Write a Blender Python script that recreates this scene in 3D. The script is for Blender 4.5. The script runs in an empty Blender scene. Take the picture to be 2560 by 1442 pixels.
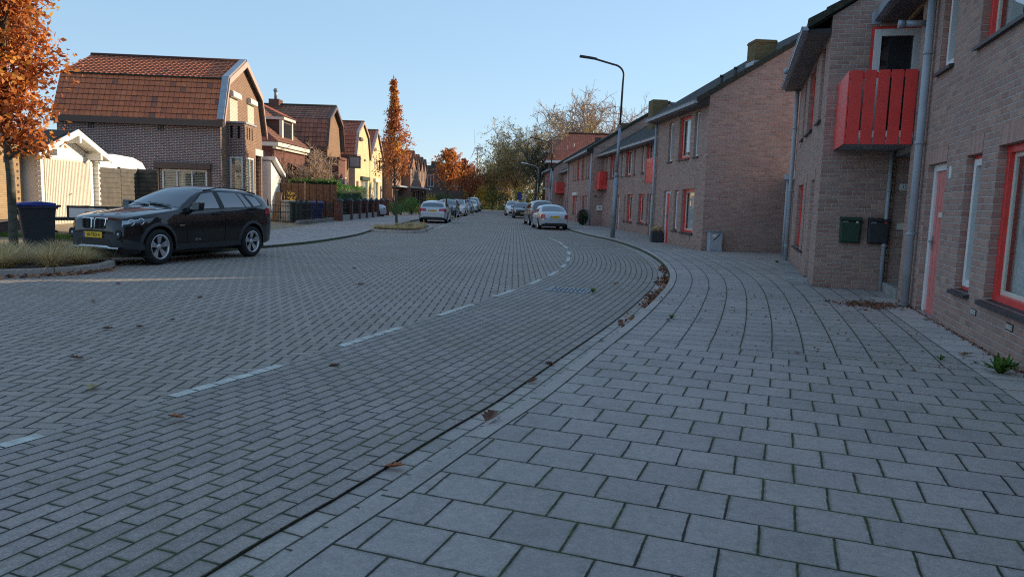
import bpy, bmesh, math, random
import numpy as np
from mathutils import Vector, Matrix
random.seed(7); RNG = np.random.default_rng(7)
SC = bpy.context.scene
COL = SC.collection
R = math.radians
PI = math.pi

# ------------------------------------------------------------------ camera, sky, sun, exposure
CAM_F, CAM_PITCH, CAM_ROLL, CAM_H = 1830.0, R(6.85), 0.030, 1.52
cam = bpy.data.objects.new('camera', bpy.data.cameras.new('camera')); COL.objects.link(cam)
cam.data.sensor_width = 36; cam.data.lens = 36 * CAM_F / 2560; cam.data.clip_end = 6000; cam.data.clip_start = 0.05
_F = Vector((0, math.cos(CAM_PITCH), -math.sin(CAM_PITCH))); _r = Vector((1, 0, 0)); _u = _r.cross(_F)
_R = _r * math.cos(CAM_ROLL) + _u * math.sin(CAM_ROLL); _U = _u * math.cos(CAM_ROLL) - _r * math.sin(CAM_ROLL)
cam.matrix_world = Matrix(((_R.x, _U.x, -_F.x, 0), (_R.y, _U.y, -_F.y, 0), (_R.z, _U.z, -_F.z, CAM_H), (0, 0, 0, 1)))
SC.camera = cam
SUN_AZ, SUN_EL = R(59), R(15.5)          # azimuth from +Y towards +X
SKY_STRENGTH, SUN_STRENGTH, EXPOSURE = 0.15, 2.1, 1.76
SKY_GAMMA = 0.40
world = bpy.data.worlds.new('World'); SC.world = world; world.use_nodes = True
_sky = world.node_tree.nodes.new('ShaderNodeTexSky'); _sky.sky_type = 'NISHITA'; _sky.sun_disc = False
_sky.sun_elevation = SUN_EL; _sky.sun_rotation = SUN_AZ; _sky.air_density = 1.0; _sky.dust_density = 0.05; _sky.ozone_density = 8.0
_bg = world.node_tree.nodes['Background']; _bg.inputs['Strength'].default_value = SKY_STRENGTH
_gm = world.node_tree.nodes.new('ShaderNodeGamma'); _gm.inputs[1].default_value = SKY_GAMMA      # evens out the sky dome, lifting the fill in the shade
world.node_tree.links.new(_sky.outputs[0], _gm.inputs[0]); world.node_tree.links.new(_gm.outputs[0], _bg.inputs['Color'])
sun = bpy.data.objects.new('sun', bpy.data.lights.new('sun', 'SUN')); COL.objects.link(sun)
sun.data.energy = SUN_STRENGTH; sun.data.angle = R(0.5); sun.data.color = (1.0, 0.80, 0.56)
_sd = Vector((math.sin(SUN_AZ) * math.cos(SUN_EL), math.cos(SUN_AZ) * math.cos(SUN_EL), math.sin(SUN_EL)))
sun.rotation_euler = _sd.to_track_quat('Z', 'Y').to_euler()
SC.view_settings.view_transform = 'Standard'; SC.view_settings.look = 'None'
SC.view_settings.exposure = EXPOSURE; SC.view_settings.gamma = 1.0
SC.cycles.filter_width = 1.1; SC.cycles.use_denoising = False; SC.cycles.max_bounces = 6; SC.cycles.transparent_max_bounces = 12; SC.cycles.caustics_reflective = False; SC.cycles.caustics_refractive = False

# ------------------------------------------------------------------ mesh collector
class MB:
    def __init__(s): s.v = []; s.f = []; s.m = []; s.uv = []; s.M = None; s.hasuv = False; s.sm = []; s.smooth = False
    def P(s, p):
        if s.M is not None: p = s.M @ Vector(p)
        s.v.append((p[0], p[1], p[2])); return len(s.v) - 1
    def face(s, pts, m=0, uv=None):
        s.f.append([s.P(p) for p in pts]); s.m.append(m); s.uv.append(uv); s.sm.append(s.smooth)
        if uv: s.hasuv = True
    def idx(s, ids, m=0, uv=None):
        s.f.append(list(ids)); s.m.append(m); s.uv.append(uv); s.sm.append(s.smooth)
        if uv: s.hasuv = True
    def box(s, x0, x1, y0, y1, z0, z1, m=0):
        a = [s.P(p) for p in ((x0,y0,z0),(x1,y0,z0),(x1,y1,z0),(x0,y1,z0),(x0,y0,z1),(x1,y0,z1),(x1,y1,z1),(x0,y1,z1))]
        for q in ((3,2,1,0),(4,5,6,7),(0,1,5,4),(1,2,6,5),(2,3,7,6),(3,0,4,7)): s.idx([a[i] for i in q], m)
    def bar(s, p, q, w, h, m=0, up=(0,0,1)):
        p, q = Vector(p), Vector(q); d = (q - p).normalized(); u = Vector(up)
        if abs(d.dot(u)) > .98: u = Vector((0,1,0))
        a = d.cross(u).normalized() * w / 2; b = a.cross(d).normalized() * h / 2
        s.prism([p-a-b, p+a-b, p+a+b, p-a+b], q - p, m)
    def prism(s, poly, ex, m=0):
        ex = Vector(ex); A = [s.P(Vector(p)) for p in poly]; B = [s.P(Vector(p) + ex) for p in poly]; n = len(A)
        s.idx(A[::-1], m); s.idx(B, m)
        for i in range(n): j = (i + 1) % n; s.idx([A[i], A[j], B[j], B[i]], m)
    def tube(s, path, rad, n=8, m=0, cap=True):
        path = [Vector(p) for p in path]; k = len(path)
        if not hasattr(rad, '__len__'): rad = [rad] * k
        rings = []; pa = None
        for i in range(k):
            d = (path[min(i+1, k-1)] - path[max(i-1, 0)]).normalized()
            if pa is None: pa = d.cross(Vector((0,0,1)) if abs(d.z) < .9 else Vector((1,0,0))).normalized()
            a = (pa - d * pa.dot(d)).normalized(); pa = a; b = d.cross(a)
            rings.append([s.P(path[i] + (a * math.cos(2*PI*t/n) + b * math.sin(2*PI*t/n)) * rad[i]) for t in range(n)])
        o = s.smooth; s.smooth = True
        for i in range(k - 1):
            for t in range(n): u = (t + 1) % n; s.idx([rings[i][t], rings[i][u], rings[i+1][u], rings[i+1][t]], m)
        s.smooth = o
        if cap: s.idx(rings[0][::-1], m); s.idx(rings[-1], m)
    def lathe(s, prof, n=24, c=(0,0,0), ax='z', m=0, close=False):
        rings = []
        for r, h in prof:
            ring = []
            for t in range(n):
                a = 2*PI*t/n; x, y = r*math.cos(a), r*math.sin(a)
                p = {'z': (c[0]+x, c[1]+y, c[2]+h), 'y': (c[0]+x, c[1]+h, c[2]+y), 'x': (c[0]+h, c[1]+x, c[2]+y)}[ax]
                ring.append(s.P(p))
            rings.append(ring)
        o = s.smooth; s.smooth = True
        for i in range(len(rings) - 1):
            for t in range(n): u = (t+1) % n; s.idx([rings[i][t], rings[i][u], rings[i+1][u], rings[i+1][t]], m)
        s.smooth = o
        if close: s.idx(rings[0][::-1], m); s.idx(rings[-1], m)
    def grid(s, pts, nu, nv, m=0, uvs=None):
        """pts[i*nv+j]"""
        o = s.smooth; ids = [s.P(p) for p in pts]
        for i in range(nu - 1):
            for j in range(nv - 1):
                q = (i*nv+j, (i+1)*nv+j, (i+1)*nv+j+1, i*nv+j+1)
                s.idx([ids[k] for k in q], m, [uvs[k] for k in q] if uvs else None)
    def build(s, name, mats, parent=None, bevel=0, fixn=False, loc=None):
        me = bpy.data.meshes.new(name); me.from_pydata(s.v, [], s.f)
        if not isinstance(mats, (list, tuple)): mats = [mats]
        for q in mats: me.materials.append(q)
        if len(mats) > 1: me.polygons.foreach_set('material_index', s.m)
        if any(s.sm): me.polygons.foreach_set('use_smooth', s.sm)
        if s.hasuv:
            L = me.uv_layers.new(name='UVMap'); fl = []
            for f, u in zip(s.f, s.uv):
                for k in range(len(f)): fl.extend(u[k] if u else (0, 0))
            L.data.foreach_set('uv', fl)
        if fixn:
            bm = bmesh.new(); bm.from_mesh(me); bmesh.ops.recalc_face_normals(bm, faces=bm.faces); bm.to_mesh(me); bm.free()
        me.update()
        o = bpy.data.objects.new(name, me); COL.objects.link(o)
        if parent: o.parent = parent
        if loc is not None: o.location = loc
        if bevel:
            b = o.modifiers.new('edge', 'BEVEL'); b.width = bevel; b.segments = 2; b.limit_method = 'ANGLE'; b.angle_limit = R(40)
        return o

def npmesh(name, V, Fq, mat, parent=None, rnd=None, smooth=False):
    me = bpy.data.meshes.new(name); V = np.asarray(V, np.float32); Fq = np.asarray(Fq, np.int32); k = Fq.shape[1]
    me.vertices.add(len(V)); me.vertices.foreach_set('co', V.ravel())
    me.loops.add(Fq.size); me.loops.foreach_set('vertex_index', Fq.ravel())
    me.polygons.add(len(Fq)); me.polygons.foreach_set('loop_start', np.arange(len(Fq), dtype=np.int32) * k)
    me.polygons.foreach_set('loop_total', np.full(len(Fq), k, np.int32))
    if rnd is not None:
        a = me.attributes.new('rnd', 'FLOAT', 'FACE'); a.data.foreach_set('value', np.asarray(rnd, np.float32))
    me.update(calc_edges=True); me.validate()
    if smooth: me.polygons.foreach_set('use_smooth', [True] * len(Fq))
    me.materials.append(mat)
    o = bpy.data.objects.new(name, me); COL.objects.link(o)
    if parent: o.parent = parent
    return o

def tag(o, label=None, cat=None, group=None, kind=None):
    if label: o['label'] = label
    if cat: o['category'] = cat
    if group: o['group'] = group
    if kind: o['kind'] = kind
    return o
def thing(name, label, cat, loc=(0,0,0), rz=0, group=None):
    o = bpy.data.objects.new(name, None); COL.objects.link(o); o.empty_display_size = .2
    o.location = loc; o.rotation_euler = (0, 0, rz); return tag(o, label, cat, group)
def copy_thing(src, loc, rz=0, label=None, scale=None):
    kids = [o for o in COL.objects if o.parent is src]
    r = src.copy(); COL.objects.link(r); r.location = loc; r.rotation_euler = (0, 0, rz)
    if scale: r.scale = (scale,)*3 if not hasattr(scale, '__len__') else scale
    if label: r['label'] = label
    for k in kids:
        subs = [o for o in COL.objects if o.parent is k]
        c = k.copy(); COL.objects.link(c); c.parent = r
        for q in subs: d = q.copy(); COL.objects.link(d); d.parent = c
    return r

# ------------------------------------------------------------------ materials
class NT:
    def __init__(s, name):
        s.mat = bpy.data.materials.new(name); s.mat.use_nodes = True; s.t = s.mat.node_tree; s.b = s.t.nodes['Principled BSDF']
        s.out = s.t.nodes['Material Output']
    def n(s, ty, **kw):
        q = s.t.nodes.new(ty)
        for k, v in kw.items(): setattr(q, k, v)
        return q
    def put(s, sock, v):
        if isinstance(v, bpy.types.NodeSocket): s.t.links.new(v, sock)
        elif isinstance(v, (tuple, list)) and len(v) == 3 and sock.type == 'RGBA': sock.default_value = (*v, 1)
        else: sock.default_value = v
    def m(s, op, a, b=0.0, c=None):
        q = s.n('ShaderNodeMath', operation=op); s.put(q.inputs[0], a); s.put(q.inputs[1], b)
        if c is not None: s.put(q.inputs[2], c)
        return q.outputs[0]
    def mix(s, f, a, b, ty='MIX'):
        q = s.n('ShaderNodeMix', data_type='RGBA', blend_type=ty); s.put(q.inputs[0], f); s.put(q.inputs[6], a); s.put(q.inputs[7], b); return q.outputs[2]
    def mixf(s, f, a, b):
        q = s.n('ShaderNodeMix', data_type='FLOAT'); s.put(q.inputs[0], f); s.put(q.inputs[2], a); s.put(q.inputs[3], b); return q.outputs[0]
    def noise(s, vec, scale, detail=4, rough=.55, out=0):
        q = s.n('ShaderNodeTexNoise'); s.put(q.inputs['Scale'], scale); q.inputs['Detail'].default_value = detail; q.inputs['Roughness'].default_value = rough
        if vec is not None: s.put(q.inputs['Vector'], vec)
        return q.outputs[out]
    def ramp(s, f, stops):
        q = s.n('ShaderNodeValToRGB'); s.put(q.inputs[0], f); e = q.color_ramp.elements
        while len(e) < len(stops): e.new(.5)
        for k, (p, c) in enumerate(stops): e[k].position = p; e[k].color = (*c, 1) if len(c) == 3 else c
        return q.outputs[0]
    def mr(s, v, a, b, c=0., d=1.):
        q = s.n('ShaderNodeMapRange'); s.put(q.inputs[0], v); s.put(q.inputs[1], a); s.put(q.inputs[2], b); s.put(q.inputs[3], c); s.put(q.inputs[4], d); return q.outputs[0]
    def obj(s): return s.n('ShaderNodeTexCoord').outputs['Object']
    def uv(s): return s.n('ShaderNodeTexCoord').outputs['UV']
    def xyz(s, v):
        q = s.n('ShaderNodeSeparateXYZ'); s.put(q.inputs[0], v); return q.outputs
    def vec(s, x, y, z=0.0):
        q = s.n('ShaderNodeCombineXYZ'); s.put(q.inputs[0], x); s.put(q.inputs[1], y); s.put(q.inputs[2], z); return q.outputs[0]
    def white(s, v):
        q = s.n('ShaderNodeTexWhiteNoise'); s.put(q.inputs['Vector'], v); return q.outputs['Value']
    def bump(s, h, strength=.5, dist=.01):
        q = s.n('ShaderNodeBump'); s.put(q.inputs['Height'], h); q.inputs['Strength'].default_value = strength; q.inputs['Distance'].default_value = dist
        s.put(s.b.inputs['Normal'], q.outputs[0])
    def set(s, **kw):
        names = dict(col='Base Color', rough='Roughness', metal='Metallic', spec='Specular IOR Level', coat='Coat Weight', emit='Emission Color', es='Emission Strength', trans='Transmission Weight', alpha='Alpha', crough='Coat Roughness')
        for k, v in kw.items(): s.put(s.b.inputs[names[k]], v)
        return s.mat

def plain(name, col, rough=.6, metal=0, var=.12, vs=6, coat=0, spec=.5, bump=0):
    t = NT(name)
    if var:
        v = t.noise(t.obj(), vs, 5, .6); t.set(col=t.mix(1.0, col, t.ramp(v, [(.25, (1-var*2,)*3), (.75, (1+var*0.9,)*3)]), 'MULTIPLY'))
        if bump: t.bump(t.noise(t.obj(), 60, 3), bump, .004)
        t.set(rough=t.mixf(v, max(rough-.08, .02), min(rough+.1, 1)))
    else: t.set(col=col, rough=rough)
    return t.set(metal=metal, coat=coat, spec=spec)

def brickpat(t, u, v, bw, bh, mort=.1, off=.5):
    """running bond in metres; returns (joint mask 1=joint, brick random id vec)"""
    row = t.m('FLOOR', t.m('DIVIDE', v, bh))
    uu = t.m('ADD', t.m('DIVIDE', u, bw), t.m('MULTIPLY', t.m('MODULO', t.m('ABSOLUTE', row), 2.0), off))
    ci = t.m('FLOOR', uu); fu = t.m('SUBTRACT', uu, ci); fv = t.m('SUBTRACT', t.m('DIVIDE', v, bh), row)
    du = t.m('MULTIPLY', t.m('MINIMUM', fu, t.m('SUBTRACT', 1.0, fu)), bw); dv = t.m('MULTIPLY', t.m('MINIMUM', fv, t.m('SUBTRACT', 1.0, fv)), bh)
    d = t.m('MINIMUM', du, dv)
    return d, t.vec(ci, row, 3.1)

def brick_mat(name, cols, mortar, bw=.215, bh=.0625, jw=.0055, soldier=False, var=.25, dirt=(.5,.5,.5), streak=.0):
    t = NT(name); tc = t.n('ShaderNodeTexCoord'); x, y, z = t.xyz(tc.outputs['Object']); nx, ny, nz = t.xyz(tc.outputs['Normal'])
    side = t.m('GREATER_THAN', t.m('ABSOLUTE', nx), t.m('ABSOLUTE', ny))
    u = t.mixf(side, x, y); v = z
    flat = t.m('GREATER_THAN', t.m('ABSOLUTE', nz), .7); v = t.mixf(flat, v, y); u = t.mixf(flat, u, x)
    if soldier: d, idv = brickpat(t, v, u, 10.0, bh, off=0.)
    else: d, idv = brickpat(t, u, v, bw, bh)
    rnd = t.white(idv); jm = t.mr(d, jw * .75, jw * 1.35, 1., 0.)
    c = t.ramp(rnd, [(i / max(1, len(cols) - 1), k) for i, k in enumerate(cols)])
    big = t.noise(tc.outputs['Object'], .7, 4, .6); fine = t.noise(tc.outputs['Object'], 55, 3, .7)
    c = t.mix(t.mr(fine, .3, .75, 0., .6), c, t.mix(1., c, (.55,.53,.53), 'MULTIPLY')); c = t.mix(t.mr(t.noise(tc.outputs['Object'], 14, 3, .6), .45, .7, 0., .4), c, t.mix(1., c, (.72,.68,.66), 'MULTIPLY'))
    mo = t.mix(t.mr(t.noise(tc.outputs['Object'], 9, 3), .35, .7), mortar, tuple(q * .72 for q in mortar))
    c = t.mix(jm, c, mo)
    c = t.mix(t.mr(big, .42, .72, 0., var), c, t.mix(1., c, dirt, 'MULTIPLY'))
    damp = t.mr(t.m('ADD', z, t.m('MULTIPLY', big, .8)), .35, 1.0, .3, 0.)      # splash stains low on the wall
    c = t.mix(damp, c, t.mix(1., c, (.55,.55,.5), 'MULTIPLY'))
    t.bump(t.m('SUBTRACT', t.m('MULTIPLY', fine, .3), jm), .9, .010)
    return t.set(col=c, rough=.88, spec=.25)

def paving_mat(name, kind, cols, joint, bw, bh, jw, moss=.35, speck=.5, rough=.85, bumpd=.008, mosscol=(.085,.115,.03)):
    """kind: 'bond' (uv metres), 'stack', 'herring'"""
    t = NT(name); uv = t.uv(); x, y, _ = t.xyz(uv)
    wob = t.noise(uv, 1.1, 2); x = t.m('ADD', x, t.m('MULTIPLY', t.m('SUBTRACT', wob, .5), .03))
    wob2 = t.noise(uv, 7.0, 2); y = t.m('ADD', y, t.m('MULTIPLY', t.m('SUBTRACT', wob2, .5), .006)); x = t.m('ADD', x, t.m('MULTIPLY', t.m('SUBTRACT', t.noise(uv, 8.3, 1), .5), .006))
    if kind == 'herring':
        X = t.m('DIVIDE', x, bh); Y = t.m('DIVIDE', y, bh); i = t.m('FLOOR', X); j = t.m('FLOOR', Y); fx = t.m('SUBTRACT', X, i); fy = t.m('SUBTRACT', Y, j)
        k = t.m('FLOORED_MODULO', t.m('SUBTRACT', i, j), 4.0)
        eq = lambda a: t.m('COMPARE', k, float(a), .3)
        big = lambda s, a: t.m('ADD', s, t.m('MULTIPLY', eq(a), 10.))
        d = t.m('MINIMUM', t.m('MULTIPLY', t.m('MINIMUM', big(fx, 1), big(t.m('SUBTRACT', 1., fx), 0)), .72), t.m('MULTIPLY', t.m('MINIMUM', big(fy, 2), big(t.m('SUBTRACT', 1., fy), 3)), 1.5))
        d = t.m('MULTIPLY', d, bh)
        idv = t.vec(t.m('SUBTRACT', i, eq(1)), t.m('SUBTRACT', j, eq(2)), 1.7)
    else: d, idv = brickpat(t, x, y, bw, bh, off=.5 if kind == 'bond' else 0.)
    rnd = t.white(idv)
    pos = t.n('ShaderNodeNewGeometry').outputs['Position']
    jn = t.noise(pos, 14, 3, .6)
    jwv = t.m('MULTIPLY', jw, t.mr(jn, .25, .75, .55, 1.5))
    jm = t.mr(d, t.m('MULTIPLY', jwv, .7), t.m('ADD', jwv, .0025), 1., 0.)
    c = t.ramp(rnd, [(q / max(1, len(cols) - 1), kk) for q, kk in enumerate(cols)])
    sp = t.noise(pos, 190, 2, .8); sp2 = t.noise(pos, 85, 3, .75); blot = t.noise(pos, 2.6, 5, .65); wide = t.noise(pos, .45, 4, .65)
    c = t.mix(t.mr(sp2, .3, .7, 0., speck), c, t.mix(1., c, (.42,.42,.43), 'MULTIPLY'))
    c = t.mix(t.mr(sp, .56, .66, 0., speck * .9), c, t.mix(1., c, (1.9,1.9,1.9), 'MULTIPLY'))
    c = t.mix(t.mr(blot, .45, .75, 0., .5), c, t.mix(1., c, (.74,.75,.74), 'MULTIPLY'))
    c = t.mix(t.mr(wide, .38, .66, 0., .6), c, t.mix(1., c, (.8,.83,.78), 'MULTIPLY'))
    mid = t.noise(pos, 28, 4, .7); c = t.mix(t.mr(mid, .38, .68, 0., .55), c, t.mix(1., c, (.62,.63,.64), 'MULTIPLY'))
    c = t.mix(t.mr(t.noise(pos, 5.5, 3, .6), .55, .75, 0., .4), c, t.mix(1., c, (.72,.76,.66), 'MULTIPLY'))
    rim = t.mr(d, jw, jw * 5, 1., 0.); c = t.mix(t.m('MULTIPLY', rim, t.mr(mid, .3, .7, .1, .6)), c, t.mix(1., c, (.62,.63,.62), 'MULTIPLY'))
    mossm = t.m('MULTIPLY', t.mr(t.noise(pos, .9, 4, .7), .44, .60), moss)
    mossm = t.m('MULTIPLY', mossm, t.mr(t.noise(pos, 23, 3), .4, .6, .15, 1.0))
    jc = t.mix(mossm, joint, mosscol)
    c = t.mix(jm, c, jc)
    edge = t.mr(d, jw, jw * 4, 1., 0.)
    c = t.mix(t.m('MULTIPLY', t.m('MULTIPLY', edge, mossm), .6), c, mosscol)
    h = t.m('ADD', t.m('MULTIPLY', t.mr(d, 0., jw * 2.6, 0., 1.), 1.0), t.m('MULTIPLY', sp2, .22)); h = t.m('ADD', h, t.m('MULTIPLY', rnd, .28))
    t.bump(h, .6, bumpd)
    return t.set(col=c, rough=rough, spec=.3)

def tile_mat(name, cols, moss=.3, mosscol=(.05,.055,.03), rough=.75):
    """roof tiles: UV counts tiles"""
    t = NT(name); x, y, _ = t.xyz(t.uv()); i = t.m('FLOOR', x); j = t.m('FLOOR', y)
    rnd = t.white(t.vec(i, j, .5)); fx = t.m('SUBTRACT', x, i); fy = t.m('SUBTRACT', y, j)
    c = t.ramp(rnd, [(q / max(1, len(cols) - 1), kk) for q, kk in enumerate(cols)])
    pos = t.obj(); n1 = t.noise(pos, 1.1, 5, .65); n2 = t.noise(pos, 9, 4, .7)
    c = t.mix(t.mr(n2, .35, .7, 0., .5), c, t.mix(1., c, (.6,.58,.56), 'MULTIPLY'))
    c = t.mix(t.mr(n1, .5, .68, 0., moss), c, mosscol)
    gap = t.m('MAXIMUM', t.mr(t.m('MINIMUM', fx, t.m('SUBTRACT', 1., fx)), .03, .075, 1., 0.), t.mr(t.m('MINIMUM', fy, t.m('SUBTRACT', 1., fy)), .02, .06, 1., 0.))
    c = t.mix(t.m('MULTIPLY', gap, .75), c, (.03,.022,.018))
    return t.set(col=c, rough=rough, spec=.3)

def flat_tile_mat(name, cols, tw=.3, tl=.33, moss=.35):
    """roof tiles in UV metres with bump"""
    t = NT(name); x, y, _ = t.xyz(t.uv()); X = t.m('DIVIDE', x, tw); Y = t.m('DIVIDE', y, tl); i = t.m('FLOOR', X); j = t.m('FLOOR', Y)
    fx = t.m('SUBTRACT', X, i); fy = t.m('SUBTRACT', Y, j); rnd = t.white(t.vec(i, j, .5))
    c = t.ramp(rnd, [(q / max(1, len(cols) - 1), kk) for q, kk in enumerate(cols)])
    pos = t.obj(); c = t.mix(t.mr(t.noise(pos, 2, 5, .7), .45, .7, 0., moss), c, (.06,.065,.035))
    gap = t.m('MAXIMUM', t.mr(fx, .04, .1, 1., 0.), t.mr(fy, .03, .09, 1., 0.)); c = t.mix(t.m('MULTIPLY', gap, .7), c, (.02,.018,.016))
    h = t.m('ADD', t.m('SINE', t.m('MULTIPLY', fx, 6.283)), t.m('MULTIPLY', t.m('SUBTRACT', 1., fy), 1.2)); t.bump(h, .9, .03)
    return t.set(col=c, rough=.8, spec=.3)

def leaf_mat(name, stops, trans=.35, rough=.6):
    t = NT(name); a = t.n('ShaderNodeAttribute', attribute_name='rnd').outputs['Fac']
    c = t.ramp(a, stops); t.set(col=c, rough=rough, spec=.25)
    tr = t.n('ShaderNodeBsdfTranslucent'); t.put(tr.inputs['Color'], c); mx = t.n('ShaderNodeMixShader'); mx.inputs[0].default_value = trans
    t.t.links.new(t.b.outputs[0], mx.inputs[1]); t.t.links.new(tr.outputs[0], mx.inputs[2]); t.t.links.new(mx.outputs[0], t.out.inputs['Surface'])
    return t.mat

def glass_mat(name, tint=(.75,.8,.8), dark=0., boost=1.0, base=.0):
    t = NT(name); t.t.nodes.remove(t.b); fr = t.n('ShaderNodeFresnel'); t.put(fr.inputs[0], t.mixf(t.n('ShaderNodeNewGeometry').outputs['Backfacing'], 1.55, 1/1.55))
    gl = t.n('ShaderNodeBsdfGlossy'); gl.inputs['Roughness'].default_value = .015; gl.inputs['Color'].default_value = (.95,.97,1,1)
    if dark < 1:
        tr = t.n('ShaderNodeBsdfTransparent'); t.put(tr.inputs[0], tint)
    else:
        tr = t.n('ShaderNodeBsdfDiffuse'); t.put(tr.inputs[0], tint)
    mx = t.n('ShaderNodeMixShader'); f = t.m('MINIMUM', t.m('ADD', t.m('MULTIPLY', fr.outputs[0], boost), base), 1.)
    t.put(mx.inputs[0], f); t.t.links.new(tr.outputs[0], mx.inputs[1]); t.t.links.new(gl.outputs[0], mx.inputs[2]); t.t.links.new(mx.outputs[0], t.out.inputs['Surface'])
    return t.mat

M = {}
M['brickR'] = brick_mat('brick_mauve', [(0.460,0.267,0.216),(0.523,0.323,0.265),(0.427,0.290,0.250),(0.578,0.372,0.290),(0.396,0.237,0.199),(0.514,0.314,0.265)], (0.570,0.495,0.436), bw=.225, bh=.078, jw=.0065)
M['brickR_sold'] = brick_mat('brick_mauve_soldier', [(0.484,0.278,0.233),(0.551,0.333,0.277),(0.574,0.359,0.294)], (0.585,0.458,0.374), soldier=True, bh=.075, jw=.006)
M['brickC'] = brick_mat('brick_chimney', [(.20,.15,.075),(.27,.19,.09),(.17,.13,.07)], (.25,.2,.13), dirt=(.45,.5,.3), var=.5)
M['brickH1'] = brick_mat('brick_purple_shaded', [(0.201,0.095,0.089),(0.245,0.122,0.115),(0.159,0.095,0.103),(0.273,0.137,0.113)], (0.791,0.719,0.661), jw=.007, bh=.07, bw=.22)  # shade of the unlit house walls is put into this darker tone
M['brickH1f'] = brick_mat('brick_brown_sunlit', [(.25,.125,.07),(.30,.16,.09),(.22,.11,.065)], (.52,.44,.34), jw=.007, bh=.07, bw=.22)  # same house brick in its sunlit tone, for the street faces
M['brickH1s'] = brick_mat('brick_brown_sunlit_soldier', [(.25,.125,.07),(.30,.16,.09)], (.5,.42,.33), soldier=True, bh=.07)
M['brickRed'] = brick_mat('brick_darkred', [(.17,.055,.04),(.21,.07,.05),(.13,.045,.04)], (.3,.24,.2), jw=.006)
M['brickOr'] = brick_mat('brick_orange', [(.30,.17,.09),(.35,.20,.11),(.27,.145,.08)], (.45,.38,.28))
M['brickYel'] = brick_mat('brick_yellow', [(.42,.29,.16),(.47,.33,.19),(.38,.26,.14)], (.42,.35,.24), jw=.005)
M['brickFar'] = brick_mat('brick_far', [(0.325,0.175,0.119),(0.375,0.206,0.138),(0.275,0.150,0.112)], (0.475,0.388,0.312))
M['brickDk'] = brick_mat('brick_dark', [(.10,.065,.055),(.13,.08,.07)], (.2,.17,.15))
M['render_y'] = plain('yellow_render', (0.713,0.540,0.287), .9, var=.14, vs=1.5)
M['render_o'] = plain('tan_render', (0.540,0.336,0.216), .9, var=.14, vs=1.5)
M['red'] = plain('red_paint', (.84,.055,.045), .42, var=.1, vs=3, coat=.15)
M['redpale'] = plain('faded_red_paint', (.68,.20,.18), .5, var=.08, vs=2)
M['white'] = plain('white_paint', (.78,.77,.75), .5, var=.05, vs=3)
M['offwhite'] = plain('offwhite_paint', (.70,.66,.56), .5, var=.06, vs=3)
M['zinc'] = plain('zinc', (.36,.40,.45), .45, .25, var=.12, vs=4)
M['pipe'] = plain('grey_pipe', (.40,.43,.47), .5, 0, var=.1, vs=3)
M['dkgrey'] = plain('dark_grey', (.045,.047,.05), .6, var=.15, vs=4)
M['black'] = plain('black_trim', (.012,.012,.013), .5, var=.1)
M['sill'] = plain('dark_tile_sill', (.05,.04,.045), .5, var=.2, vs=12)
def _soffit():
    t = NT('brown_soffit'); x, y, z = t.xyz(t.obj()); f = t.m('FRACT', t.m('DIVIDE', x, .62)); t.set(col=t.mix(t.mr(t.m('MINIMUM', f, t.m('SUBTRACT', 1., f)), .006, .014, 1., 0.), (.14,.115,.105), (.02,.016,.016)), rough=.6); return t.mat
M['soffit'] = _soffit()
M['slab'] = plain('concrete_slab', (.30,.30,.30), .85, var=.18, vs=2.5, bump=.3)
M['concrete'] = plain('concrete', (.33,.32,.30), .9, var=.22, vs=3, bump=.4)
M['curtain'] = plain('net_curtain', (.74,.74,.72), .9, var=.05)
M['blind'] = plain('blind', (.72,.66,.52), .6, var=.05)
M['glass'] = glass_mat('window_glass', (.8,.84,.84), boost=1.15, base=.035)
M['glassdk'] = glass_mat('window_glass_dark', (.03,.035,.04), dark=1, boost=1.15, base=.05)
M['carglass'] = glass_mat('car_glass', (.30,.34,.34), boost=1.2, base=.13)
M['tileDk'] = flat_tile_mat('roof_tile_dark', [(.045,.042,.042),(.06,.055,.053),(.035,.033,.034)])
M['tileRed'] = tile_mat('roof_tile_red', [(0.484,0.125,0.068),(0.592,0.161,0.085),(0.430,0.112,0.068),(0.682,0.207,0.099)], moss=.12)
M['tileOr'] = tile_mat('roof_tile_orange', [(0.672,0.188,0.082),(0.744,0.219,0.090),(0.624,0.175,0.084),(0.720,0.237,0.108),(0.684,0.194,0.078),(0.648,0.188,0.090),(0.600,0.169,0.084),(0.660,0.194,0.084),(0.720,0.213,0.090),(0.636,0.181,0.084),(0.696,0.206,0.096),(0.672,0.188,0.082),(0.648,0.181,0.084),(0.264,0.125,0.096)], moss=.14)
M['tileBr'] = tile_mat('roof_tile_brown', [(0.341,0.139,0.090),(0.406,0.171,0.106),(0.276,0.122,0.090)], moss=.4)
M['tileFar'] = flat_tile_mat('roof_tile_far', [(.26,.075,.045),(.31,.09,.05),(.2,.06,.04)], .25, .33, moss=.2)
M['moss'] = plain('mossy_verge', (.05,.05,.035), .95, var=.4, vs=14, bump=.8)
M['tyre'] = plain('tyre', (.012,.012,.013), .8, var=.1)
M['alloy'] = plain('alloy', (.55,.57,.60), .3, .75, var=.04)
M['chrome'] = plain('chrome', (.75,.77,.8), .12, 1., var=0)
M['steel'] = plain('galvanised_steel', (.30,.33,.37), .5, .4, var=.14, vs=5)
M['plateY'] = plain('plate_yellow', (.80,.48,.01), .45, var=0)
M['ink'] = plain('ink', (.012,.012,.012), .6, var=0)
M['blue'] = plain('blue_plastic', (.03,.055,.30), .4, var=.06)
M['green'] = plain('green_plastic', (.012,.05,.03), .45, var=.08)
M['bindk'] = plain('dark_plastic', (.028,.03,.036), .5, var=.1)
M['wood'] = plain('brown_fence_wood', (.20,.10,.055), .8, var=.3, vs=5)
M['woodpale'] = plain('pale_wood', (.42,.28,.15), .8, var=.25, vs=6)
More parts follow.
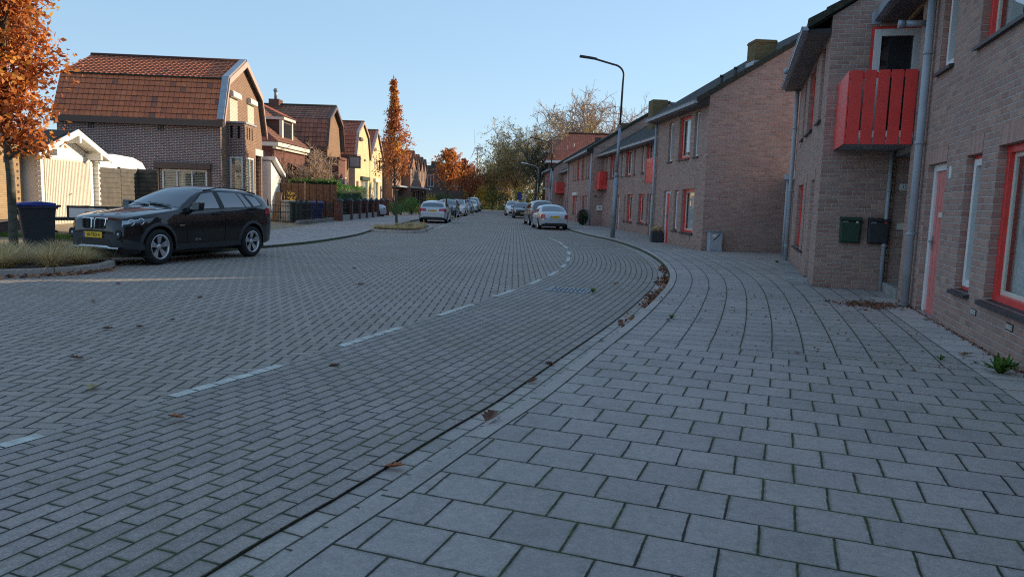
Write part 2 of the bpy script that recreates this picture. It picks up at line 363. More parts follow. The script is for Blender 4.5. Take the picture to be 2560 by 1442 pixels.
M['bark'] = plain('bark', (0.149,0.118,0.090), .95, var=.35, vs=9, bump=.8)
M['barkg'] = plain('bark_grey_green', (0.111,0.101,0.078), .95, var=.35, vs=12, bump=.9)
M['twig'] = plain('twig', (0.527,0.371,0.246), .9, var=.25, vs=3)
M['soil'] = plain('soil', (.05,.037,.026), .95, var=.3, vs=10, bump=.8)
M['iron'] = plain('black_iron', (.014,.015,.017), .5, var=.1)
M['oak'] = leaf_mat('oak_leaf', [(0,(0.206,0.061,0.038)),(.3,(0.430,0.130,0.043)),(.6,(0.686,0.240,0.061)),(.85,(0.850,0.378,0.086)),(1,(0.850,0.618,0.103))], .4)
M['oakdk'] = leaf_mat('oak_leaf_dark', [(0,(0.169,0.051,0.037)),(.5,(0.371,0.119,0.051)),(.85,(0.641,0.236,0.068)),(1,(0.850,0.473,0.101))], .4)
M['dryleaf'] = leaf_mat('dry_leaf', [(0,(.16,.075,.05)),(.5,(.30,.14,.085)),(1,(.42,.22,.13))], .1)
M['straw'] = leaf_mat('straw_grass', [(0,(0.349,0.246,0.123)),(.5,(0.672,0.469,0.235)),(1,(0.850,0.789,0.426))], .3)
M['grass'] = leaf_mat('green_grass', [(0,(0.045,0.105,0.018)),(.6,(0.105,0.225,0.038)),(1,(0.240,0.330,0.075))], .35)
M['hedge'] = leaf_mat('hedge_leaf', [(0,(0.042,0.126,0.032)),(.6,(0.092,0.252,0.046)),(1,(0.298,0.459,0.069))], .25, .4)
M['shruby'] = leaf_mat('yellow_shrub_leaf', [(0,(0.187,0.144,0.029)),(.5,(0.518,0.374,0.058)),(1,(0.850,0.648,0.101))], .4)
M['shrubg'] = leaf_mat('green_shrub_leaf', [(0,(0.036,0.073,0.022)),(.6,(0.091,0.155,0.046)),(1,(0.218,0.255,0.073))], .3)
M['conif'] = leaf_mat('conifer_leaf', [(0,(0.017,0.042,0.017)),(.7,(0.035,0.077,0.028)),(1,(0.070,0.112,0.042))], .15)
M['olive'] = leaf_mat('olive_autumn_leaf', [(0,(0.204,0.150,0.060)),(.5,(0.480,0.360,0.132)),(1,(0.744,0.576,0.204))], .55)
M['paleleaf'] = leaf_mat('pale_brown_leaf', [(0,(0.298,0.184,0.103)),(.5,(0.551,0.356,0.184)),(1,(0.826,0.574,0.275))], .55)
# ------------------------------------------------------------------ ground
def catmull(P, step=.25):
    P = [np.array(p, float) for p in P]; out = []
    for i in range(len(P) - 1):
        p0 = P[max(i-1, 0)]; p1 = P[i]; p2 = P[i+1]; p3 = P[min(i+2, len(P)-1)]
        k = max(2, int(np.linalg.norm(p2 - p1) / step * 3))
        for t in np.linspace(0, 1, k, endpoint=False):
            out.append(.5*((2*p1) + (-p0+p2)*t + (2*p0-5*p1+4*p2-p3)*t*t + (-p0+3*p1-3*p2+p3)*t**3))
    out.append(P[-1]); out = np.array(out); L = np.r_[0, np.cumsum(np.linalg.norm(np.diff(out, axis=0), axis=1))]
    s = np.arange(0, L[-1], step); return np.c_[np.interp(s, L, out[:,0]), np.interp(s, L, out[:,1])]
class Curve:
    def __init__(s, pts, step=.25):
        s.p = catmull(pts, step); s.step = step; t = np.gradient(s.p, axis=0); t /= np.linalg.norm(t, axis=1)[:,None]
        for _ in range(6): t[1:-1] = (t[:-2] + t[1:-1] * 2 + t[2:]) / 4
        t /= np.linalg.norm(t, axis=1)[:,None]; s.t = t; s.n = np.c_[t[:,1], -t[:,0]]; s.L = (len(s.p) - 1) * step
    def at(s, a, v=0.):
        i = min(max(a / s.step, 0), len(s.p) - 1.001); k = int(i); f = i - k
        p = s.p[k]*(1-f) + s.p[k+1]*f; n = s.n[k]*(1-f) + s.n[k+1]*f; return p + n * v
    def near(s, q, v=0.):
        d = np.linalg.norm(s.p + s.n * v - np.array(q), axis=1); return float(np.argmin(d)) * s.step
def strip(mb, K, s0, s1, prof, m=0, voff=0.):
    """prof: list of (v,z); uv = (arc, v)"""
    S = np.arange(s0, s1 + 1e-6, K.step); pts = []; uvs = []
    for a in S:
        for v, z in prof:
            q = K.at(a, v); pts.append((q[0], q[1], z)); uvs.append((a, v + voff + (z if abs(prof[0][0]-prof[-1][0]) < .02 else 0)))
    mb.grid(pts, len(S), len(prof), m, uvs)
KERB = Curve([(-2.9,-3.2),(-2.3,-1),(-1.55,1.0),(-0.9,2.77),(-.62,3.42),(-.2,4.47),(.18,5.38),(.76,7.0),(1.45,8.92),(2.12,10.96),(2.82,13.3),(3.34,15.5),(3.75,18.1),(4.03,21.0),(4.17,24.1),(4.12,27.62),(3.9,30.6),(3.45,33.74),(3.1,37.7),(2.98,42),(2.9,50),(2.6,60),(2.1,75),(1.2,90),(-.5,105),(-3,115),(-8,125),(-16,132)])
LKERB = Curve([(-18,13.0),(-14,14.4),(-11.2,15.6),(-9.3,15.95),(-8.5,16.3),(-7.85,17.3),(-7.15,19.4),(-6.6,21.4),(-6.25,23.3),(-6.05,26),(-6.0,28.5),(-6.15,31),(-6.35,34),(-6.4,42),(-6.45,50),(-6.6,70),(-7.2,90),(-8.5,103),(-11.5,111),(-18,118)])
SW = .085      # pavement height above the road
M['road'] = paving_mat('clinker_herringbone', 'herring', [(0.492,0.409,0.360),(0.533,0.445,0.389),(0.468,0.386,0.341),(0.555,0.460,0.400),(0.509,0.421,0.372)], (0.035,0.030,0.026), .236, .118, .0052, moss=.35, speck=.75)
M['lay'] = paving_mat('clinker_strip', 'bond', [(0.456,0.386,0.347),(0.503,0.425,0.380),(0.426,0.363,0.333),(0.520,0.439,0.389)], (0.035,0.031,0.027), .245, .1185, .0055, moss=.55, speck=.75)
M['gutter'] = paving_mat('gutter_brick', 'bond', [(0.538,0.470,0.428),(0.611,0.530,0.476),(0.481,0.421,0.384)], (0.057,0.049,0.042), .245, .1225, .0048, moss=.5, speck=.45)
M['slabpave'] = paving_mat('paving_slab', 'bond', [(0.503,0.440,0.414),(0.550,0.481,0.447),(0.468,0.411,0.389),(0.526,0.461,0.430),(0.574,0.500,0.462),(0.492,0.429,0.400)], (0.035,0.032,0.028), .308, .308, .0055, moss=.65, speck=.45, bumpd=.006)
M['slabband'] = paving_mat('paving_slab_band', 'stack', [(0.613,0.546,0.510),(0.699,0.614,0.570),(0.563,0.498,0.472)], (0.069,0.060,0.051), .42, .42, .005, moss=.8, speck=.35, bumpd=.006)
M['kerb'] = paving_mat('kerb_concrete', 'stack', [(0.558,0.488,0.446),(0.624,0.541,0.491),(0.518,0.453,0.414)], (0.067,0.061,0.049), 1.0, 3.0, .006, moss=.8, speck=.5, bumpd=.004)
M['whitebrick'] = plain('white_marking_brick', (.62,.61,.55), .8, var=.22, vs=9, bump=.4)
M['jointmoss'] = plain('mossy_joint', (.045,.05,.032), .95, var=.5, vs=6)
M['earth'] = plain('earth', (.075,.065,.045), .95, var=.35, vs=.6, bump=.6)
M['gravel'] = plain('yellow_gravel', (.36,.28,.17), .95, var=.25, vs=4, bump=.9)

g = MB(); g.face([(-900,-300,-.06),(900,-300,-.06),(900,2500,-.06),(-900,2500,-.06)]); tag(g.build('ground', M['earth']), kind='structure')
g = MB(); q = [(-17,-6),(9,-6),(9,126),(-17,126)]; g.face([(x,y,0) for x,y in q], 0, q); tag(g.build('road', M['road']), kind='structure')
g = MB(); strip(g, KERB, 0, 39.5, [(-2.46,.004),(-2.35,.010),(-.25,.022)], 0); strip(g, KERB, 0, 39.5, [(-.25,.022),(-.248,.006)], 0)
tag(g.build('parking_lane', M['lay']), kind='structure')
g = MB(); strip(g, KERB, 0, 100, [(-.25,.0065),(-.005,.003)], 0, .25); tag(g.build('gutter', M['gutter']), kind='structure')
g = MB(); strip(g, KERB, 0, KERB.L, [(-.005,-.02),(-.001,SW-.02),(.02,SW),(.13,SW+.001)], 0); tag(g.build('kerb', M['kerb']), kind='structure')
g = MB(); strip(g, KERB, 0, KERB.L - 40, [(.13,SW-.002),(1.5,SW-.002),(3.5,SW-.002),(6,SW-.002),(11,SW-.002)], 0, -.13); tag(g.build('pavement', M['slabpave']), kind='structure')
g = MB(); strip(g, KERB, 0, KERB.L - 40, [(.128,SW+.0045),(.139,SW+.0045)], 0); tag(g.build('kerb_joint', M['jointmoss']), kind='structure')
# straight bonded slabs in the foreground, rows running across the pavement
ca, sa = math.cos(R(20)), math.sin(R(20))
ks = KERB.near((1.33, 7.72)); pl = [tuple(KERB.at(a, .132)) for a in np.arange(0, ks, .25)] + [(1.33,7.72),(2.91,7.2),(4.15,6.72),(7.5,5.5),(9,-3),(0,-3.5)]
g = MB(); g.face([(x,y,SW+.003) for x,y in pl], 0, [(x*ca - y*sa, x*sa + y*ca) for x,y in pl]); tag(g.build('pavement', M['slabpave']), kind='structure')
# white bricks of the marking between road and parking strip
g = MB()
for a, b in [((-3.3,3.9),(-3.02,4.42)),((-2.62,5.43),(-2.12,6.4)),((-1.74,7.37),(-1.28,8.36)),((-.96,9.47),(-.52,10.36)),((-.2,11.34),(.17,12.35)),((.36,13.17),(.71,14.13)),((.91,14.87),(1.17,15.96)),((1.28,16.75),(1.46,17.76)),((1.6,18.74),(1.78,20.13)),((1.91,21.22),(2.02,22.59)),((2.0,24.0),(2.05,25.6)),((2.05,25.9),(1.95,28.2)),((1.93,28.4),(1.75,30.6))]:
    s0, s1 = KERB.near(a, -2.41), KERB.near(b, -2.41); k = max(2, round((s1 - s0) / .21))
    for i in range(k):
        e0 = s0 + (s1-s0)*i/k + .004; e1 = s0 + (s1-s0)*(i+1)/k - .004; za = .014
        P = [KERB.at(e0+.003,-2.46),KERB.at(e1-.003,-2.46),KERB.at(e1-.003,-2.36),KERB.at(e0+.003,-2.36)]; g.face([(p[0],p[1],za+random.uniform(-.001,.001)) for p in P][::-1])
for yy in (24.2, 30.9):
    s0 = KERB.near((2.1, yy), -2.41); 
    for i in range(10): P = [KERB.at(s0,-2.3+i*.21),KERB.at(s0+.1,-2.3+i*.21),KERB.at(s0+.1,-2.1+i*.21),KERB.at(s0,-2.1+i*.21)]; g.face([(p[0],p[1],.03) for p in P][::-1])
for i in range(42):
    y = 33.4 + i*1.1; x = -3.92 - .006*(y-37)
    if i % 9 == 8: continue
    g.face([(x-.06,y,.005),(x+.06,y,.005),(x+.06,y+.95,.005),(x-.06,y+.95,.005)])
for x0, y0 in ((-.37,41.1),(.3,33.5)): g.face([(x0,y0,.005),(x0+.62,y0-.3,.005),(x0+.64,y0-.1,.005),(x0+.02,y0+.2,.005)])
tag(g.build('road_marking', M['whitebrick']), kind='structure')
# left pavement, kerb, forecourt
g = MB(); strip(g, LKERB, 0, LKERB.L, [(.005,-.02),(.001,SW-.02),(-.02,SW),(-.12,SW+.001)][::-1], 0); tag(g.build('kerb', M['kerb']), kind='structure')
g = MB(); strip(g, LKERB, 0, LKERB.L - 8, [(-9,SW-.002),(-5,SW-.002),(-2,SW-.002),(-.12,SW-.002)], 0); tag(g.build('pavement', M['slabpave']), kind='structure')
g = MB(); pts = []; uvs = []; ys = [17.5,20,24,28,31,34,38]; xs = [(-9.6,.088),(-10.6,.14),(-12,.27),(-13.4,.33),(-26,.34)]
for y in ys:
    for x, z in xs: sh = -1.6 if y < 20 else (-.8 if y < 24 else 0); pts.append((x + sh, y, z if 18 < y < 37 else .08)); uvs.append((x, y))
g.grid(pts, len(ys), len(xs), 0, uvs); tag(g.build('driveway', M['gravel']), kind='structure')
# drain grate in the strip
s0 = KERB.near((1.02,12.45), -1.6); p0 = KERB.at(s0, -1.75); tq = KERB.t[int(s0/KERB.step)]
t_ = thing('drain_grate', 'rusty iron street drain grate set in the brick parking strip', 'drain', (.98, 12.48, .016), R(-15))
g = MB(); g.box(-.36,.36,-.25,-.215,0,.016); g.box(-.36,.36,.215,.25,0,.016); g.box(-.36,-.325,-.215,.215,0,.016); g.box(.325,.36,-.215,.215,0,.016); g.build('frame', M['steel'], t_)
g = MB(); [g.box(-.31+i*.072,-.28+i*.072,-.213,.213,.002,.016) for i in range(9)]; g.box(-.32,.32,-.012,.012,.0,.012); g.build('grating', M['steel'], t_)
g = MB(); g.face([(-.32,-.21,.0015),(.32,-.21,.0015),(.32,.21,.0015),(-.32,.21,.0015)]); g.build('shaft', M['dkgrey'], t_)
g = MB(); P = [(4.15,24.3),(4.3,21.6),(4.55,22.2),(4.5,24.4)]; P = [KERB.at(KERB.near((4.1,22.4)), .16), KERB.at(KERB.near((4.15,24.3)), .16), KERB.at(KERB.near((4.15,24.3)), .5), KERB.at(KERB.near((4.1,22.4)), .5)]
g.prism([(p[0],p[1],SW-.01) for p in P][::-1], (0,0,.016)); tag(g.build('cover_slab', M['concrete']), 'pale concrete cover slab set in the pavement behind the kerb', 'cover slab')

# ------------------------------------------------------------------ houses: builders
def wall(mb, x0, x1, z0, z1, ops=(), y=0., depth=.12, m=0, rev=True):
    """brick sheet facing -Y in mb's frame, openings (xa,xb,za,zb) with reveals"""
    xs = sorted({x0, x1, *[o[0] for o in ops], *[o[1] for o in ops]}); zs = sorted({z0, z1, *[o[2] for o in ops], *[o[3] for o in ops]})
    xs = [x for x in xs if x0 <= x <= x1]; zs = [z for z in zs if z0 <= z <= z1]
    for i in range(len(xs)-1):
        for j in range(len(zs)-1):
            cx, cz = (xs[i]+xs[i+1])/2, (zs[j]+zs[j+1])/2
            if any(o[0] < cx < o[1] and o[2] < cz < o[3] for o in ops): continue
            mb.face([(xs[i],y,zs[j]),(xs[i+1],y,zs[j]),(xs[i+1],y,zs[j+1]),(xs[i],y,zs[j+1])], m)
    if rev:
        for a, b, c, d in ops:
            for q in ([(a,y,c),(a,y,d),(a,y+depth,d),(a,y+depth,c)],[(b,y,d),(b,y,c),(b,y+depth,c),(b,y+depth,d)],[(a,y,d),(b,y,d),(b,y+depth,d),(a,y+depth,d)],[(b,y,c),(a,y,c),(a,y+depth,c),(b,y+depth,c)]): mb.face(q, m)
def frameM(o, ex, ey, ez=(0,0,1)):
    ex, ey, ez = Vector(ex), Vector(ey), Vector(ez)
    return Matrix(((ex.x,ey.x,ez.x,o[0]),(ex.y,ey.y,ez.y,o[1]),(ex.z,ey.z,ez.z,o[2]),(0,0,0,1)))
def ring(mb, x0, x1, z0, z1, w, y0, y1, m=0):
    mb.box(x0,x0+w,y0,y1,z0,z1,m); mb.box(x1-w,x1,y0,y1,z0,z1,m); mb.box(x0+w,x1-w,y0,y1,z0,z0+w,m); mb.box(x0+w,x1-w,y0,y1,z1-w,z1,m)
def window(par, x0, x1, z0, z1, fr='red', inner=None, Mx=None, d=.09, sill=True, curtain=None, mull=(), glass='glass', fw=.075, fd=.09, lab=None, iw=.05):
    b = MB(); b.M = Mx; ring(b, x0+.004, x1-.004, z0+.004, z1-.004, fw, d-.005, d+fd)
    mats = [M[fr]]; ix0, ix1, iz0, iz1 = x0+fw, x1-fw, z0+fw, z1-fw
    if inner: mats.append(M[inner]); ring(b, ix0, ix1, iz0, iz1, iw, d+(.045 if inner == 'offwhite' else -.018), d+fd-.01, 1); ix0 += iw; ix1 -= iw; iz0 += iw; iz1 -= iw
    for f in mull: xm = x0 + (x1-x0)*f; b.box(xm-.025, xm+.025, d-.002, d+fd-.012, iz0, iz1, len(mats)-1)
    w = b.build('window', mats, par, bevel=.004)
    if lab: w['label'] = lab
    b = MB(); b.M = Mx; b.face([(ix0,d+.06,iz0),(ix1,d+.06,iz0),(ix1,d+.06,iz1),(ix0,d+.06,iz1)]); b.build('pane', M[glass], w)
    if sill:
        b = MB(); b.M = Mx; b.prism([(x0-.05,-.06,z0-.055),(x0-.05,d,z0-.02),(x0-.05,d,z0+.012),(x0-.05,-.06,z0-.012)], (x1-x0+.1,0,0)); b.build('sill', M['sill'], w)
    if curtain:
        kind, fa, fb = curtain; b = MB(); b.M = Mx; xa, xb = x0+.05+(x1-x0-.1)*fa, x0+.05+(x1-x0-.1)*fb
        if kind == 'net':
            n = max(4, int((xb-xa)/.045)); P = []
            for i in range(n+1):
                for z in (z0+.03, z1-.03): P.append((xa+(xb-xa)*i/n, d+.14+.022*math.sin(i*1.9), z))
            b.smooth = True; b.grid(P, n+1, 2); b.build('curtain', M['curtain'], w)
        else:
            n = int((z1-z0-.1)/.07)
            for i in range(n): z = z0+.06+i*.07; b.prism([(xa,d+.075,z),(xa,d+.12,z+.035),(xa,d+.12,z+.039),(xa,d+.075,z+.004)], (xb-xa,0,0))
            b.build('blind', M['blind'], w)
    return w
def soldier(mb, ops, h=.21, y=-.004, m=0, pad=.0):
    for a, b, c, d in ops: mb.face([(a-pad,y,d),(b+pad,y,d),(b+pad,y,d+h),(a-pad,y,d+h)], m)
def slab_roof(prof, xa, xb, th=.14):
    """prof: list of (y,z) top line from front eave to back eave; extruded along x with uv in metres"""
    b = MB(); n = len(prof); L = [0]
    for i in range(n-1): L.append(L[-1] + math.dist(prof[i], prof[i+1]))
    for i in range(n-1):
        (y0,z0),(y1,z1) = prof[i], prof[i+1]
        b.face([(xa,y0,z0),(xb,y0,z0),(xb,y1,z1),(xa,y1,z1)], 0, [(xa,L[i]),(xb,L[i]),(xb,L[i+1]),(xa,L[i+1])])
        b.face([(xb,y0,z0-th),(xa,y0,z0-th),(xa,y1,z1-th),(xb,y1,z1-th)], 1)
        for x, s in ((xa,1),(xb,-1)): q = [(x,y0,z0-th),(x,y0,z0),(x,y1,z1),(x,y1,z1-th)]; b.face(q if s < 0 else q[::-1], 1)
    for (y,z) in (prof[0], prof[-1]): b.face([(xa,y,z-th),(xb,y,z-th),(xb,y,z),(xa,y,z)], 1)
    return b
def gable_poly(mb, x, prof, zb, m=0, y0=None, y1=None, face=1):
    q = [(x, prof[0][0], zb)] + [(x, y, z) for y, z in prof] + [(x, prof[-1][0], zb)]
    mb.face(q[::-1] if face > 0 else q, m)
def pipe_run(par, x, y, z0, z1, r=.055, name='downpipe', mat='pipe', clamps=()):
    b = MB(); b.tube([(x,y,z0),(x,y,z1)], r, 12)
    for z in clamps: b.lathe([(r+.001,-.02),(r+.012,-.02),(r+.012,.02),(r+.001,.02)], 12, (x,y,z), 'z')
    return b.build(name, M[mat], par)
def door_part(par, x0, x1, z0, z1, d=.11, leaf='redpale', side=0, lab=None, slot=True):
    b = MB(); b.box(x0+.003,x0+.115,d-.03,d+.07,z0,z1-.003); b.box(x1-.08,x1-.003,d-.01,d+.07,z0,z1-.003); b.box(x0+.115,x1-.08,d-.03,d+.07,z1-.1,z1-.003)
    dd = b.build('door_frame', M['white'], par, bevel=.004)
    b = MB(); b.box(x0+.118,x1-.083,d+.005,d+.05,z0+.01,z1-.103); b.box(x0+.12,x1-.09,d-.02,d+.004,z0+.01,z0+.07)
    for k in range(1,5): xx = x0+.083+(x1-x0-.166)*k/5; b.box(xx-.004,xx+.004,d+.001,d+.006,z0+.12,z1-.2)
    lf = b.build('door', M[leaf], par)
    if lab: lf['label'] = lab
    b = MB(); xh = x1-.16 if side else x0+.16; b.box(xh-.02,xh+.02,d-.008,d+.004,z0+.95,z0+1.15); b.bar((xh,d-.045,z0+1.07),(xh+(-.11 if side else .11),d-.045,z0+1.07),.02,.02); b.bar((xh,d-.045,z0+1.07),(xh,d,z0+1.07),.02,.02); b.build('handle', M['steel'], lf)
    if slot: b = MB(); b.box((x0+x1)/2-.13,(x0+x1)/2+.13,d-.006,d+.004,z0+1.42,z0+1.49); b.build('letter_slot', M['offwhite'], lf)
    return lf
def text_obj(txt, par, loc, size, mat, rot, name='lettering', ext=.002, sx=1.):
    cu = bpy.data.curves.new(name, 'FONT'); cu.body = txt; cu.size = size; cu.extrude = ext; cu.align_x = 'CENTER'; cu.align_y = 'CENTER'; cu.resolution_u = 3
    tmp = bpy.data.objects.new(name, cu); COL.objects.link(tmp); bpy.context.view_layer.update()
    me = bpy.data.meshes.new_from_object(tmp.evaluated_get(bpy.context.evaluated_depsgraph_get())); bpy.data.objects.remove(tmp)
    o = bpy.data.objects.new(name, me); COL.objects.link(o); me.materials.clear(); me.materials.append(mat); o.parent = par; o.location = loc; o.rotation_euler = rot; o.scale = (sx, 1, 1); return o
def balcony(par, x0, x1, y0, y1, z0, z1, side=1):
    """slatted box: street face at y0, open side face at x=x1 (side=1) or x0"""
    b = MB(); b.box(x0,x1,y0+.02,y1,z0-.02,z0+.1); ba = b.build('balcony', M['slab'], par)
    b = MB(); n = max(4, int((x1-x0)/.10))
    for i in range(n): xa = x0 + (x1-x0)*i/n; b.box(xa+.006, xa+(x1-x0)/n-.006, y0-.03, y0-.006, z0-.02, z1)
    b.box(x0,x1,y0-.005,y0+.03,z1-.12,z1-.03); b.box(x0,x1,y0-.005,y0+.03,z0+.12,z0+.2); b.build('slat_panel', M['red'], ba, bevel=.004)
    b = MB(); xs = x1 if side > 0 else x0; L = y1-y0; n = max(4, round(L/.185)); w = L/n
    for i in range(n): ya = y0+w*i; b.box(xs, xs+.024*side, ya+(0 if i == 0 else .014), ya+w-.014, z0-.02, z1) if side > 0 else b.box(xs-.024, xs, ya+.022, ya+w-.022, z0-.02, z1)
    xa, xb = (xs-.03, xs) if side > 0 else (xs, xs+.03)
    b.box(xa,xb,y0,y1,z1-.12,z1-.03); b.build('slat_panel', M['red'], ba, bevel=.004)
    b = MB(); b.box(xa,xb,y0,y1,z0+.02,z0+.2); b.build('rail', M['white'], ba)
    return ba
def terrace(name, label, P, a, u0, u1, ops, extra_wall=None, eave=5.0, dpt=9.2, slope=.62, yoff=0., near=True, far=True, gutter=True, over=.42, gable_mat='brickR'):
    """block on the right side: local x = -u, +y into the house"""
    a = R(a); t = thing(name, label, 'house', (P[0], P[1], 0), math.atan2(-math.cos(a), -math.sin(a)), 'brick terrace houses on the right side of the street')
    rz = eave + slope * dpt / 2; prof = [(0,eave),(dpt/2,rz),(dpt,eave)]
    b = MB(); wall(b, -u1, -u0, -.1, eave, ops, yoff)
    pr = [(y+yoff, z) for y, z in prof]
    if near: gable_poly(b, -u0, pr, -.1, 0, face=1)
    if far: gable_poly(b, -u1, pr, -.1, 0, face=-1)
    b.build('wall', M['brickR'], t); b = MB(); b.face([(-u0,dpt+yoff,-.1),(-u1,dpt+yoff,-.1),(-u1,dpt+yoff,eave),(-u0,dpt+yoff,eave)]); b.build('back_wall', M['brickR'], t)
    for o_ in ops: b = MB(); soldier(b, [o_], y=yoff-.004); b.build('lintel', M['brickR_sold'], t)
    th = .14; va = .06
    rp = [(-over+yoff, eave-over*slope+.16), (dpt/2+yoff, rz+.16), (dpt+over+yoff, eave-over*slope+.16)]
    rf = slab_roof(rp, -u1-(va if far else 0), -u0+(va if near else 0)).build('roof', [M['tileDk'], M['soffit']], t)
    # bumpy verge tiles along the near gable
    if near:
        b = MB(); n = 17
        for i in range(n):
            f0, f1 = i/n, (i+1)/n; y0 = rp[0][0]+(rp[1][0]-rp[0][0])*f0; y1 = rp[0][0]+(rp[1][0]-rp[0][0])*f1; z0 = rp[0][1]+(rp[1][1]-rp[0][1])*f0; z1 = rp[0][1]+(rp[1][1]-rp[0][1])*f1
            b.prism([(-u0-.05,y0,z0-.12),(-u0-.05,y1,z1-.13),(-u0-.05,y1,z1+.015),(-u0-.05,y0,z0+.05)], (.14,0,0))
        b.build('verge_tile', M['moss'], rf, bevel=.012)
    ez = rp[0][1]-.14
    b = MB(); b.box(-u1,-u0,-over+yoff+.02,yoff-.002,ez-.06,ez+.02)
    n = max(2, int((u1-u0)/.62))
    b.build('soffit', M['soffit'], rf)
    b = MB()
    for xx in ((-u0+.002,) if near else ()): b.prism([(xx-.05,-over+yoff+.01,ez-.06),(xx-.05,yoff,ez-.06),(xx-.05,yoff,eave+.02),(xx-.05,-over+yoff+.01,ez+.02)], (.05,0,0)); b.build('eave_end', M['soffit'], rf)
    if gutter:
        g0 = -over+yoff-.09; b = MB(); xa, xb = -u1-.02, -u0+.05
        b.box(xa,xb,g0,g0+.012,ez-.02,ez+.06); b.box(xa,xb,g0+.012,g0+.11,ez-.02,ez-.008); b.box(xa,xa+.01,g0,g0+.11,ez-.02,ez+.055); b.box(xb-.01,xb,g0,g0+.11,ez-.02,ez+.055); b.box(xa,xb,g0-.012,g0,ez+.04,ez+.06)
        b.build('gutter', M['zinc'], rf)
    return t
def opsx(l): return [(-b, -a, c, d) for a, b, c, d in l]
def vents(par, L, y=0.):
    for x, z in L:
        b = MB(); b.box(x-.1,x+.1,y-.006,y+.02,z-.035,z+.035,0)
        for k in range(3): b.box(x-.085,x+.085,y-.012,y-.006,z-.022+k*.018,z-.012+k*.018,1)
        b.build('air_vent', [M['black'], M['offwhite']], par)
def flue(par, x, z, y=0., ln=.5):
    b = MB(); b.tube([(x,y,z),(x,y-ln,z)], .05, 12); b.tube([(x,y-ln,z),(x,y-ln-.09,z)], .062, 12); b.build('flue_pipe', M['zinc'], par)
def set_windows(t, L, y=0.):
    for a, b, c, d, k in L:
        Mx = Matrix.Translation((0, y, 0))
        if k == 'n': window(t, -b, -a, c, d, 'red', 'white', Mx, curtain=None, glass='glassdk', fw=.05, iw=.08)
        elif k == 'N': window(t, -b, -a, c, d, 'white', None, Mx, glass='glassdk', fw=.07)
        elif k == 'd': pass
        elif k == 'B': window(t, -b, -a, c, d, 'red', 'offwhite', Mx, curtain=('net', 0, .3), glass='glass')
        elif k == 'C': window(t, -b, -a, c, d, 'red', 'offwhite', Mx, curtain=('net', 0., .75), glass='glass')
        elif k == 'p': window(t, -b, -a, c, d, 'redpale', None, Mx, glass='glassdk', fw=.1, sill=False)

# ---- F: nearest house, set back, running past the right edge of the photo
PF = (5.71, 9.83)
LF = [(-1.46,-.86,.6,2.22,'n'),(-4.3,-2.0,.6,2.25,'C'),(.21,.99,3.5,4.75,'n'),(-2.7,-.88,3.5,4.75,'B'),(-6.4,-5.6,.6,2.22,'n'),(-5.2,-3.4,3.5,4.75,'B')]
F_ = terrace('terrace_house', 'nearest brick house at the right edge with pale red front door', PF, 17, -15, 2.35, opsx([w[:4] for w in LF]) + [(-1.05,-.03,.04,2.21)], eave=5.12, near=False, far=False)
set_windows(F_, LF); door_part(F_, -1.05, -.03, .04, 2.21, lab='faded pale red front door', side=0)
vents(F_, [(1.74,.43),(2.9,.44)]); pipe_run(F_, -1.32, -.09, SW, 5.0, .058, clamps=(1.2,2.55,3.85)); flue(F_, -2.1, 4.45, 0, .3)
b = MB(); b.box(.16,.24,-.012,.001,1.97,2.13); np_ = b.build('number_plate', M['white'], F_); np_['label'] = 'small white house number plate beside the pale red door'
b = MB(); b.face([(-2.35,0,-.1),(-2.35,1.5,-.1),(-2.35,1.5,5.1),(-2.35,0,5.1)]); b.face([(-2.35,1.5,-.1),(-3.71,1.5,-.1),(-3.71,1.5,5.1),(-2.35,1.5,5.1)]); b.build('porch_wall', M['brickR'], F_)
b = MB(); b.box(-3.70,-2.36,.02,1.49,2.5,2.6); b.build('porch_ceiling', M['slab'], F_)
b = MB(); b.box(-3.68,-2.45,-.02,.9,SW-.02,SW+.16); b.build('doorstep', M['concrete'], F_, bevel=.01)
r2 = slab_roof([(-.42,5.06),(4.6,8.17)], -3.70, -2.35).build('roof_end', [M['tileDk'], M['soffit']], F_)
b = MB(); b.box(-3.72,-2.3,-.51,-.498,4.88,5.04); b.box(-3.72,-2.3,-.498,-.40,4.88,4.892); b.build('gutter', M['zinc'], r2)
b = MB(); b.box(-3.70,-2.36,-.40,-.02,4.84,4.9); b.build('soffit', M['soffit'], r2)
b = MB(); b.box(-3.70,-2.36,-.02,.03,4.78,4.9); b.build('beam', M['woodpale'], r2)
b = MB(); b.bar((-2.6,.3,1.05),(-2.55,1.1,1.42),.05,.06); b.build('handrail', M['black'], F_)
# ---- D: forward house with balcony on its near side wall (own frame: u from its near corner)
PD = (5.65, 13.73)
LD = [(.80,1.5,3.25,4.7,'n'),(2.6,4.1,3.25,4.65,'B'),(4.9,5.45,3.25,4.63,'n'),(2.85,3.2,.6,2.1,'n'),(3.75,5.4,.6,2.1,'C')]
D_ = terrace('terrace_house', 'brick house with the nearest red balcony and two letterboxes on its side wall', PD, 17, 0, 7.1, opsx([w[:4] for w in LD]) + [(-1.88,-1.05,.04,2.12)], eave=5.0, near=False)
set_windows(D_, LD); door_part(D_, -1.88, -1.05, .04, 2.12, leaf='white', side=1, lab='white front door seen edge on', slot=False)
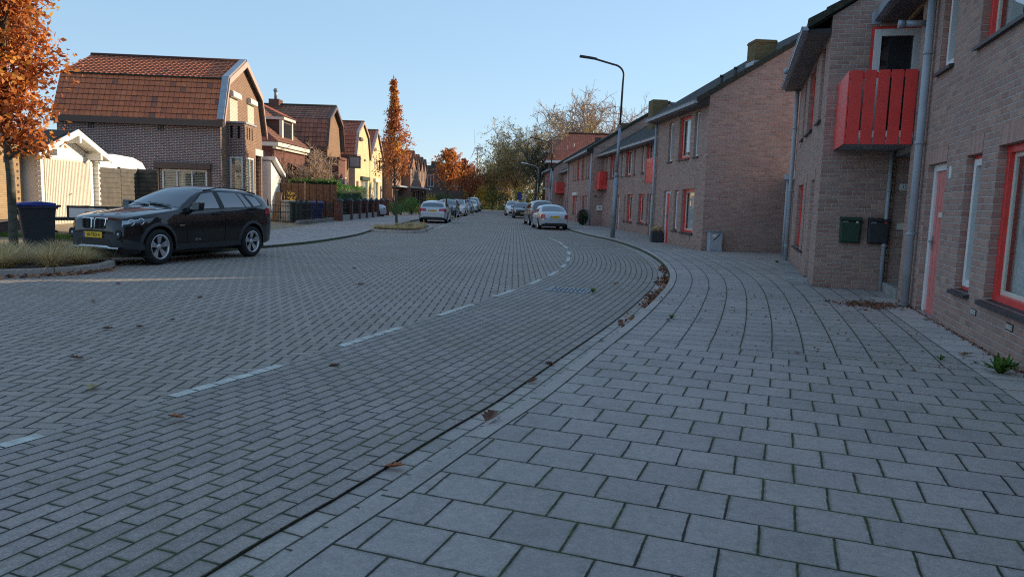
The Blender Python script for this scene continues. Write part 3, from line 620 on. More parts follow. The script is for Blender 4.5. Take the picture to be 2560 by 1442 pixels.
# near side wall as its own sheet: frame ex = local +y (into house), inward = -x
b = MB(); b.M = frameM((0,0,0), (0,1,0), (-1,0,0)); OPD = [(.66,1.52,2.62,4.78)]
wall(b, 0, 9.2, -.1, 5.0, OPD, 0, .1); b.face([(0,0,5.0),(9.2,0,5.0),(4.6,0,7.85)]); b.build('wall', M['brickR'], D_)
window(D_, .66, 1.52, 2.62, 4.78, 'red', 'white', frameM((0,0,0), (0,1,0), (-1,0,0)), d=.0, sill=False, glass='glassdk', fw=.05, iw=.12, lab='white framed balcony door with dark glass')
b = MB(); n = 17; rp = [(-.42,4.9),(4.6,8.01)]
for i in range(n):
    f0, f1 = i/n, (i+1)/n; y0 = rp[0][0]+5.02*f0; y1 = rp[0][0]+5.02*f1; z0 = rp[0][1]+3.11*f0; z1 = rp[0][1]+3.11*f1
    b.prism([(-.03,y0,z0-.12),(-.03,y1,z1-.13),(-.03,y1,z1+.015),(-.03,y0,z0+.05)], (.11,0,0))
b.build('verge_tile', M['moss'], D_, bevel=.012)
balcony(D_, 0.02, 1.46, .2, 1.19, 2.62, 3.78, 1)
pipe_run(D_, -6.98, -.09, SW, 4.7, .055, clamps=(.5,2.0,3.7)); vents(D_, [(-5.74,3.15),(-3.0,.45)]); flue(D_, -4.4, 4.78)
pipe_run(D_, .09, 1.15, SW, 2.6, .035, 'drain_pipe', 'pipe', (.9,1.9))
b = MB(); b.box(.0,.05,1.19,1.24,-.1,2.62); b.build('brick_fin', M['brickH1f'], D_)
b = MB(); b.box(.001,.014,1.33,1.50,1.91,2.02); n12 = b.build('number_plate', M['white'], D_); n12['label'] = 'white house number plate reading 12'
text_obj('12', n12, (.0155,1.415,1.965), .10, M['ink'], (PI/2,0,PI/2))
b = MB(); b.box(.001,.03,1.34,1.5,1.20,1.32); b.box(.03,.036,1.36,1.48,1.22,1.30); b.build('bell_panel', M['offwhite'], D_)
b = MB(); b.box(.001,.01,.64,.80,4.82,5.02); b.build('lead_flashing', M['zinc'], D_)
b = MB(); b.box(-7.1,-.05,-.38,-.01,SW-.01,SW+.012); tag(b.build('base_slab', M['concrete'], D_))
def hang(parent, local):                     # world location and heading of a spot on a house
    m = Matrix.Translation(parent.location) @ Matrix.Rotation(parent.rotation_euler.z, 4, 'Z'); return m @ Vector(local)
for k, (yy, lab, mark) in enumerate(((.57,'dark green plastic letterbox on the brick side wall, left of two','white'),(1.04,'near-black letterbox with orange sticker, partly behind the drain pipe','red'))):
    p = hang(D_, (0.012,yy,.93)); t = thing('letterbox', lab, 'letterbox', p, D_.rotation_euler.z, 'letterboxes on the side wall')
    b = MB(); w = .17; b.prism([(.0,-w,.0),(.0,w,.0),(.0,w+.01,.44),(.0,-w-.01,.44)], (.10,0,0)); b.prism([(.10,-w*.9,.02),(.10,w*.9,.02),(.10,w,.40),(.10,-w,.40)], (.03,0,0)); b.build('box', M['green'] if k == 0 else M['bindk'], t, bevel=.015)
    b = MB(); b.prism([(-.0,-w-.02,.441),(.17,-w-.02,.41),(.17,-w-.02,.44),(-.0,-w-.02,.475)], (0,2*w+.04,0)); b.build('lid', M['green'] if k == 0 else M['bindk'], t, bevel=.008)
    b = MB(); b.box(.131,.134,w-.09,w-.05,.37,.40); b.build('sticker', M[mark], t)
    b = MB(); b.box(.131,.134,-w+.03,-w+.12,.375,.395); b.build('name_strip', M['steel'], t)
# ---- link building in the alley between D and C
a5 = R(-5); t = thing('garage_link', 'low flat-roofed building at the back of the alley beside the plain gable wall', 'outbuilding', (8.95,24.05,0), math.atan2(-math.cos(R(17)), -math.sin(R(17))))
b = MB(); b.box(-.6,4.2,.0,4,-.05,2.35); b.build('wall', M['brickR'], t); b = MB(); b.box(-.7,4.3,-.12,4.1,2.36,2.6); b.build('fascia', M['offwhite'], t)
pipe_run(t, 1.95, -.2, SW, 2.4, .045, 'downpipe'); b = MB(); b.box(1.82,2.08,-.32,-.125,2.38,2.55); b.build('hopper', M['zinc'], t)
# ---- C: plain gable house
PC = (6.09, 23.76)
LC = [(.85,1.36,3.16,4.63,'N'),(1.77,3.05,3.15,4.61,'B'),(3.78,4.36,3.14,4.57,'N'),(.98,2.33,.6,2.09,'C'),(2.77,3.24,.62,2.07,'n')]
C_ = terrace('terrace_house', 'forward brick terrace house with a large plain gable wall above the grey utility cabinet', PC, -4.6, 0, 5.95, opsx([w[:4] for w in LC]) + [(-4.6,-3.87,.04,2.06)], eave=5.0)
set_windows(C_, LC); door_part(C_, -4.6, -3.87, .04, 2.06, leaf='red', side=0, slot=False, lab='red front door behind the black planter')
vents(C_, [(-1.3,.45),(-2.5,.45),(-1.5,3.02),(-2.5,3.02)]); pipe_run(C_, -5.85, -.09, SW, 4.75, .05, clamps=(1.5,3.5))
b = MB(); b.box(-.98,-.34,1.5,2.2,5.6,6.87); b.box(-1.0,-.32,1.48,2.22,6.78,6.84); b.build('chimney', M['brickC'], C_); b = MB(); b.box(-1.0,-.32,1.48,2.22,5.9,6.2); b.build('chimney_flashing', M['zinc'], C_)
for yy, zz in ((.55,5.75),(1.0,6.02)): b = MB(); b.tube([(-.6,yy,zz-.35),(-.6,yy,zz-.06)], .05, 10); b.tube([(-.6,yy,zz-.06),(-.6,yy,zz)], .065, 10); b.build('vent_pipe', M['dkgrey'], C_)
b = MB(); b.box(-3.74,-3.68,-.012,.001,1.92,2.02); b.build('number_plate', M['white'], C_)
# ---- G: set-back row
d4 = np.array((math.sin(R(-4)), math.cos(R(-4)))); n4 = np.array((math.cos(R(-4)), -math.sin(R(-4)))); PG = tuple(np.array(PC) + n4 * 1.0)
LG = [(16.9,17.5,3.02,4.33,'N'),(15.0,16.35,3.02,4.40,'B'),(14.0,14.42,3.03,4.4,'n'),(12.3,12.78,3.05,4.42,'n'),(10.75,11.9,2.62,4.47,'B'),(16.0,16.3,.6,2.0,'n'),(14.3,15.6,.6,2.02,'C'),(11.8,13.05,.6,2.02,'C'),(11.0,11.36,.6,2.02,'N'),
      (21.2,21.8,3.02,4.33,'N'),(19.3,20.6,3.02,4.40,'B'),(8.8,10.1,3.02,4.4,'B'),(7.0,8.0,2.62,4.47,'B'),(8.6,9.9,.6,2.02,'C')]
G_ = terrace('terrace_house', 'set-back row of brick houses with lower roof behind the tall street lamp', PG, -4, 5.6, 22.75, opsx([w[:4] for w in LG]) + [(-18.05,-17.3,.04,2.0),(-10.9,-10.2,.04,2.0)], eave=4.62, near=False, far=False)
set_windows(G_, LG); door_part(G_, -18.05, -17.3, .04, 2.0, side=0, leaf='redpale'); door_part(G_, -10.9, -10.2, .04, 2.0, side=0, leaf='redpale')
vents(G_, [(-13.5,.44),(-14.4,.44),(-14.7,2.95),(-15.8,2.95)]); balcony(G_, -7.65, -5.9, -1.0, -.02, 2.42, 3.42, -1)
b = MB(); b.box(-16.4,-15.5,1.1,1.9,5.1,7.0); b.build('chimney', M['brickC'], G_)
b = MB(); 
for k in range(12): y = -.2+k*.38; z = 4.75+.62*(y+.42); b.box(-22.74,-22.70,y,y+.36,z,z+.42)
b.build('lead_flashing', M['zinc'], G_)
# ---- A: forward pair with second balcony
PA = (4.83, 46.4)
LA = [(1.7,2.15,3.15,4.47,'n'),(2.8,3.2,3.15,4.46,'n'),(3.95,5.5,3.15,4.46,'B'),(6.7,8.2,3.16,4.47,'B'),(9.0,9.4,3.16,4.47,'n'),(10.4,10.85,3.16,4.48,'n'),(2.95,4.6,.66,1.98,'C'),(5.5,5.9,.66,1.98,'n'),(9.0,10.3,.66,1.98,'B')]
A_ = terrace('terrace_house', 'forward brick houses with white roller box over a door, behind the clipped dark bush', PA, -2, 0, 13.75, opsx([w[:4] for w in LA]) + [(-2.7,-1.95,.04,1.98),(-8.5,-7.3,.04,1.97)], eave=4.92)
set_windows(A_, LA); door_part(A_, -2.7, -1.95, .04, 1.98, leaf='white', side=0, slot=False); door_part(A_, -8.5, -7.3, .04, 1.97, leaf='red', slot=False)
b = MB(); b.box(-9.3,-7.0,-.18,-.002,2.02,2.24); b.build('roller_box', M['white'], A_, bevel=.01)
balcony(A_, .02, 1.3, .28, 1.45, 2.36, 3.43, 1); pipe_run(A_, -.12, -.09, SW, 4.7, .05); pipe_run(A_, .08, 1.05, SW, 2.3, .035, 'drain_pipe'); pipe_run(A_, -13.6, -.09, SW, 4.7, .05)
b = MB(); b.box(.0,.12,.34,.72,1.05,1.36); lb = b.build('letterbox', M['white'], A_, bevel=.01); b = MB(); b.box(.121,.125,.46,.58,1.2,1.26); b.build('flap', M['dkgrey'], lb)
b = MB(); b.box(.0,.03,.15,.3,1.9,2.0); b.box(-1.5,-.6,1.7,2.2,5.6,6.56); b.build('chimney', M['brickC'], A_)
# ---- B set back, A2 forward
na = np.array((math.cos(R(-2)), -math.sin(R(-2)))); PB = tuple(np.array(PA) + na)
LB = [(15.6,16.2,3.1,4.4,'n'),(17.4,18.8,3.1,4.4,'B'),(20.2,21.4,2.6,4.4,'B'),(23.2,24.6,3.1,4.4,'B'),(25.6,26.0,3.1,4.4,'n'),(17.0,18.4,.6,2.0,'C'),(20.6,22.0,.6,2.0,'C'),(24.0,25.3,.6,2.0,'C')]
B_ = terrace('terrace_house', 'set-back brick house row between the smallest red balcony and the middle one', PB, -2, 13.7, 28.3, opsx([w[:4] for w in LB]), eave=4.6, near=False, far=False); set_windows(B_, LB)
PA2 = tuple(np.array(PA) + np.array((math.sin(R(-2)), math.cos(R(-2)))) * 28.2)
LA2 = [(1.5,2.0,3.15,4.46,'n'),(3.0,4.4,3.15,4.46,'B'),(5.6,7.0,3.15,4.46,'B'),(8.0,8.4,3.15,4.46,'n'),(2.2,3.6,.66,1.98,'C'),(5.6,6.9,.66,1.98,'C')]
A2_ = terrace('terrace_house', 'farthest forward brick house of the row with the smallest red balcony on its side wall', PA2, -2.5, 0, 9.5, opsx([w[:4] for w in LA2]), eave=4.92); set_windows(A2_, LA2)
balcony(A2_, .02, 1.5, .2, 1.5, 2.36, 3.43, 1); pipe_run(A2_, -.12, -.09, SW, 4.7, .05); pipe_run(A2_, .08, 1.1, SW, 2.3, .035, 'drain_pipe')
# ---- old house with red tiled hip roof at the end of the row
t = thing('corner_house', 'old brick house with big red tiled hipped roof and white cornice', 'house', (3.85,86.5,0), 0)
b = MB(); wall(b, 0, 10.5, -.1, 6.0, [], 0); b.build('wall', M['brickRed'], t); b = MB(); b.M = frameM((0,12,0), (0,-1,0), (1,0,0)); OPO = [(1.2,2.3,3.6,5.2),(4,5.1,3.6,5.2),(7,8.1,3.6,5.2),(9.6,10.7,3.6,5.2),(1.0,2.5,.5,2.9),(3.5,5.2,.3,2.9),(6.6,8.2,.3,2.9),(9.4,11,.3,2.9)]; wall(b, 0, 12, -.1, 6.0, OPO); b.build('wall', M['brickRed'], t)
for o in OPO: window(t, o[0], o[1], o[2], o[3], 'white', None, frameM((0,12,0), (0,-1,0), (1,0,0)), glass='glassdk', sill=False, mull=(.5,))
b = MB(); b.box(-.35,10.7,-.35,12.3,6.0,6.3); b.build('cornice', M['white'], t); b = MB(); b.box(-.18,.0,0,12,3.0,3.25); b.build('band', M['white'], t)
b = MB(); e = 6.31; r_ = 9.9
def roofq(mb, P, tw, tl, m=0):
    P = [Vector(p) for p in P]; ex = (P[1]-P[0]).normalized(); nn = ex.cross(P[2]-P[0]).normalized(); ey = nn.cross(ex)
    mb.face(P, m, [((p-P[0]).dot(ex)/tw, (p-P[0]).dot(ey)/tl) for p in P])
roofq(b, [(-.4,-.4,e),(10.8,-.4,e),(9.6,5.5,r_),(2.6,5.5,r_)], .26, .34); roofq(b, [(-.4,12.4,e),(-.4,-.4,e),(2.6,5.5,r_),(2.6,7,r_)], .26, .34); roofq(b, [(10.8,12.4,e),(-.4,12.4,e),(2.6,7,r_),(9.6,7,r_)], .26, .34); roofq(b, [(10.8,-.4,e),(10.8,12.4,e),(9.6,7,r_),(9.6,5.5,r_)], .26, .34); b.face([(2.6,5.5,r_),(9.6,5.5,r_),(9.6,7,r_),(2.6,7,r_)], 0, [(0,0)]*4)
rf = b.build('roof', M['tileRed'], t); b = MB(); b.tube([(2.6,5.5,r_+.03),(9.6,5.5,r_+.03)], .12, 8); b.build('ridge', M['tileFar'], rf)
b = MB(); b.box(5.6,6.3,2.6,3.3,7.9,9.3); b.build('chimney', M['brickDk'], rf)
for x, y, z in ((2.2,1.5,7.6),(3.9,.9,7.2),(3.0,2.0,7.9)): b = MB(); b.tube([(x,y,z-.4),(x,y,z+.55)], .07, 8); b.build('flue', M['steel'], rf)
t = thing('corner_house', 'narrow taller house with small tiled roof and white trim behind the red hipped roof', 'house', (3.9,100,0), 0)
b = MB(); b.box(0,3.2,0,5,-.1,8.0); b.build('wall', M['brickRed'], t); b = MB(); b.box(-.25,3.4,-.25,5.2,8.0,8.35); b.build('cornice', M['white'], t)
b = MB(); roofq(b, [(-.2,-.2,8.36),(3.4,-.2,8.36),(3.0,2.5,10.0),(.6,2.5,10.0)], .26, .34); roofq(b, [(-.2,5.2,8.36),(-.2,-.2,8.36),(.6,2.5,10.0),(.6,2.6,10.0)], .26, .34); roofq(b, [(3.4,-.2,8.36),(3.4,5.2,8.36),(3.0,2.6,10.),(3.0,2.5,10.)], .26, .34); roofq(b, [(3.4,5.2,8.36),(-.2,5.2,8.36),(.6,2.6,10.),(3.0,2.6,10.)], .26, .34); b.build('roof', M['tileBr'], t)
# paving band along the nearest facade
al = R(17); dF = np.array((math.sin(al), math.cos(al))); nF = np.array((math.cos(al), -math.sin(al)))
g = MB(); P = []; 
for u, v in ((-14,-.43),(2.3,-.43),(2.3,.05),(-14,.05)): q = np.array(PF) + dF*u + nF*v; P.append((q[0], q[1], SW+.007))
g.face(P[::-1], 0, [(-14,0),(2.3,0),(2.3,.48),(-14,.48)][::-1]); tag(g.build('pavement', M['slabband']), kind='structure')
# ------------------------------------------------------------------ left side
def LH(name, label, x, y, a, cat='house', z=0., group=None): a = R(a); return thing(name, label, cat, (x,y,z), math.atan2(math.cos(a), math.sin(a)), group)
def tile_sheet(mb, p, eu, ev, W, L, tw, tl, amp=.022, step=.025, m=0, su=4, sv=2):
    """pantiles: p lower left corner, eu along eave, ev up the slope"""
    p, eu, ev = Vector(p), Vector(eu).normalized(), Vector(ev).normalized(); n = eu.cross(ev)
    nu = round(W / tw); nv = round(L / tl); tw = W / nu; tl = L / nv; pts = []; uvs = []
    U = [i / su for i in range(nu * su + 1)]; V = []
    for j in range(nv): V += [(j + .0005, 0.), (j + .999, 1.)]
    for uu in U:
        f = uu % 1; w = amp * (math.sin(f * 2 * PI) * .8 + (.5 if f > .5 else 0))
        for vv, e in V: pts.append(p + eu * uu * tw + ev * vv * tl + n * (w + step * (1 - e))); uvs.append((uu + 1e-4, vv))
    mb.grid(pts, len(U), len(V), m, uvs)
def shutter(par, x0, x1, z0, z1, box=True, col='blind', y=0., boxcol='offwhite'):
    b = MB(); n = int((z1-z0)/.06)
    for i in range(n): z = z0+(z1-z0)*i/n; b.prism([(x0,y+.02,z),(x0,y+.0,z+.006),(x0,y-.012,z+.03),(x0,y+.0,z+.054),(x0,y+.02,z+.06)], (x1-x0,0,0))
    s_ = b.build('roller_shutter', M[col], par)
    if box: b = MB(); b.prism([(x0-.06,y-.2,z1),(x0-.06,y+.02,z1),(x0-.06,y+.02,z1+.27),(x0-.06,y-.14,z1+.27),(x0-.06,y-.2,z1+.2)], (x1-x0+.12,0,0)); b.build('shutter_box', M[boxcol], s_, bevel=.008)
    return s_
def gambrel(c, he, ze, hk, zk, za): return [(c-he,ze),(c-hk,zk),(c,za),(c+hk,zk),(c+he,ze)]
def gable_house(t, prof, y1, wallx, brick, side_brick, ops, tm, front_over=.2, tw=.26, tl=.33, near_side_ops=(), board='offwhite', boardh=.2, real=True):
    """street-facing gable: prof (x,z) roof line, walls x in wallx, depth y 0..y1"""
    x0, x1 = wallx; ze = prof[0][1]
    b = MB(); wall(b, x0, x1, -.15, ze, ops, 0, .12)
    cut = [(max(x0, min(x1, x)), z) for x, z in prof]; b.face([(x,0,z) for x, z in cut] )
    b.build('wall', M[brick], t)
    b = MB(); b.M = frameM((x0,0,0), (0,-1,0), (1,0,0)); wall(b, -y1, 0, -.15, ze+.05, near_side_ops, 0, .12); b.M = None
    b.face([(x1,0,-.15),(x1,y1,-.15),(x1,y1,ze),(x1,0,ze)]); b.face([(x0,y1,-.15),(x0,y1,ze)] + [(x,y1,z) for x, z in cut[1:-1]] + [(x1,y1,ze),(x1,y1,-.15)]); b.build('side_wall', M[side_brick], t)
    b = MB(); yo = -front_over
    for i in range(len(prof)-1):
        (xa,za),(xb,zb) = prof[i], prof[i+1]; L = math.dist(prof[i], prof[i+1]); W = y1 + front_over + .1
        if real and xb <= (prof[0][0]+prof[-1][0])/2 + .01: tile_sheet(b, (xa,y1+.1,za+.06), (0,-1,0), (xb-xa,0,zb-za), W, L, tw, tl)
        else: b.face([(xa,y1+.1,za+.06),(xa,yo,za+.06),(xb,yo,zb+.06),(xb,y1+.1,zb+.06)], 0, [(0,0),(W/tw,0),(W/tw,L/tl),(0,L/tl)])
        b.face([(xa,yo,za),(xa,y1+.1,za),(xb,y1+.1,zb),(xb,yo,zb)], 1)
    rf = b.build('roof', [M[tm], M['soffit']], t)
    k = len(prof)//2; b = MB(); b.tube([(prof[k][0],yo,prof[k][1]+.07),(prof[k][0],y1+.1,prof[k][1]+.07)], .1, 8); b.build('ridge', M['tileFar'] if tm != 'tileBr' else M['moss'], rf)
    b = MB()
    for i in range(len(prof)-1):
        (xa,za),(xb,zb) = prof[i], prof[i+1]; b.prism([(xa,yo-.05,za-boardh+.06),(xb,yo-.05,zb-boardh+.06),(xb,yo-.05,zb+.09),(xa,yo-.05,za+.09)], (0,.05,0))
        b.prism([(xa,yo,za+.085),(xb,yo,zb+.085),(xb,yo,zb+.115),(xa,yo,za+.115)], (0,.22,0))
    b.build('bargeboard', M[board], rf)
    b = MB(); b.box(prof[0][0]-.12,prof[0][0]+.02,yo,y1+.1,ze-.2,ze+.06); b.build('gutter', M['brownp'], rf)
    return rf
M['signgreen'] = plain('grey_green_sign', (.12,.15,.12), .6, var=.35, vs=5)
M['brownp'] = plain('brown_paint', (.10,.055,.04), .5, var=.1)
M['board'] = plain('tan_board', (.50,.34,.27), .55, var=.06)
M['whiteclad'] = plain('white_cladding', (.80,.78,.72), .5, var=.06, vs=2)
M['darkwood'] = plain('dark_stained_boards', (.085,.075,.06), .75, var=.3, vs=4)
# ---- H1: big gambrel house
H1 = LH('gambrel_house', 'large purple-brown brick house with orange tiled gambrel roof behind the black car', -12.8, 32.8, -5)
pr1 = gambrel(2.7, 3.7, 4.45, 2.8, 6.35, 7.56)
bayops = []
rf = gable_house(H1, pr1, 6.7, (-.8, 6.2), 'brickH1f', 'brickH1', [(4.75,6.0,.0,3.4)], 'tileOr', tw=.22, tl=.27, near_side_ops=[(-2.5,-.6,.75,2.42)], board='board', boardh=.24)
b = MB()
for k in range(60): y = .05+k*.112; b.box(-.19+random.uniform(-.02,.02),-.06,y,y+.1,6.36,6.40+random.uniform(0,.035))
b.build('moss_line', M['moss'], rf)
b = MB(); b.prism([(-1.02,-.2,4.56),(-1.02,.08,4.56),(-.13,.08,6.47),(-.13,-.2,6.47)], (-.03,0,.02)); b.prism([(-.13,-.2,6.47),(-.13,.08,6.47),(2.68,.08,7.70),(2.68,-.2,7.70)], (-.01,0,.03)); b.build('verge_flashing', M['zinc'], rf)
shutter(H1, .6, 1.8, 4.5, 5.75); shutter(H1, 3.5, 4.65, 4.6, 5.8)
Mx = frameM((-.8,0,0), (0,-1,0), (1,0,0))
w = window(H1, -2.5, -.6, .75, 2.42, 'white', None, Mx, d=.05, curtain=('blind', 0, 1), sill=True, mull=(.33,.66))
b = MB(); b.M = Mx; b.box(-2.75,-.4,-.18,0,2.44,2.7); b.box(-2.68,-2.56,-.05,0,.75,2.44); b.box(-.55,-.43,-.05,0,.75,2.44); b.build('shutter_box', M['brownp'], H1, bevel=.01)
for s in (5.3, 2.45): b = MB(); b.M = Mx; [b.box(-s-.14+k*.1,-s-.08+k*.1,-.006,.0,4.03,4.27) for k in range(3)]; b.build('air_vent', M['black'], H1)
# bay window
b = MB(); bo = [(.36,1.78,.75,3.1)] + [(.5+k*.42,.66+k*.42,3.88,4.42) for k in range(3)]
M2 = Matrix.Translation((0,-.75,0)); b.M = M2; wall(b, .15, 2.0, -.1, 4.55, bo, 0, .1)
b.M = frameM((.15,0,0), (0,-1,0), (1,0,0)); bs = [(.08,.66,.75,3.1),(.12,.24,3.88,4.42),(.44,.56,3.88,4.42)]; wall(b, 0, .75, -.1, 4.55, bs, 0, .1); b.M = None
b.face([(2.0,-.75,-.1),(2.0,0,-.1),(2.0,0,4.55),(2.0,-.75,4.55)]); bay = b.build('bay', M['brickH1'], H1)
bay.data.materials.append(M['brickH1f'])
for p in bay.data.polygons:
    if p.normal.y < -.5 or p.normal.x > .5: p.material_index = 1  # sun-facing sides get the sunlit brick tone, the others stay shaded
b = MB(); b.box(.1,2.05,-.8,.0,4.551,4.62); b.build('bay_roof', M['zinc'], bay)
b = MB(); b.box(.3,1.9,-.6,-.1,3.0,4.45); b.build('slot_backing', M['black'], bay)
window(H1, .36, 1.78, .75, 3.1, 'white', None, M2, d=.03, curtain=('blind',0,1), sill=True, mull=(.5,)); window(H1, .08, .66, .75, 3.1, 'white', None, frameM((.15,0,0), (0,-1,0), (1,0,0)), d=.03, curtain=('blind',0,1), sill=True)
b = MB(); b.M = M2; soldier(b, [(.36,1.78,.75,3.1)], .3); b.build('lintel', M['brickH1s'], H1); b = MB(); b.box(4.6,6.2,-.06,.1,3.4,3.72); b.build('porch_beam', M['offwhite'], H1)
b = MB(); b.box(4.75,6.0,1.2,1.22,-.1,3.4); b.build('porch_back', M['brickDk'], H1); b = MB(); b.box(-.75,6.15,.35,.4,-.1,4.4); b.build('inner_wall', M['offwhite'], H1)
# lean-to beside H1
t = LH('lean_to', 'white boarded lean-to with sloping roof at the far side of the large gambrel house', -13.0, 39.35, -5, 'shed')
b = MB(); b.prism([(0,0,0),(2.1,0,0),(2.1,0,2.45),(0,0,3.2)], (0,3,0)); b.build('wall', M['whiteclad'], t)
b = MB(); b.prism([(-.0,-.25,3.27),(2.4,-.25,2.42),(2.4,-.25,2.6),(0,-.25,3.45)], (0,3.4,0)); b.build('roof', M['white'], t)
b = MB(); [b.box(.15+k*.22,.17+k*.22,-.012,-.001,.05,2.2) for k in range(8)]; b.box(1.95,2.1,-.02,-.001,0,2.35); b.build('door', M['whiteclad'], t)
# ---- garage
GA = LH('garage', 'white wooden garage with ribbed double door and gable roof left of the dark board fence', -14.6, 24, -5, 'garage', .33)
b = MB()
for z in np.arange(0, 2.1, .15): b.prism([(-1.75,0,z),(-1.75,-.012,z+.02),(-1.75,0,z+.148)], (3.75,0,0)); 
b.face([(-1.75,.002,0),(2.0,.002,0),(2.0,.002,2.18),(-.05,.002,2.86),(-1.75,.002,2.3)]); b.face([(2.0,.0,0),(2.0,6,0),(2.0,6,2.18),(2.0,0,2.18)]); b.face([(-1.75,6,0),(-1.75,0,0),(-1.75,0,2.3),(-1.75,6,2.3)]); b.face([(2,6,0),(-1.75,6,0),(-1.75,6,2.3),(-.05,6,2.86),(2,6,2.18)])
for x in (-1.75, 1.9): [b.box(x-.02,x+.12,-.16,-.002,z,z+.138) for z in np.arange(0, 2.1, .15)]
b.build('wall', M['whiteclad'], GA)
b = MB(); b.box(-1.42,1.52,-.04,-.013,.02,2.06); [b.box(-1.36+k*.094,-1.31+k*.094,-.07,-.041,.04,2.03) for k in range(31)]; gd = b.build('door', M['offwhite'], GA)
b = MB(); b.box(-1.58,-1.43,-.055,-.012,0,2.2); b.box(1.53,1.68,-.055,-.012,0,2.2); b.box(-1.58,1.68,-.055,-.012,2.065,2.2); b.build('door_frame', M['whiteclad'], GA)
b = MB(); b.bar((.0,-.1,.95),(.14,-.1,.97),.025,.02); b.build('handle', M['dkgrey'], gd)
b = MB()
for s in (-1, 1):
    xa, xb = -.05, -.05+s*2.3; b.prism([(xa,-.45,2.93),(xb,-.45,2.16),(xb,-.45,2.24),(xa,-.45,3.01)], (0,6.9,0))
grf = b.build('roof', M['tileDk'], GA)
b = MB()
for s in (-1, 1): xa, xb = -.05, -.05+s*2.35; b.prism([(xa,-.48,2.85),(xb,-.48,2.06),(xb,-.48,2.25),(xa,-.48,3.04)], (0,.04,0))
b.build('bargeboard', M['whiteclad'], grf)
for x, z in ((-.05,2.75),(-1.45,2.27),(1.35,2.27)): b = MB(); b.box(x-.06,x+.06,-.53,-.01,z-.14,z+.06); b.build('purlin', M['whiteclad'], grf)
b = MB(); b.face([(2.2,-.43,2.13),(-.05,-.43,2.88),(-.05,0,2.88),(2.2,0,2.13)]); b.face([(-.05,-.43,2.88),(-2.3,-.43,2.13),(-2.3,0,2.13),(-.05,0,2.88)]); b.build('soffit', M['whiteclad'], grf)
# ---- brick building left of the garage
t = LH('brick_outbuilding', 'tan brick wall with dark tiled roof at the left edge behind the tree trunk', -14.75, 22.1, -5, 'outbuilding', .3)
b = MB(); b.box(-5,-.02,.0,5,-.2,2.55); b.build('wall', M['brickYel'], t); b = MB(); b.face([(-5.2,-.3,2.5),(.2,-.3,2.5),(.2,3,4.0),(-5.2,3,4.0)], 0, [(0,0),(5.4,0),(5.4,3.6),(0,3.6)]); b.face([(.2,5.2,2.5),(-5.2,5.2,2.5),(-5.2,3,4),(.2,3,4)], 0, [(0,0),(5.4,0),(5.4,3),(0,3)]); b.face([(.18,-.28,2.5),(.18,5.2,2.5),(.18,3,3.95)]); b.build('roof', M['tileDk'], t)
b = MB(); [b.box(-.28,-.2,-.012,-.001,z,z+.07) for z in np.arange(.2,2.4,.2)]; b.build('corner_bond', M['brickDk'], t)
t = LH('low_wall', 'low dark garden wall in front of the tan brick wall at the left edge', -13.6, 20.2, -5, 'wall'); b = MB(); b.box(-3,1.0,0,.25,0,.55); b.build('wall', M['brickDk'], t); b = MB(); b.box(-3,1.04,-.03,.28,.55,.6); b.build('coping', M['dkgrey'], t)
# ---- dark board fence and white caravan behind it
t = thing('board_fence', 'dark stained horizontal board fence between the white garage and the brick house', 'fence', (-14.62,25.95,.3), 0)
def boards(t, p, q, z0, z1, h=.17, mat='darkwood', name='board_panel'):
    b = MB(); p, q = Vector((*p,0)), Vector((*q,0)); n = round((z1-z0)/h); d = (q-p).normalized(); nn = Vector((d.y,-d.x,0))
    for i in range(n): a = z0+(z1-z0)*i/n; b.prism([p+nn*.02+Vector((0,0,a+.008)), p+nn*.0+Vector((0,0,a+(z1-z0)/n)), p-nn*.03+Vector((0,0,a+(z1-z0)/n)), p-nn*.03+Vector((0,0,a))], q-p)
    return b.build(name, M[mat], t, fixn=True)
boards(t, (0,0), (-.12,1.6), 0, 1.95); boards(t, (-.12,1.66), (-.26,3.2), 0, 1.98); boards(t, (-.24,3.2), (.5,3.25), 0, 2.0); 
for x, y in ((-.03,-.02),(-.15,1.63),(-.25,3.24)): b = MB(); b.box(x-.06,x+.03,y-.03,y+.03,0,2.02); b.build('post', M['darkwood'], t)
t = thing('caravan', 'white rounded caravan showing above the dark board fence', 'caravan', (-16.1,28.0,.3), R(84))
b = MB(); pr = [(-2,.4),(-2.05,1.2),(-1.95,1.9),(-1.7,2.25),(-1.2,2.42),(0,2.5),(1.2,2.44),(1.75,2.28),(2.05,1.95),(2.15,1.3),(2.1,.4)]
b.prism([(x,-1,z) for x, z in pr], (0,2,0)); b.build('body', M['white'], t, bevel=.06); b = MB(); b.box(-1.2,-.2,-1.02,-1.0,1.3,1.9); b.build('window', M['glassdk'], t)
for sx in (-.1,): b = MB(); b.lathe([(.02,0),(.3,0),(.3,.18),(.02,.18)], 18, (sx,-1.02,.0), 'y'); b.build('wheel', M['tyre'], t)
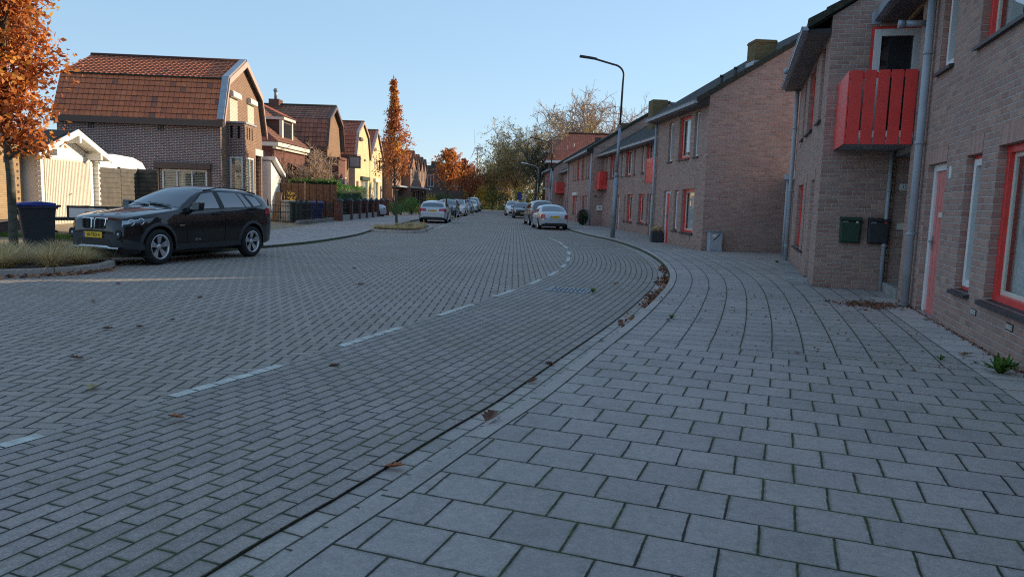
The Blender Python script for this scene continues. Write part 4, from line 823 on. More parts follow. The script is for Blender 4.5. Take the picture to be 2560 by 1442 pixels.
# ---- trailer
t = thing('flatbed_trailer', 'grey flatbed trailer with white side panels parked between wheelie bin and black car', 'trailer', (-12.0,19.7,.11), R(12))
b = MB(); b.box(0,3.0,0,1.5,.52,.60); b.box(0,.06,0,1.5,.6,.9); [b.box(x,x+.05,-.02,.03,.52,.92) for x in (0,.98,1.96,2.95)]; b.box(0,3,-.02,.03,.86,.92); b.build('frame', M['dkgrey'], t)
for k in range(3): b = MB(); b.box(.06+k*.98,.96+k*.98,-.012,.02,.605,.855); b.build('side_panel', M['white'], t)
b = MB(); b.lathe([(.001,0),(.055,0),(.055,.006),(.001,.006)], 12, (.5,-.02,.73), 'y'); b.build('reflector', M['redpale'], t)
b = MB(); b.tube([(.05,.75,.55),(-.9,.75,.52),(-1.0,.75,.52)], .05, 8); b.bar((-.75,.75,.95),(-.62,.75,.2),.05,.05); b.bar((-.76,.75,.95),(-1.0,.75,.98),.03,.03); b.build('drawbar', M['dkgrey'], t); b = MB(); b.lathe([(.03,-.04),(.11,-.04),(.11,.04),(.03,.04)], 14, (-.6,.75,.11), 'y'); b.build('jockey_wheel', M['tyre'], t)
for y in (-.16, 1.5): b = MB(); b.lathe([(.14,0),(.28,.0),(.3,.05),(.3,.13),(.28,.17),(.14,.17)], 20, (1.7,y,.28), 'y'); b.build('wheel', M['tyre'], t); b = MB(); b.tube([(1.7+.36*math.cos(a), y+.08, .28+.36*math.sin(a)) for a in np.linspace(0, PI, 12)], .03, 6); b.build('fender', M['steel'], t)
tb = thing('cardboard_box', 'brown box lying on the flatbed trailer', 'box', hang(t, (.9,.4,.605)), R(20)); b = MB(); b.box(-.3,.3,-.2,.2,0,.3); b.box(-.32,.0,-.22,.22,.3,.315); b.build('carton', M['woodpale'], tb, bevel=.01)
tb = thing('plastic_sheet', 'curved black plastic sheet on the flatbed trailer beside the brown box', 'sheet', hang(t, (1.7,.5,.605)), R(12)); b = MB(); P = []
for i in range(13):
    a = PI*i/12
    for y in (-.4,.4): P.append((.36*math.cos(a)*1.2, y, .05+.30*math.sin(a)))
b.smooth = True; b.grid(P, 13, 2); b.build('sheet', M['bindk'], tb)
# ---- wheelie bins
def wheelie(label, loc, rz, body, lid, group=None):
    t = thing('wheelie_bin', label, 'bin', loc, rz, group)
    b = MB(); lo = [(-.24,-.25),(.24,-.25),(.24,.30),(-.24,.30)]; hi = [(-.29,-.36),(.29,-.36),(.29,.36),(-.29,.36)]
    A = [b.P((x,y,.04)) for x, y in lo]; B = [b.P((x,y,.96)) for x, y in hi]; b.idx(A[::-1]); b.idx(B)
    for i in range(4): j = (i+1)%4; b.idx([A[i],A[j],B[j],B[i]])
    b.build('body', M[body], t, bevel=.03); b = MB(); b.box(-.31,.31,-.38,.40,.93,.985); b.build('rim', M[body], t, bevel=.012)
    b = MB(); b.prism([(-.32,-.43,.99),(-.32,.36,.99),(-.32,.36,1.06),(-.32,.1,1.09),(-.32,-.3,1.06),(-.32,-.43,1.015)], (.64,0,0)); b.build('lid', M[lid], t, bevel=.02)
    b = MB(); b.tube([(-.25,.45,1.0),(.25,.45,1.0)], .018, 8); [b.bar((x,.38,.97),(x,.46,1.0),.03,.03) for x in (-.25,.25)]; b.build('handle', M[body], t)
    for x in (-.27,.27): b = MB(); b.lathe([(.03,-.025),(.1,-.025),(.1,.025),(.03,.025)], 16, (x,.3,.1), 'x'); b.build('wheel', M['tyre'], t)
    for x in (-.09,.09): b = MB(); b.box(x-.015,x+.015,-.37,-.352,.78,.9); b.build('slot', M['black'], t)
    return t
wheelie('dark grey wheelie bin with blue lid beside the tree trunk in the grass bed', (-10.9,16.75,SW), R(-52), 'bindk', 'blue')
wheelie('green wheelie bin behind the black iron fence', (-10.85,36.6,SW), R(25), 'green', 'green', 'bins behind the iron fence'); wheelie('dark wheelie bin with green lid between the green and the blue bin', (-10.7,37.7,SW), R(20), 'bindk', 'green', 'bins behind the iron fence'); wheelie('all blue wheelie bin behind the black iron fence', (-10.45,38.9,SW), R(20), 'blue', 'blue', 'bins behind the iron fence')
t = thing('concrete_barrel', 'pale round concrete planter barrel behind the iron gate', 'planter', (-11.35,36.9,SW)); b = MB(); b.lathe([(.01,0),(.30,0),(.33,.1),(.33,1.0),(.01,1.0)], 24); b.build('barrel', M['offwhite'], t); b = MB(); b.lathe([(.29,1.0),(.37,1.0),(.37,1.1),(.29,1.1)], 24, close=True); b.build('rim', M['offwhite'], t); b = MB(); [b.lathe([(.332,z),(.336,z+.01),(.332,z+.02)], 24) for z in (.25,.5,.75)]; b.build('groove', M['concrete'], t)
t = thing('wooden_plank', 'pale wooden boards leaning upright behind the iron gate', 'plank', (-11.85,36.4,SW)); b = MB(); b.bar((0,0,0),(.12,.3,1.5),.32,.035,0,(0,1,0)); b.build('board', M['woodpale'], t); b = MB(); b.bar((-.05,-.06,0),(0,.2,.72),.26,.035,0,(0,1,0)); b.build('board', M['woodpale'], t)
# ---- iron fence and gate
def iron_panel(t, p, q, z0, z1, loops=True, name='panel', gap=.11):
    p, q = Vector((*p,0)), Vector((*q,0)); L = (q-p).length; n = max(2, int(L/gap)); d = (q-p)/n; b = MB()
    for z in (z0+.08, z0+(z1-z0)*.55, z1-.12): b.bar(p+Vector((0,0,z)), q+Vector((0,0,z)), .018, .03)
    for i in range(n+1):
        a = p+d*i; b.bar(a+Vector((0,0,z0)), a+Vector((0,0,z1 if i % 2 else z1-.05)), .014, .014)
        if loops and i % 2 and i < n-1: b.tube([a+Vector((0,0,z1)), a+d*.3+Vector((0,0,z1+.07)), a+d+Vector((0,0,z1+.09)), a+d*1.7+Vector((0,0,z1+.07)), a+d*2+Vector((0,0,z1))], .008, 5, cap=False)
    return b.build(name, M['iron'], t)
t = thing('iron_fence', 'black wrought iron fence on a low stone kerb in front of the three wheelie bins', 'fence', (-10.2,34.3,SW))
b = MB(); b.prism([(-.08,0,0),(.12,0,0),(.12,6.6,0),(-.08,6.6,0)], (.1,0,.2)); b.build('kerb_base', M['concrete'], t)
for k in range(4): iron_panel(t, (.03+k*.04,.1+k*1.6), (.07+k*.04,1.62+k*1.6), .2, 1.08, k == 0)
for k in range(5): b = MB(); b.box(-.01+k*.04,.05+k*.04,.02+k*1.6,.08+k*1.6,.2,1.2); b.build('post', M['iron'], t)
t = thing('iron_gate', 'hooped black iron gate across the drive left of the iron fence', 'gate', (-11.75,35.15,SW)); iron_panel(t, (0,0), (1.45,.2), .04, .98, True); b = MB(); b.box(-.05,.0,-.03,.03,0,1.15); b.build('post', M['iron'], t); b = MB(); b.box(1.46,1.53,.17,.24,0,1.15); b.build('post', M['iron'], t); iron_panel(t, (-1.2,-.1), (-.08,0), .04, .95, True)
# ---- brown wooden fence
t = thing('wooden_fence', 'brown vertical board fence behind the wheelie bins under the bare climber', 'fence', (-13.5,41.3,0)); 
for k in range(2):
    b = MB(); x0 = k*1.78
    for i in range(9): b.box(x0+i*.195+.006,x0+(i+1)*.195-.004,-.02+(i%2)*.035,.0+(i%2)*.035,.05,2.12-.03*k+random.uniform(-.012,.012))
    b.build('board_panel', M['wood'], t)
b = MB(); b.box(1.72,1.80,-.05,.05,0,2.2); b.build('post', M['woodpale'], t)
# ---- pillar wall
t = thing('pillar_wall', 'low garden wall with red brick pillars, dark caps and iron panels along the left pavement', 'garden wall', (-9.85,41.4,SW))
PY = [0,2.6,5.0,7.2,9.3,11.2,13.2,15.4]
b = MB(); b.box(-.08,.08,.15,13.2,0,.32); b.build('base_wall', M['concrete'], t)
for k, y in enumerate(PY):
    b = MB(); b.box(-.17,.17,y-.17,y+.17,0,1.12); p = b.build('pillar', M['brickRed'], t)
    b = MB(); A = [b.P(q) for q in ((-.22,y-.22,1.12),(.22,y-.22,1.12),(.22,y+.22,1.12),(-.22,y+.22,1.12),(0,y-.02,1.33),(0,y+.02,1.33))]; b.idx((A[3],A[2],A[1],A[0])); b.idx((A[0],A[1],A[4])); b.idx((A[1],A[2],A[5],A[4])); b.idx((A[2],A[3],A[5])); b.idx((A[3],A[0],A[4],A[5])); b.build('cap', M['dkgrey'], p)
for k in range(6): iron_panel(t, (0,PY[k]+.2), (0,PY[k+1]-.2), .36, 1.0, False, gap=.14)
# ---- H2
H2 = LH('gambrel_house', 'dark red brick house with brown gambrel roof and small sign board behind the bare climber', -12.8, 49.5, 0)
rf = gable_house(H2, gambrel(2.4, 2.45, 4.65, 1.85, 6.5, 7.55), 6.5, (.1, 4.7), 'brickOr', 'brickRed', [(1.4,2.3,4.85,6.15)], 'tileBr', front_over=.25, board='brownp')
window(H2, 1.4, 2.3, 4.85, 6.15, 'offwhite', None, None, d=.04, glass='glassdk', sill=False)
b = MB(); b.box(1.9,2.8,3.6,4.3,7.3,7.95); b.build('chimney', M['brickRed'], rf); b = MB(); b.tube([(2.35,3.95,7.9),(2.35,3.95,8.7)], .11, 10); b.tube([(2.35,3.95,8.5),(2.35,3.95,8.62)], .16, 10); b.build('chimney_pipe', M['steel'], rf)
b = MB(); b.M = Matrix.Translation((0,-.9,0)); wall(b, .3, 2.2, -.1, 3.9, [(.8,1.7,1.0,2.7)], 0, .1); b.M = None; b.face([(.3,0,-.1),(.3,-.9,-.1),(.3,-.9,3.9),(.3,0,3.9)]); b.face([(2.2,-.9,-.1),(2.2,0,-.1),(2.2,0,3.9),(2.2,-.9,3.9)]); b.box(.2,2.3,-1.0,0,3.9,4.05); b.build('porch', M['brickRed'], H2)
window(H2, .8, 1.7, 1.0, 2.7, 'offwhite', None, Matrix.Translation((0,-.9,0)), d=.04, glass='glassdk', mull=(.5,))
b = MB(); b.M = Matrix.Translation((0,-.6,0)); wall(b, 2.8, 4.6, -.1, 4.1, [(3.1,4.3,.9,2.8)], 0, .1); b.M = None; b.face([(2.8,0,-.1),(2.8,-.6,-.1),(2.8,-.6,4.1),(2.8,0,4.1)]); b.box(2.8,4.6,-.6,0,4.1,4.15); b.build('bay', M['brickOr'], H2); window(H2, 3.1, 4.3, .9, 2.8, 'offwhite', None, Matrix.Translation((0,-.6,0)), d=.04, glass='glassdk', mull=(.33,.66))
b = MB(); b.box(.1,.35,-.2,0,-.1,4.9); b.build('pilaster', M['brickOr'], H2)
b = MB(); b.box(4.55,4.6,-1.5,-.62,3.5,4.4); sg = b.build('sign_board', M['signgreen'], H2, bevel=.02); b = MB(); b.bar((4.57,-1.5,4.45),(4.57,0,4.45),.04,.04); b.build('bracket', M['iron'], sg)
b = MB(); b.box(4.54,4.549,-1.4,-.72,3.62,4.28); b.build('sign_panel', M['steel'], sg)
# wing in front of H2 (porch roof with white cornice)
t = LH('brick_wing', 'dark red brick wing with tiled roof, dormer and white cornice between the two gambrel houses', -13.9, 42.6, 0)
b = MB(); wall(b, 0, 6.9, -.1, 4.2, [(1.2,2.2,.9,2.7),(4.4,5.4,0,2.6)]); b.face([(0,5,-.1),(0,0,-.1),(0,0,4.2),(0,5,4.2)]); b.build('wall', M['brickRed'], t); b = MB(); b.box(-.3,6.9,-.35,5,4.2,4.42); b.box(-.2,6.9,-.2,0,4.05,4.2); b.build('cornice', M['offwhite'], t)
window(t, 1.2, 2.2, .9, 2.7, 'offwhite', None, None, glass='glassdk', mull=(.5,)); window(t, 4.4, 5.4, .0, 2.6, 'offwhite', None, None, glass='glassdk', mull=(.5,), sill=False)
b = MB(); tile_sheet(b, (-.3,-.35,4.44), (1,0,0), (0,3.6,2.9), 7.2, 4.6, .27, .34); roofq(b, [(-.3,5.2,4.44),(-.3,-.35,4.44),(.0,3.2,7.2),(.0,3.3,7.2)], .27, .34); b.build('roof', M['tileBr'], t)
b = MB(); b.box(2.1,4.0,.2,2.5,4.5,5.95); dm = b.build('dormer', M['brownp'], t); b = MB(); b.box(1.95,2.2,.12,.3,4.5,5.9); b.box(3.9,4.12,.12,.3,4.5,5.9); b.box(1.9,4.2,-.02,2.6,5.9,6.05); b.build('pilaster', M['offwhite'], dm); b = MB(); tile_sheet(b, (1.8,-.1,6.06), (1,0,0), (0,2.4,1.1), 2.5, 2.9, .27, .34); b.build('dormer_roof', M['tileOr'], dm); b = MB(); b.box(2.25,3.85,.17,.199,4.75,5.75); b.build('dormer_window', M['glassdk'], dm)
b = MB(); b.face([(2.6,-1.6,2.6),(6.6,-1.6,2.6),(6.6,0,3.4),(2.6,0,3.4)], 0, [(0,0),(15,0),(15,5),(0,5)]); b.box(2.6,6.6,-1.62,-1.5,2.42,2.6); b.build('porch_roof', M['brownp'], t); b = MB(); [b.bar((6.5,-1.55,z0),(6.5,-1.55,z1),.09,.09) for z0, z1 in ((0,2.45),)]; b.build('porch_post', M['white'], t)
# ---- H3, H4: yellow rendered gables
def yellow(label, y, w, prof, mat, wins, wall_side, tm='tileRed'):
    t = LH('gabled_house', label, -12.8, y, 0, group='yellow gabled houses in the left row'); ops = [q[:4] for q in wins]
    gable_house(t, prof, 7, (.05, w-.05), mat, wall_side, ops, tm, front_over=.12, board='board', boardh=.14)
    for x0, x1, z0, z1, k in wins:
        if k == 's': shutter(t, x0, x1, z0, z1, True, 'white', .05, 'brownp')
        elif k == 'g': window(t, x0, x1, z0, z1, 'offwhite', None, None, d=.05, glass='glass', curtain=('net',0,1), mull=(.5,)); b = MB(); b.box(x0-.1,x1+.1,-.2,-.002,z1+.02,z1+.32); b.build('awning_box', M['green'] if y < 62 else M['offwhite'], t)
        elif k == 'w': window(t, x0, x1, z0, z1, 'brownp', None, None, d=.05, glass='glassdk')
        else: b = MB(); b.box(x0+.02,x1-.02,.06,.1,z0,z1); b.build('door', M['brownp'], t)
    return t
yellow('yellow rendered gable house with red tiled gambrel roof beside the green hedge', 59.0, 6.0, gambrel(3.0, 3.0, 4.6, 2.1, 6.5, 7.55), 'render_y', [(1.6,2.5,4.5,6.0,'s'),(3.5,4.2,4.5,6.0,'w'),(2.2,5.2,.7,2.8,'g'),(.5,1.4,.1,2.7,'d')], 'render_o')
b = None
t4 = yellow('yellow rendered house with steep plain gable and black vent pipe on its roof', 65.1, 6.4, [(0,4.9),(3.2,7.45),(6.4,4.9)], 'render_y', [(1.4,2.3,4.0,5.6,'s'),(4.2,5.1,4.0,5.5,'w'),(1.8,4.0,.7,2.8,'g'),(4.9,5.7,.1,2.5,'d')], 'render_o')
b = MB(); b.tube([(2.6,1.2,6.9),(2.6,1.2,7.9)], .09, 8); b.tube([(2.6,1.2,7.75),(2.6,1.2,7.95)], .15, 8); b.build('vent_pipe', M['dkgrey'], t4)
# ---- far row of small gables
for k, (y, w, za, lab) in enumerate(((71.6,7.6,6.9,'brick gable house right behind the orange street tree'),(79.0-1.4,4.2,6.35,'first small sunlit brick gable right of the orange street tree'),(81.9,3.7,6.2,'second small sunlit brick gable right of the orange street tree'),(85.6,3.1,6.1,'third small sunlit brick gable right of the orange street tree'),(88.7,2.8,6.0,'last small sunlit brick gable of the left row'))):
    t = LH('gabled_house', lab, -11.9 if k == 0 else -11.0, y, 0, group='small brick gables in the left row'); c = w/2; ops = [(c-.9,c-.3,3.4,4.8),(c+.3,c+.9,3.4,4.8),(.3,1.1,.1,2.3),(1.4,w-.3,.7,2.3)]
    gable_house(t, [(0,4.7),(c,za),(w,4.7)], 7, (.02,w-.02), 'brickFar', 'brickFar', ops, 'tileRed', front_over=.1, board='brownp', boardh=.1, real=False)
    for o in ops: window(t, *o, 'offwhite' if o[2] > 1 else 'brownp', None, None, d=.05, glass='glassdk', sill=False)
    b = MB(); b.box(.05,w-.05,-.7,-.002,2.5,2.64); b.build('canopy', M['zinc'], t)
# ---- dark building closing the view on the left
t = thing('flat_roofed_building', 'dark brick flat-roofed building behind the far orange trees', 'building', (-14.2,112,0)); b = MB(); wall(b, 0, 7.5, -.1, 6.4, [(.9,1.9,3.2,5.0),(5,6,3.2,5)]); b.face([(7.5,0,-.1),(7.5,8,-.1),(7.5,8,6.4),(7.5,0,6.4)]); b.face([(0,0,6.4),(7.5,0,6.4),(7.5,8,6.4),(0,8,6.4)]); b.build('wall', M['brickDk'], t)
for o in ((.9,1.9,3.2,5.0),(5,6,3.2,5)): window(t, *o, 'white', None, None, glass='glassdk', mull=(.5,))
b = MB(); b.box(1.2,2.6,2,3,6.4,7.1); b.build('roof_unit', M['brickDk'], t); b = MB(); b.box(3.6,4.2,1,1.5,6.4,6.9); b.build('roof_unit', M['dkgrey'], t)
# ------------------------------------------------------------------ street furniture
def lamp(label, loc, h, arm, az, lean=0., head='dkgrey', group='street lamps', base=True):
    t = thing('street_lamp', label, 'street lamp', loc, az, group)
    pts = [(0,0,0),(lean*.3,0,h*.4)]; b = MB(); b.tube([(0,0,0),(lean*.35,0,h*.36)], [.1,.095], 14); b.tube([(lean*.35,0,h*.36),(lean*.37,0,h*.385)], [.1,.068], 14); b.tube([(lean*.37,0,h*.385),(lean*.62,0,h*.65)], [.066,.056], 12)
    b.tube([(lean*.62,0,h*.65),(lean*.63,0,h*.665)], [.06,.045], 12); b.build('pole', M['steel'], t)
    b = MB(); pa = [(lean*.63,0,h*.66),(lean*.9,0,h*.9)]; x0 = lean
    for k in range(9): a = (k/8)*PI*.46; pa.append((x0-.5*(1-math.cos(a)), 0, h-.35+.42*math.sin(a)))
    e = pa[-1]; pa.append((e[0]-(arm-.5), 0, e[2]+arm*.16)); b.tube(pa, [.045]*2+[.04]*(len(pa)-2), 10); b.build('arm', M['dkgrey' if head == 'dkgrey' else 'steel'], t)
    e = pa[-1]; b = MB(); b.M = Matrix.Translation(e) @ Matrix.Rotation(R(-171), 4, 'Y'); b.prism([(-.12,-.05,-.05),(.1,-.09,-.05),(.62,-.11,-.03),(.62,.11,-.03),(.1,.09,-.05),(-.12,.05,-.05)], (0,0,.085)); hd = b.build('lamp_head', M[head], t, bevel=.02)
    return t
lamp('tall grey street lamp with dark flat head arching over the bend', (4.19,31.1,SW), 7.05, 1.3, 0, .16)
lamp('slender street lamp far along the right row reaching to the roofs', (2.95,62,SW), 6.3, 1.3, 0, .05, group='street lamps'); lamp('short street lamp with white round head in front of the large bare tree trunk', (2.3,75,SW), 4.9, 1.2, 0, .0, head='white')
t = thing('utility_cabinet', 'light grey metal utility cabinet standing against the plain gable wall', 'cabinet', (6.28,23.47,SW), R(5)); b = MB(); b.box(0,.42,0,.26,.0,.62); b.build('body', M['pipe'], t, bevel=.008); b = MB(); b.box(-.02,.44,-.03,.28,.62,.66); b.build('lid', M['steel'], t, bevel=.006); b = MB(); b.box(.03,.39,-.012,-.002,.05,.59); dr = b.build('door', M['pipe'], t, bevel=.004); b = MB(); b.bar((.12,-.015,.36),(.33,-.015,.56),.03,.004,0,(0,1,0)); b.build('stripe', M['dkgrey'], dr); b = MB(); b.box(.08,.2,-.014,-.012,.47,.54); b.build('sticker', M['white'], dr)
t = thing('planter_box', 'black cube planter with a small dead plant in front of the red front door', 'planter', (5.55,28.45,SW), R(-5)); b = MB(); b.box(-.22,.22,-.22,.22,0,.43); b.build('box', M['bindk'], t, bevel=.02); PLANTER = t
t = thing('road_sign', 'small blue rectangular sign on a post at the far bend', 'road sign', (.6,96,0)); b = MB(); b.tube([(0,0,0),(0,0,2.6)], .04, 8); b.build('post', M['steel'], t); b = MB(); b.box(-.3,.3,-.06,-.045,1.6,2.6); b.build('sign_plate', M['blue'], t, bevel=.02)
t = thing('marker_post', 'white marker post beside the blue sign at the far bend', 'post', (1.4,98,0)); b = MB(); b.box(-.12,.12,-.05,.05,0,2.3); b.build('post', M['white'], t, bevel=.03); b = MB(); b.box(-.121,.121,-.051,.051,2.0,2.1); b.build('band', M['red'], t)
# wind turbine far beyond
t = thing('wind_turbine', 'pale grey three-bladed wind turbine far beyond the bend', 'wind turbine', (-54,1050,0), R(-72)); M['turb'] = plain('turbine_white', (.74,.76,.78), .5, var=0)
b = MB(); b.tube([(0,0,0),(0,0,72)], [2.2,1.25], 16); b.build('tower', M['turb'], t); b = MB(); b.box(-1.6,1.6,-3,7.5,71.5,75); b.build('nacelle', M['turb'], t, bevel=.5); b = MB(); b.lathe([(.1,-2.2),(1.0,-1.6),(1.5,0)], 14, (0,-3,73.3), 'y'); hb = b.build('hub', M['turb'], t)
for a in (R(92), R(214), R(334)):
    b = MB(); P = []
    for i, (r, c) in enumerate(((.8,1.2),(3,1.3),(6,2.6),(12,2.1),(20,1.3),(27,.5))):
        d = Vector((math.cos(a),0,math.sin(a))); n = Vector((-d.z,0,d.x)); o = Vector((0,-4.3-.02*r*r*.1,73.3)) + d*r
        P += [o-n*c*.3, o+Vector((0,-.35,0))*(1-i*.14), o+n*c*.7, o+Vector((0,.35,0))*(1-i*.14)]
    for i in range(5):
        for k in range(4): j = (k+1)%4; b.face([P[i*4+k],P[i*4+j],P[i*4+4+j],P[i*4+4+k]])
    b.build('blade', M['turb'], hb)
# ------------------------------------------------------------------ cars
def pchip(xs, ys):
    xs = np.array(xs, float); ys = np.array(ys, float); h = np.diff(xs); dl = np.diff(ys)/h; d = np.zeros_like(ys)
    for i in range(1, len(xs)-1):
        if dl[i-1]*dl[i] > 0: w1 = 2*h[i]+h[i-1]; w2 = h[i]+2*h[i-1]; d[i] = (w1+w2)/(w1/dl[i-1]+w2/dl[i])
    d[0] = dl[0]; d[-1] = dl[-1]
    def f(x):
        x = min(max(x, xs[0]), xs[-1]); i = min(int(np.searchsorted(xs, x, 'right'))-1, len(xs)-2); t = (x-xs[i])/h[i]
        return ys[i]*(2*t**3-3*t*t+1) + h[i]*d[i]*(t**3-2*t*t+t) + ys[i+1]*(3*t*t-2*t**3) + h[i]*d[i+1]*(t**3-t*t)
    return f
def car_paint(name, col, metal=.0, rough=.28, coat=.8):
    t = NT(name); n = t.noise(t.obj(), 2.0, 4, .6); dust = t.mr(n, .4, .75, 0., .025)
    return t.set(col=t.mix(dust, col, (.25,.24,.22)), rough=t.mixf(n, rough, rough+.1), metal=metal, coat=coat, crough=.03, spec=.25)
M['p_black'] = car_paint('car_paint_black', (.004,.004,.005), 0., .18); M['p_silver'] = car_paint('car_paint_silver', (.52,.56,.60), .55, .32); M['p_white'] = car_paint('car_paint_white', (.70,.71,.72), 0, .3)
M['p_dark'] = car_paint('car_paint_dark', (.03,.04,.055), .3, .3); M['p_grey'] = car_paint('car_paint_grey', (.16,.17,.18), .4, .3)
M['clad'] = plain('grey_cladding', (.035,.036,.04), .6, var=.1); M['tail'] = plain('tail_light_red', (.45,.012,.02), .15, var=0, coat=1); M['lens'] = plain('headlamp_lens', (.36,.40,.45), .08, .5, var=0, coat=1); M['seat'] = plain('seat_fabric', (.06,.06,.062), .9, var=.1); M['seatpale'] = plain('pale_upholstery', (.38,.34,.28), .9, var=.1)
class Car:
    """s runs from the nose (0) to the tail (L); local +x points to the nose, z up"""
    def __init__(c, L, W, top, belt, plan, zb, ax1, ax2, wr, tumble=.40, arch=.075, crown=.05):
        c.L, c.W = L, W; c.top = pchip(*zip(*top)); c.belt = pchip(*zip(*belt)); c.plan = pchip(*zip(*plan)); c.zb = pchip(*zip(*zb)); c.ax = (ax1, ax2); c.wr = wr; c.tumble = tumble; c.arch = wr + arch; c.crown = crown
    def bottom(c, s):
        z = c.zb(s)
        for a in c.ax:
            d = abs(s-a)
            if d < c.arch: z = max(z, c.wr + math.sqrt(max(0, c.arch**2 - d*d)))
        return z
    def keys(c, s):
        w = c.plan(s)*c.W/2; zt = c.top(s); zs = min(c.belt(s), zt-.035); zb = min(c.bottom(s), zs-.08); h = zs - zb; zl = c.zb(s)
        def yy(z):
            f = (z-zl)/max(zs-zl, .01); return w*(1 - .055*(1-min(f,1)/.55)**2 if f < .55 else 1 - .05*((f-.55)/.45)**2)
        hg = max(0., zt-zs-.06); k = [(yy(zb+h*f), zb+h*f) for f in (0,.18,.36,.54,.7,.84,.94,1.)]
        wg = k[-1][0]-.015; k.append((wg, zs+.012)); zu = zs+.012+hg*.90; wu = wg - c.tumble*hg
        for f in (.33,.66,1.): bow = .018*math.sin(f*PI)*min(1,hg*3); k.append((wg-(wg-wu)*f+bow, zs+.012+(zu-zs-.012)*f))
        for f in (.94,.82,.62,.4,.2,0.): k.append((wu*f, zu+(zt-zu)*(1-f**2.6)))
        return k
    def side_y(c, s, z):
        k = c.keys(s)[:12]; zz = [q[1] for q in k]; return float(np.interp(z, zz, [q[0] for q in k]))
    def stations(c, n=84):
        S = list(np.linspace(0, c.L, n)) + [.01,.025,.05,.08,c.L-.01,c.L-.025,c.L-.05,c.L-.08]
        for a in c.ax: S += [a + c.arch*math.sin(t)*.9999 for t in np.linspace(-PI/2, PI/2, 19)]
        return sorted(set(np.round(S, 4)))
    def pt(c, s, y, z): return (c.L/2 - s, y, z)
    def body(c, name, mat, par, n=84):
        b = MB(); b.smooth = True; S = c.stations(n); K = [c.keys(s) for s in S]; m = len(K[0]); full = []
        for s, k in zip(S, K): full.append([c.pt(s, y, z) for y, z in k] + [c.pt(s, -y, z) for y, z in k[::-1][1:]])
        w = len(full[0]); b.grid([p for r in full for p in r], len(S), w)
        b.smooth = False; f0 = [b.P(p) for p in full[0]]; b.idx(f0); f1 = [b.P(p) for p in full[-1]]; b.idx(f1[::-1])
        o = b.build(name, mat, par, fixn=True); return o
    def side_patch(c, name, mat, par, quad, off=.004, sgn=(1,-1), nu=14, nv=8, two=True):
        """quad corners (s,z): lower front, lower rear, upper rear, upper front"""
        outs = []
        for sg in sgn:
            b = MB(); b.smooth = True; P = []
            for i in range(nu+1):
                u = i/nu
                for j in range(nv+1):
                    v = j/nv; s = (quad[0][0]*(1-u)+quad[1][0]*u)*(1-v)+(quad[3][0]*(1-u)+quad[2][0]*u)*v; z = (quad[0][1]*(1-u)+quad[1][1]*u)*(1-v)+(quad[3][1]*(1-u)+quad[2][1]*u)*v
                    P.append(c.pt(s, sg*(c.side_y(s, z)+off), z))
            if sg < 0: P = [P[i*(nv+1)+nv-j] for i in range(nu+1) for j in range(nv+1)]
            b.grid(P, nu+1, nv+1); outs.append(b.build(name, M[mat], par))
        return outs
    def top_patch(c, name, mat, par, s0, s1, f=.93, off=.004, f1=None, n=12):
        b = MB(); b.smooth = True; P = []; f1 = f1 or f; m = 16
        for i in range(n+1):
            s = s0+(s1-s0)*i/n; k = c.keys(s)[11:]; ys = [q[0] for q in k][::-1]; zs = [q[1] for q in k][::-1]; ff = f+(f1-f)*i/n
            for j in range(m+1): y = ys[-1]*ff*(2*j/m-1); P.append(c.pt(s, y, float(np.interp(abs(y), ys, zs))+off))
        nrm = 1; b.grid(P, n+1, m+1); return b.build(name, M[mat], par)
    def end_patch(c, name, mat, par, quad, front=True, off=.006, nu=6, nv=4, back=0.):
        """quad in (y,z) on the nose or tail; depth found from the side profile"""
        b = MB(); b.smooth = True; P = []
        for i in range(nu+1):
            u = i/nu
            for j in range(nv+1):
                v = j/nv; y = (quad[0][0]*(1-u)+quad[1][0]*u)*(1-v)+(quad[3][0]*(1-u)+quad[2][0]*u)*v; z = (quad[0][1]*(1-u)+quad[1][1]*u)*(1-v)+(quad[3][1]*(1-u)+quad[2][1]*u)*v
                P.append((c.end_x(y, z, front)+(off if front else -off), y, z))
        b.grid(P, nu+1, nv+1); o = b.build(name, M[mat], par); return o
    def end_x(c, y, z, front=True):
        y = abs(y)
        for i in range(0, 121):
            s = i*.0075 if front else c.L-i*.0075
            if c.top(s) >= z and c.side_y(s, z) >= y: break
        return c.L/2 - s
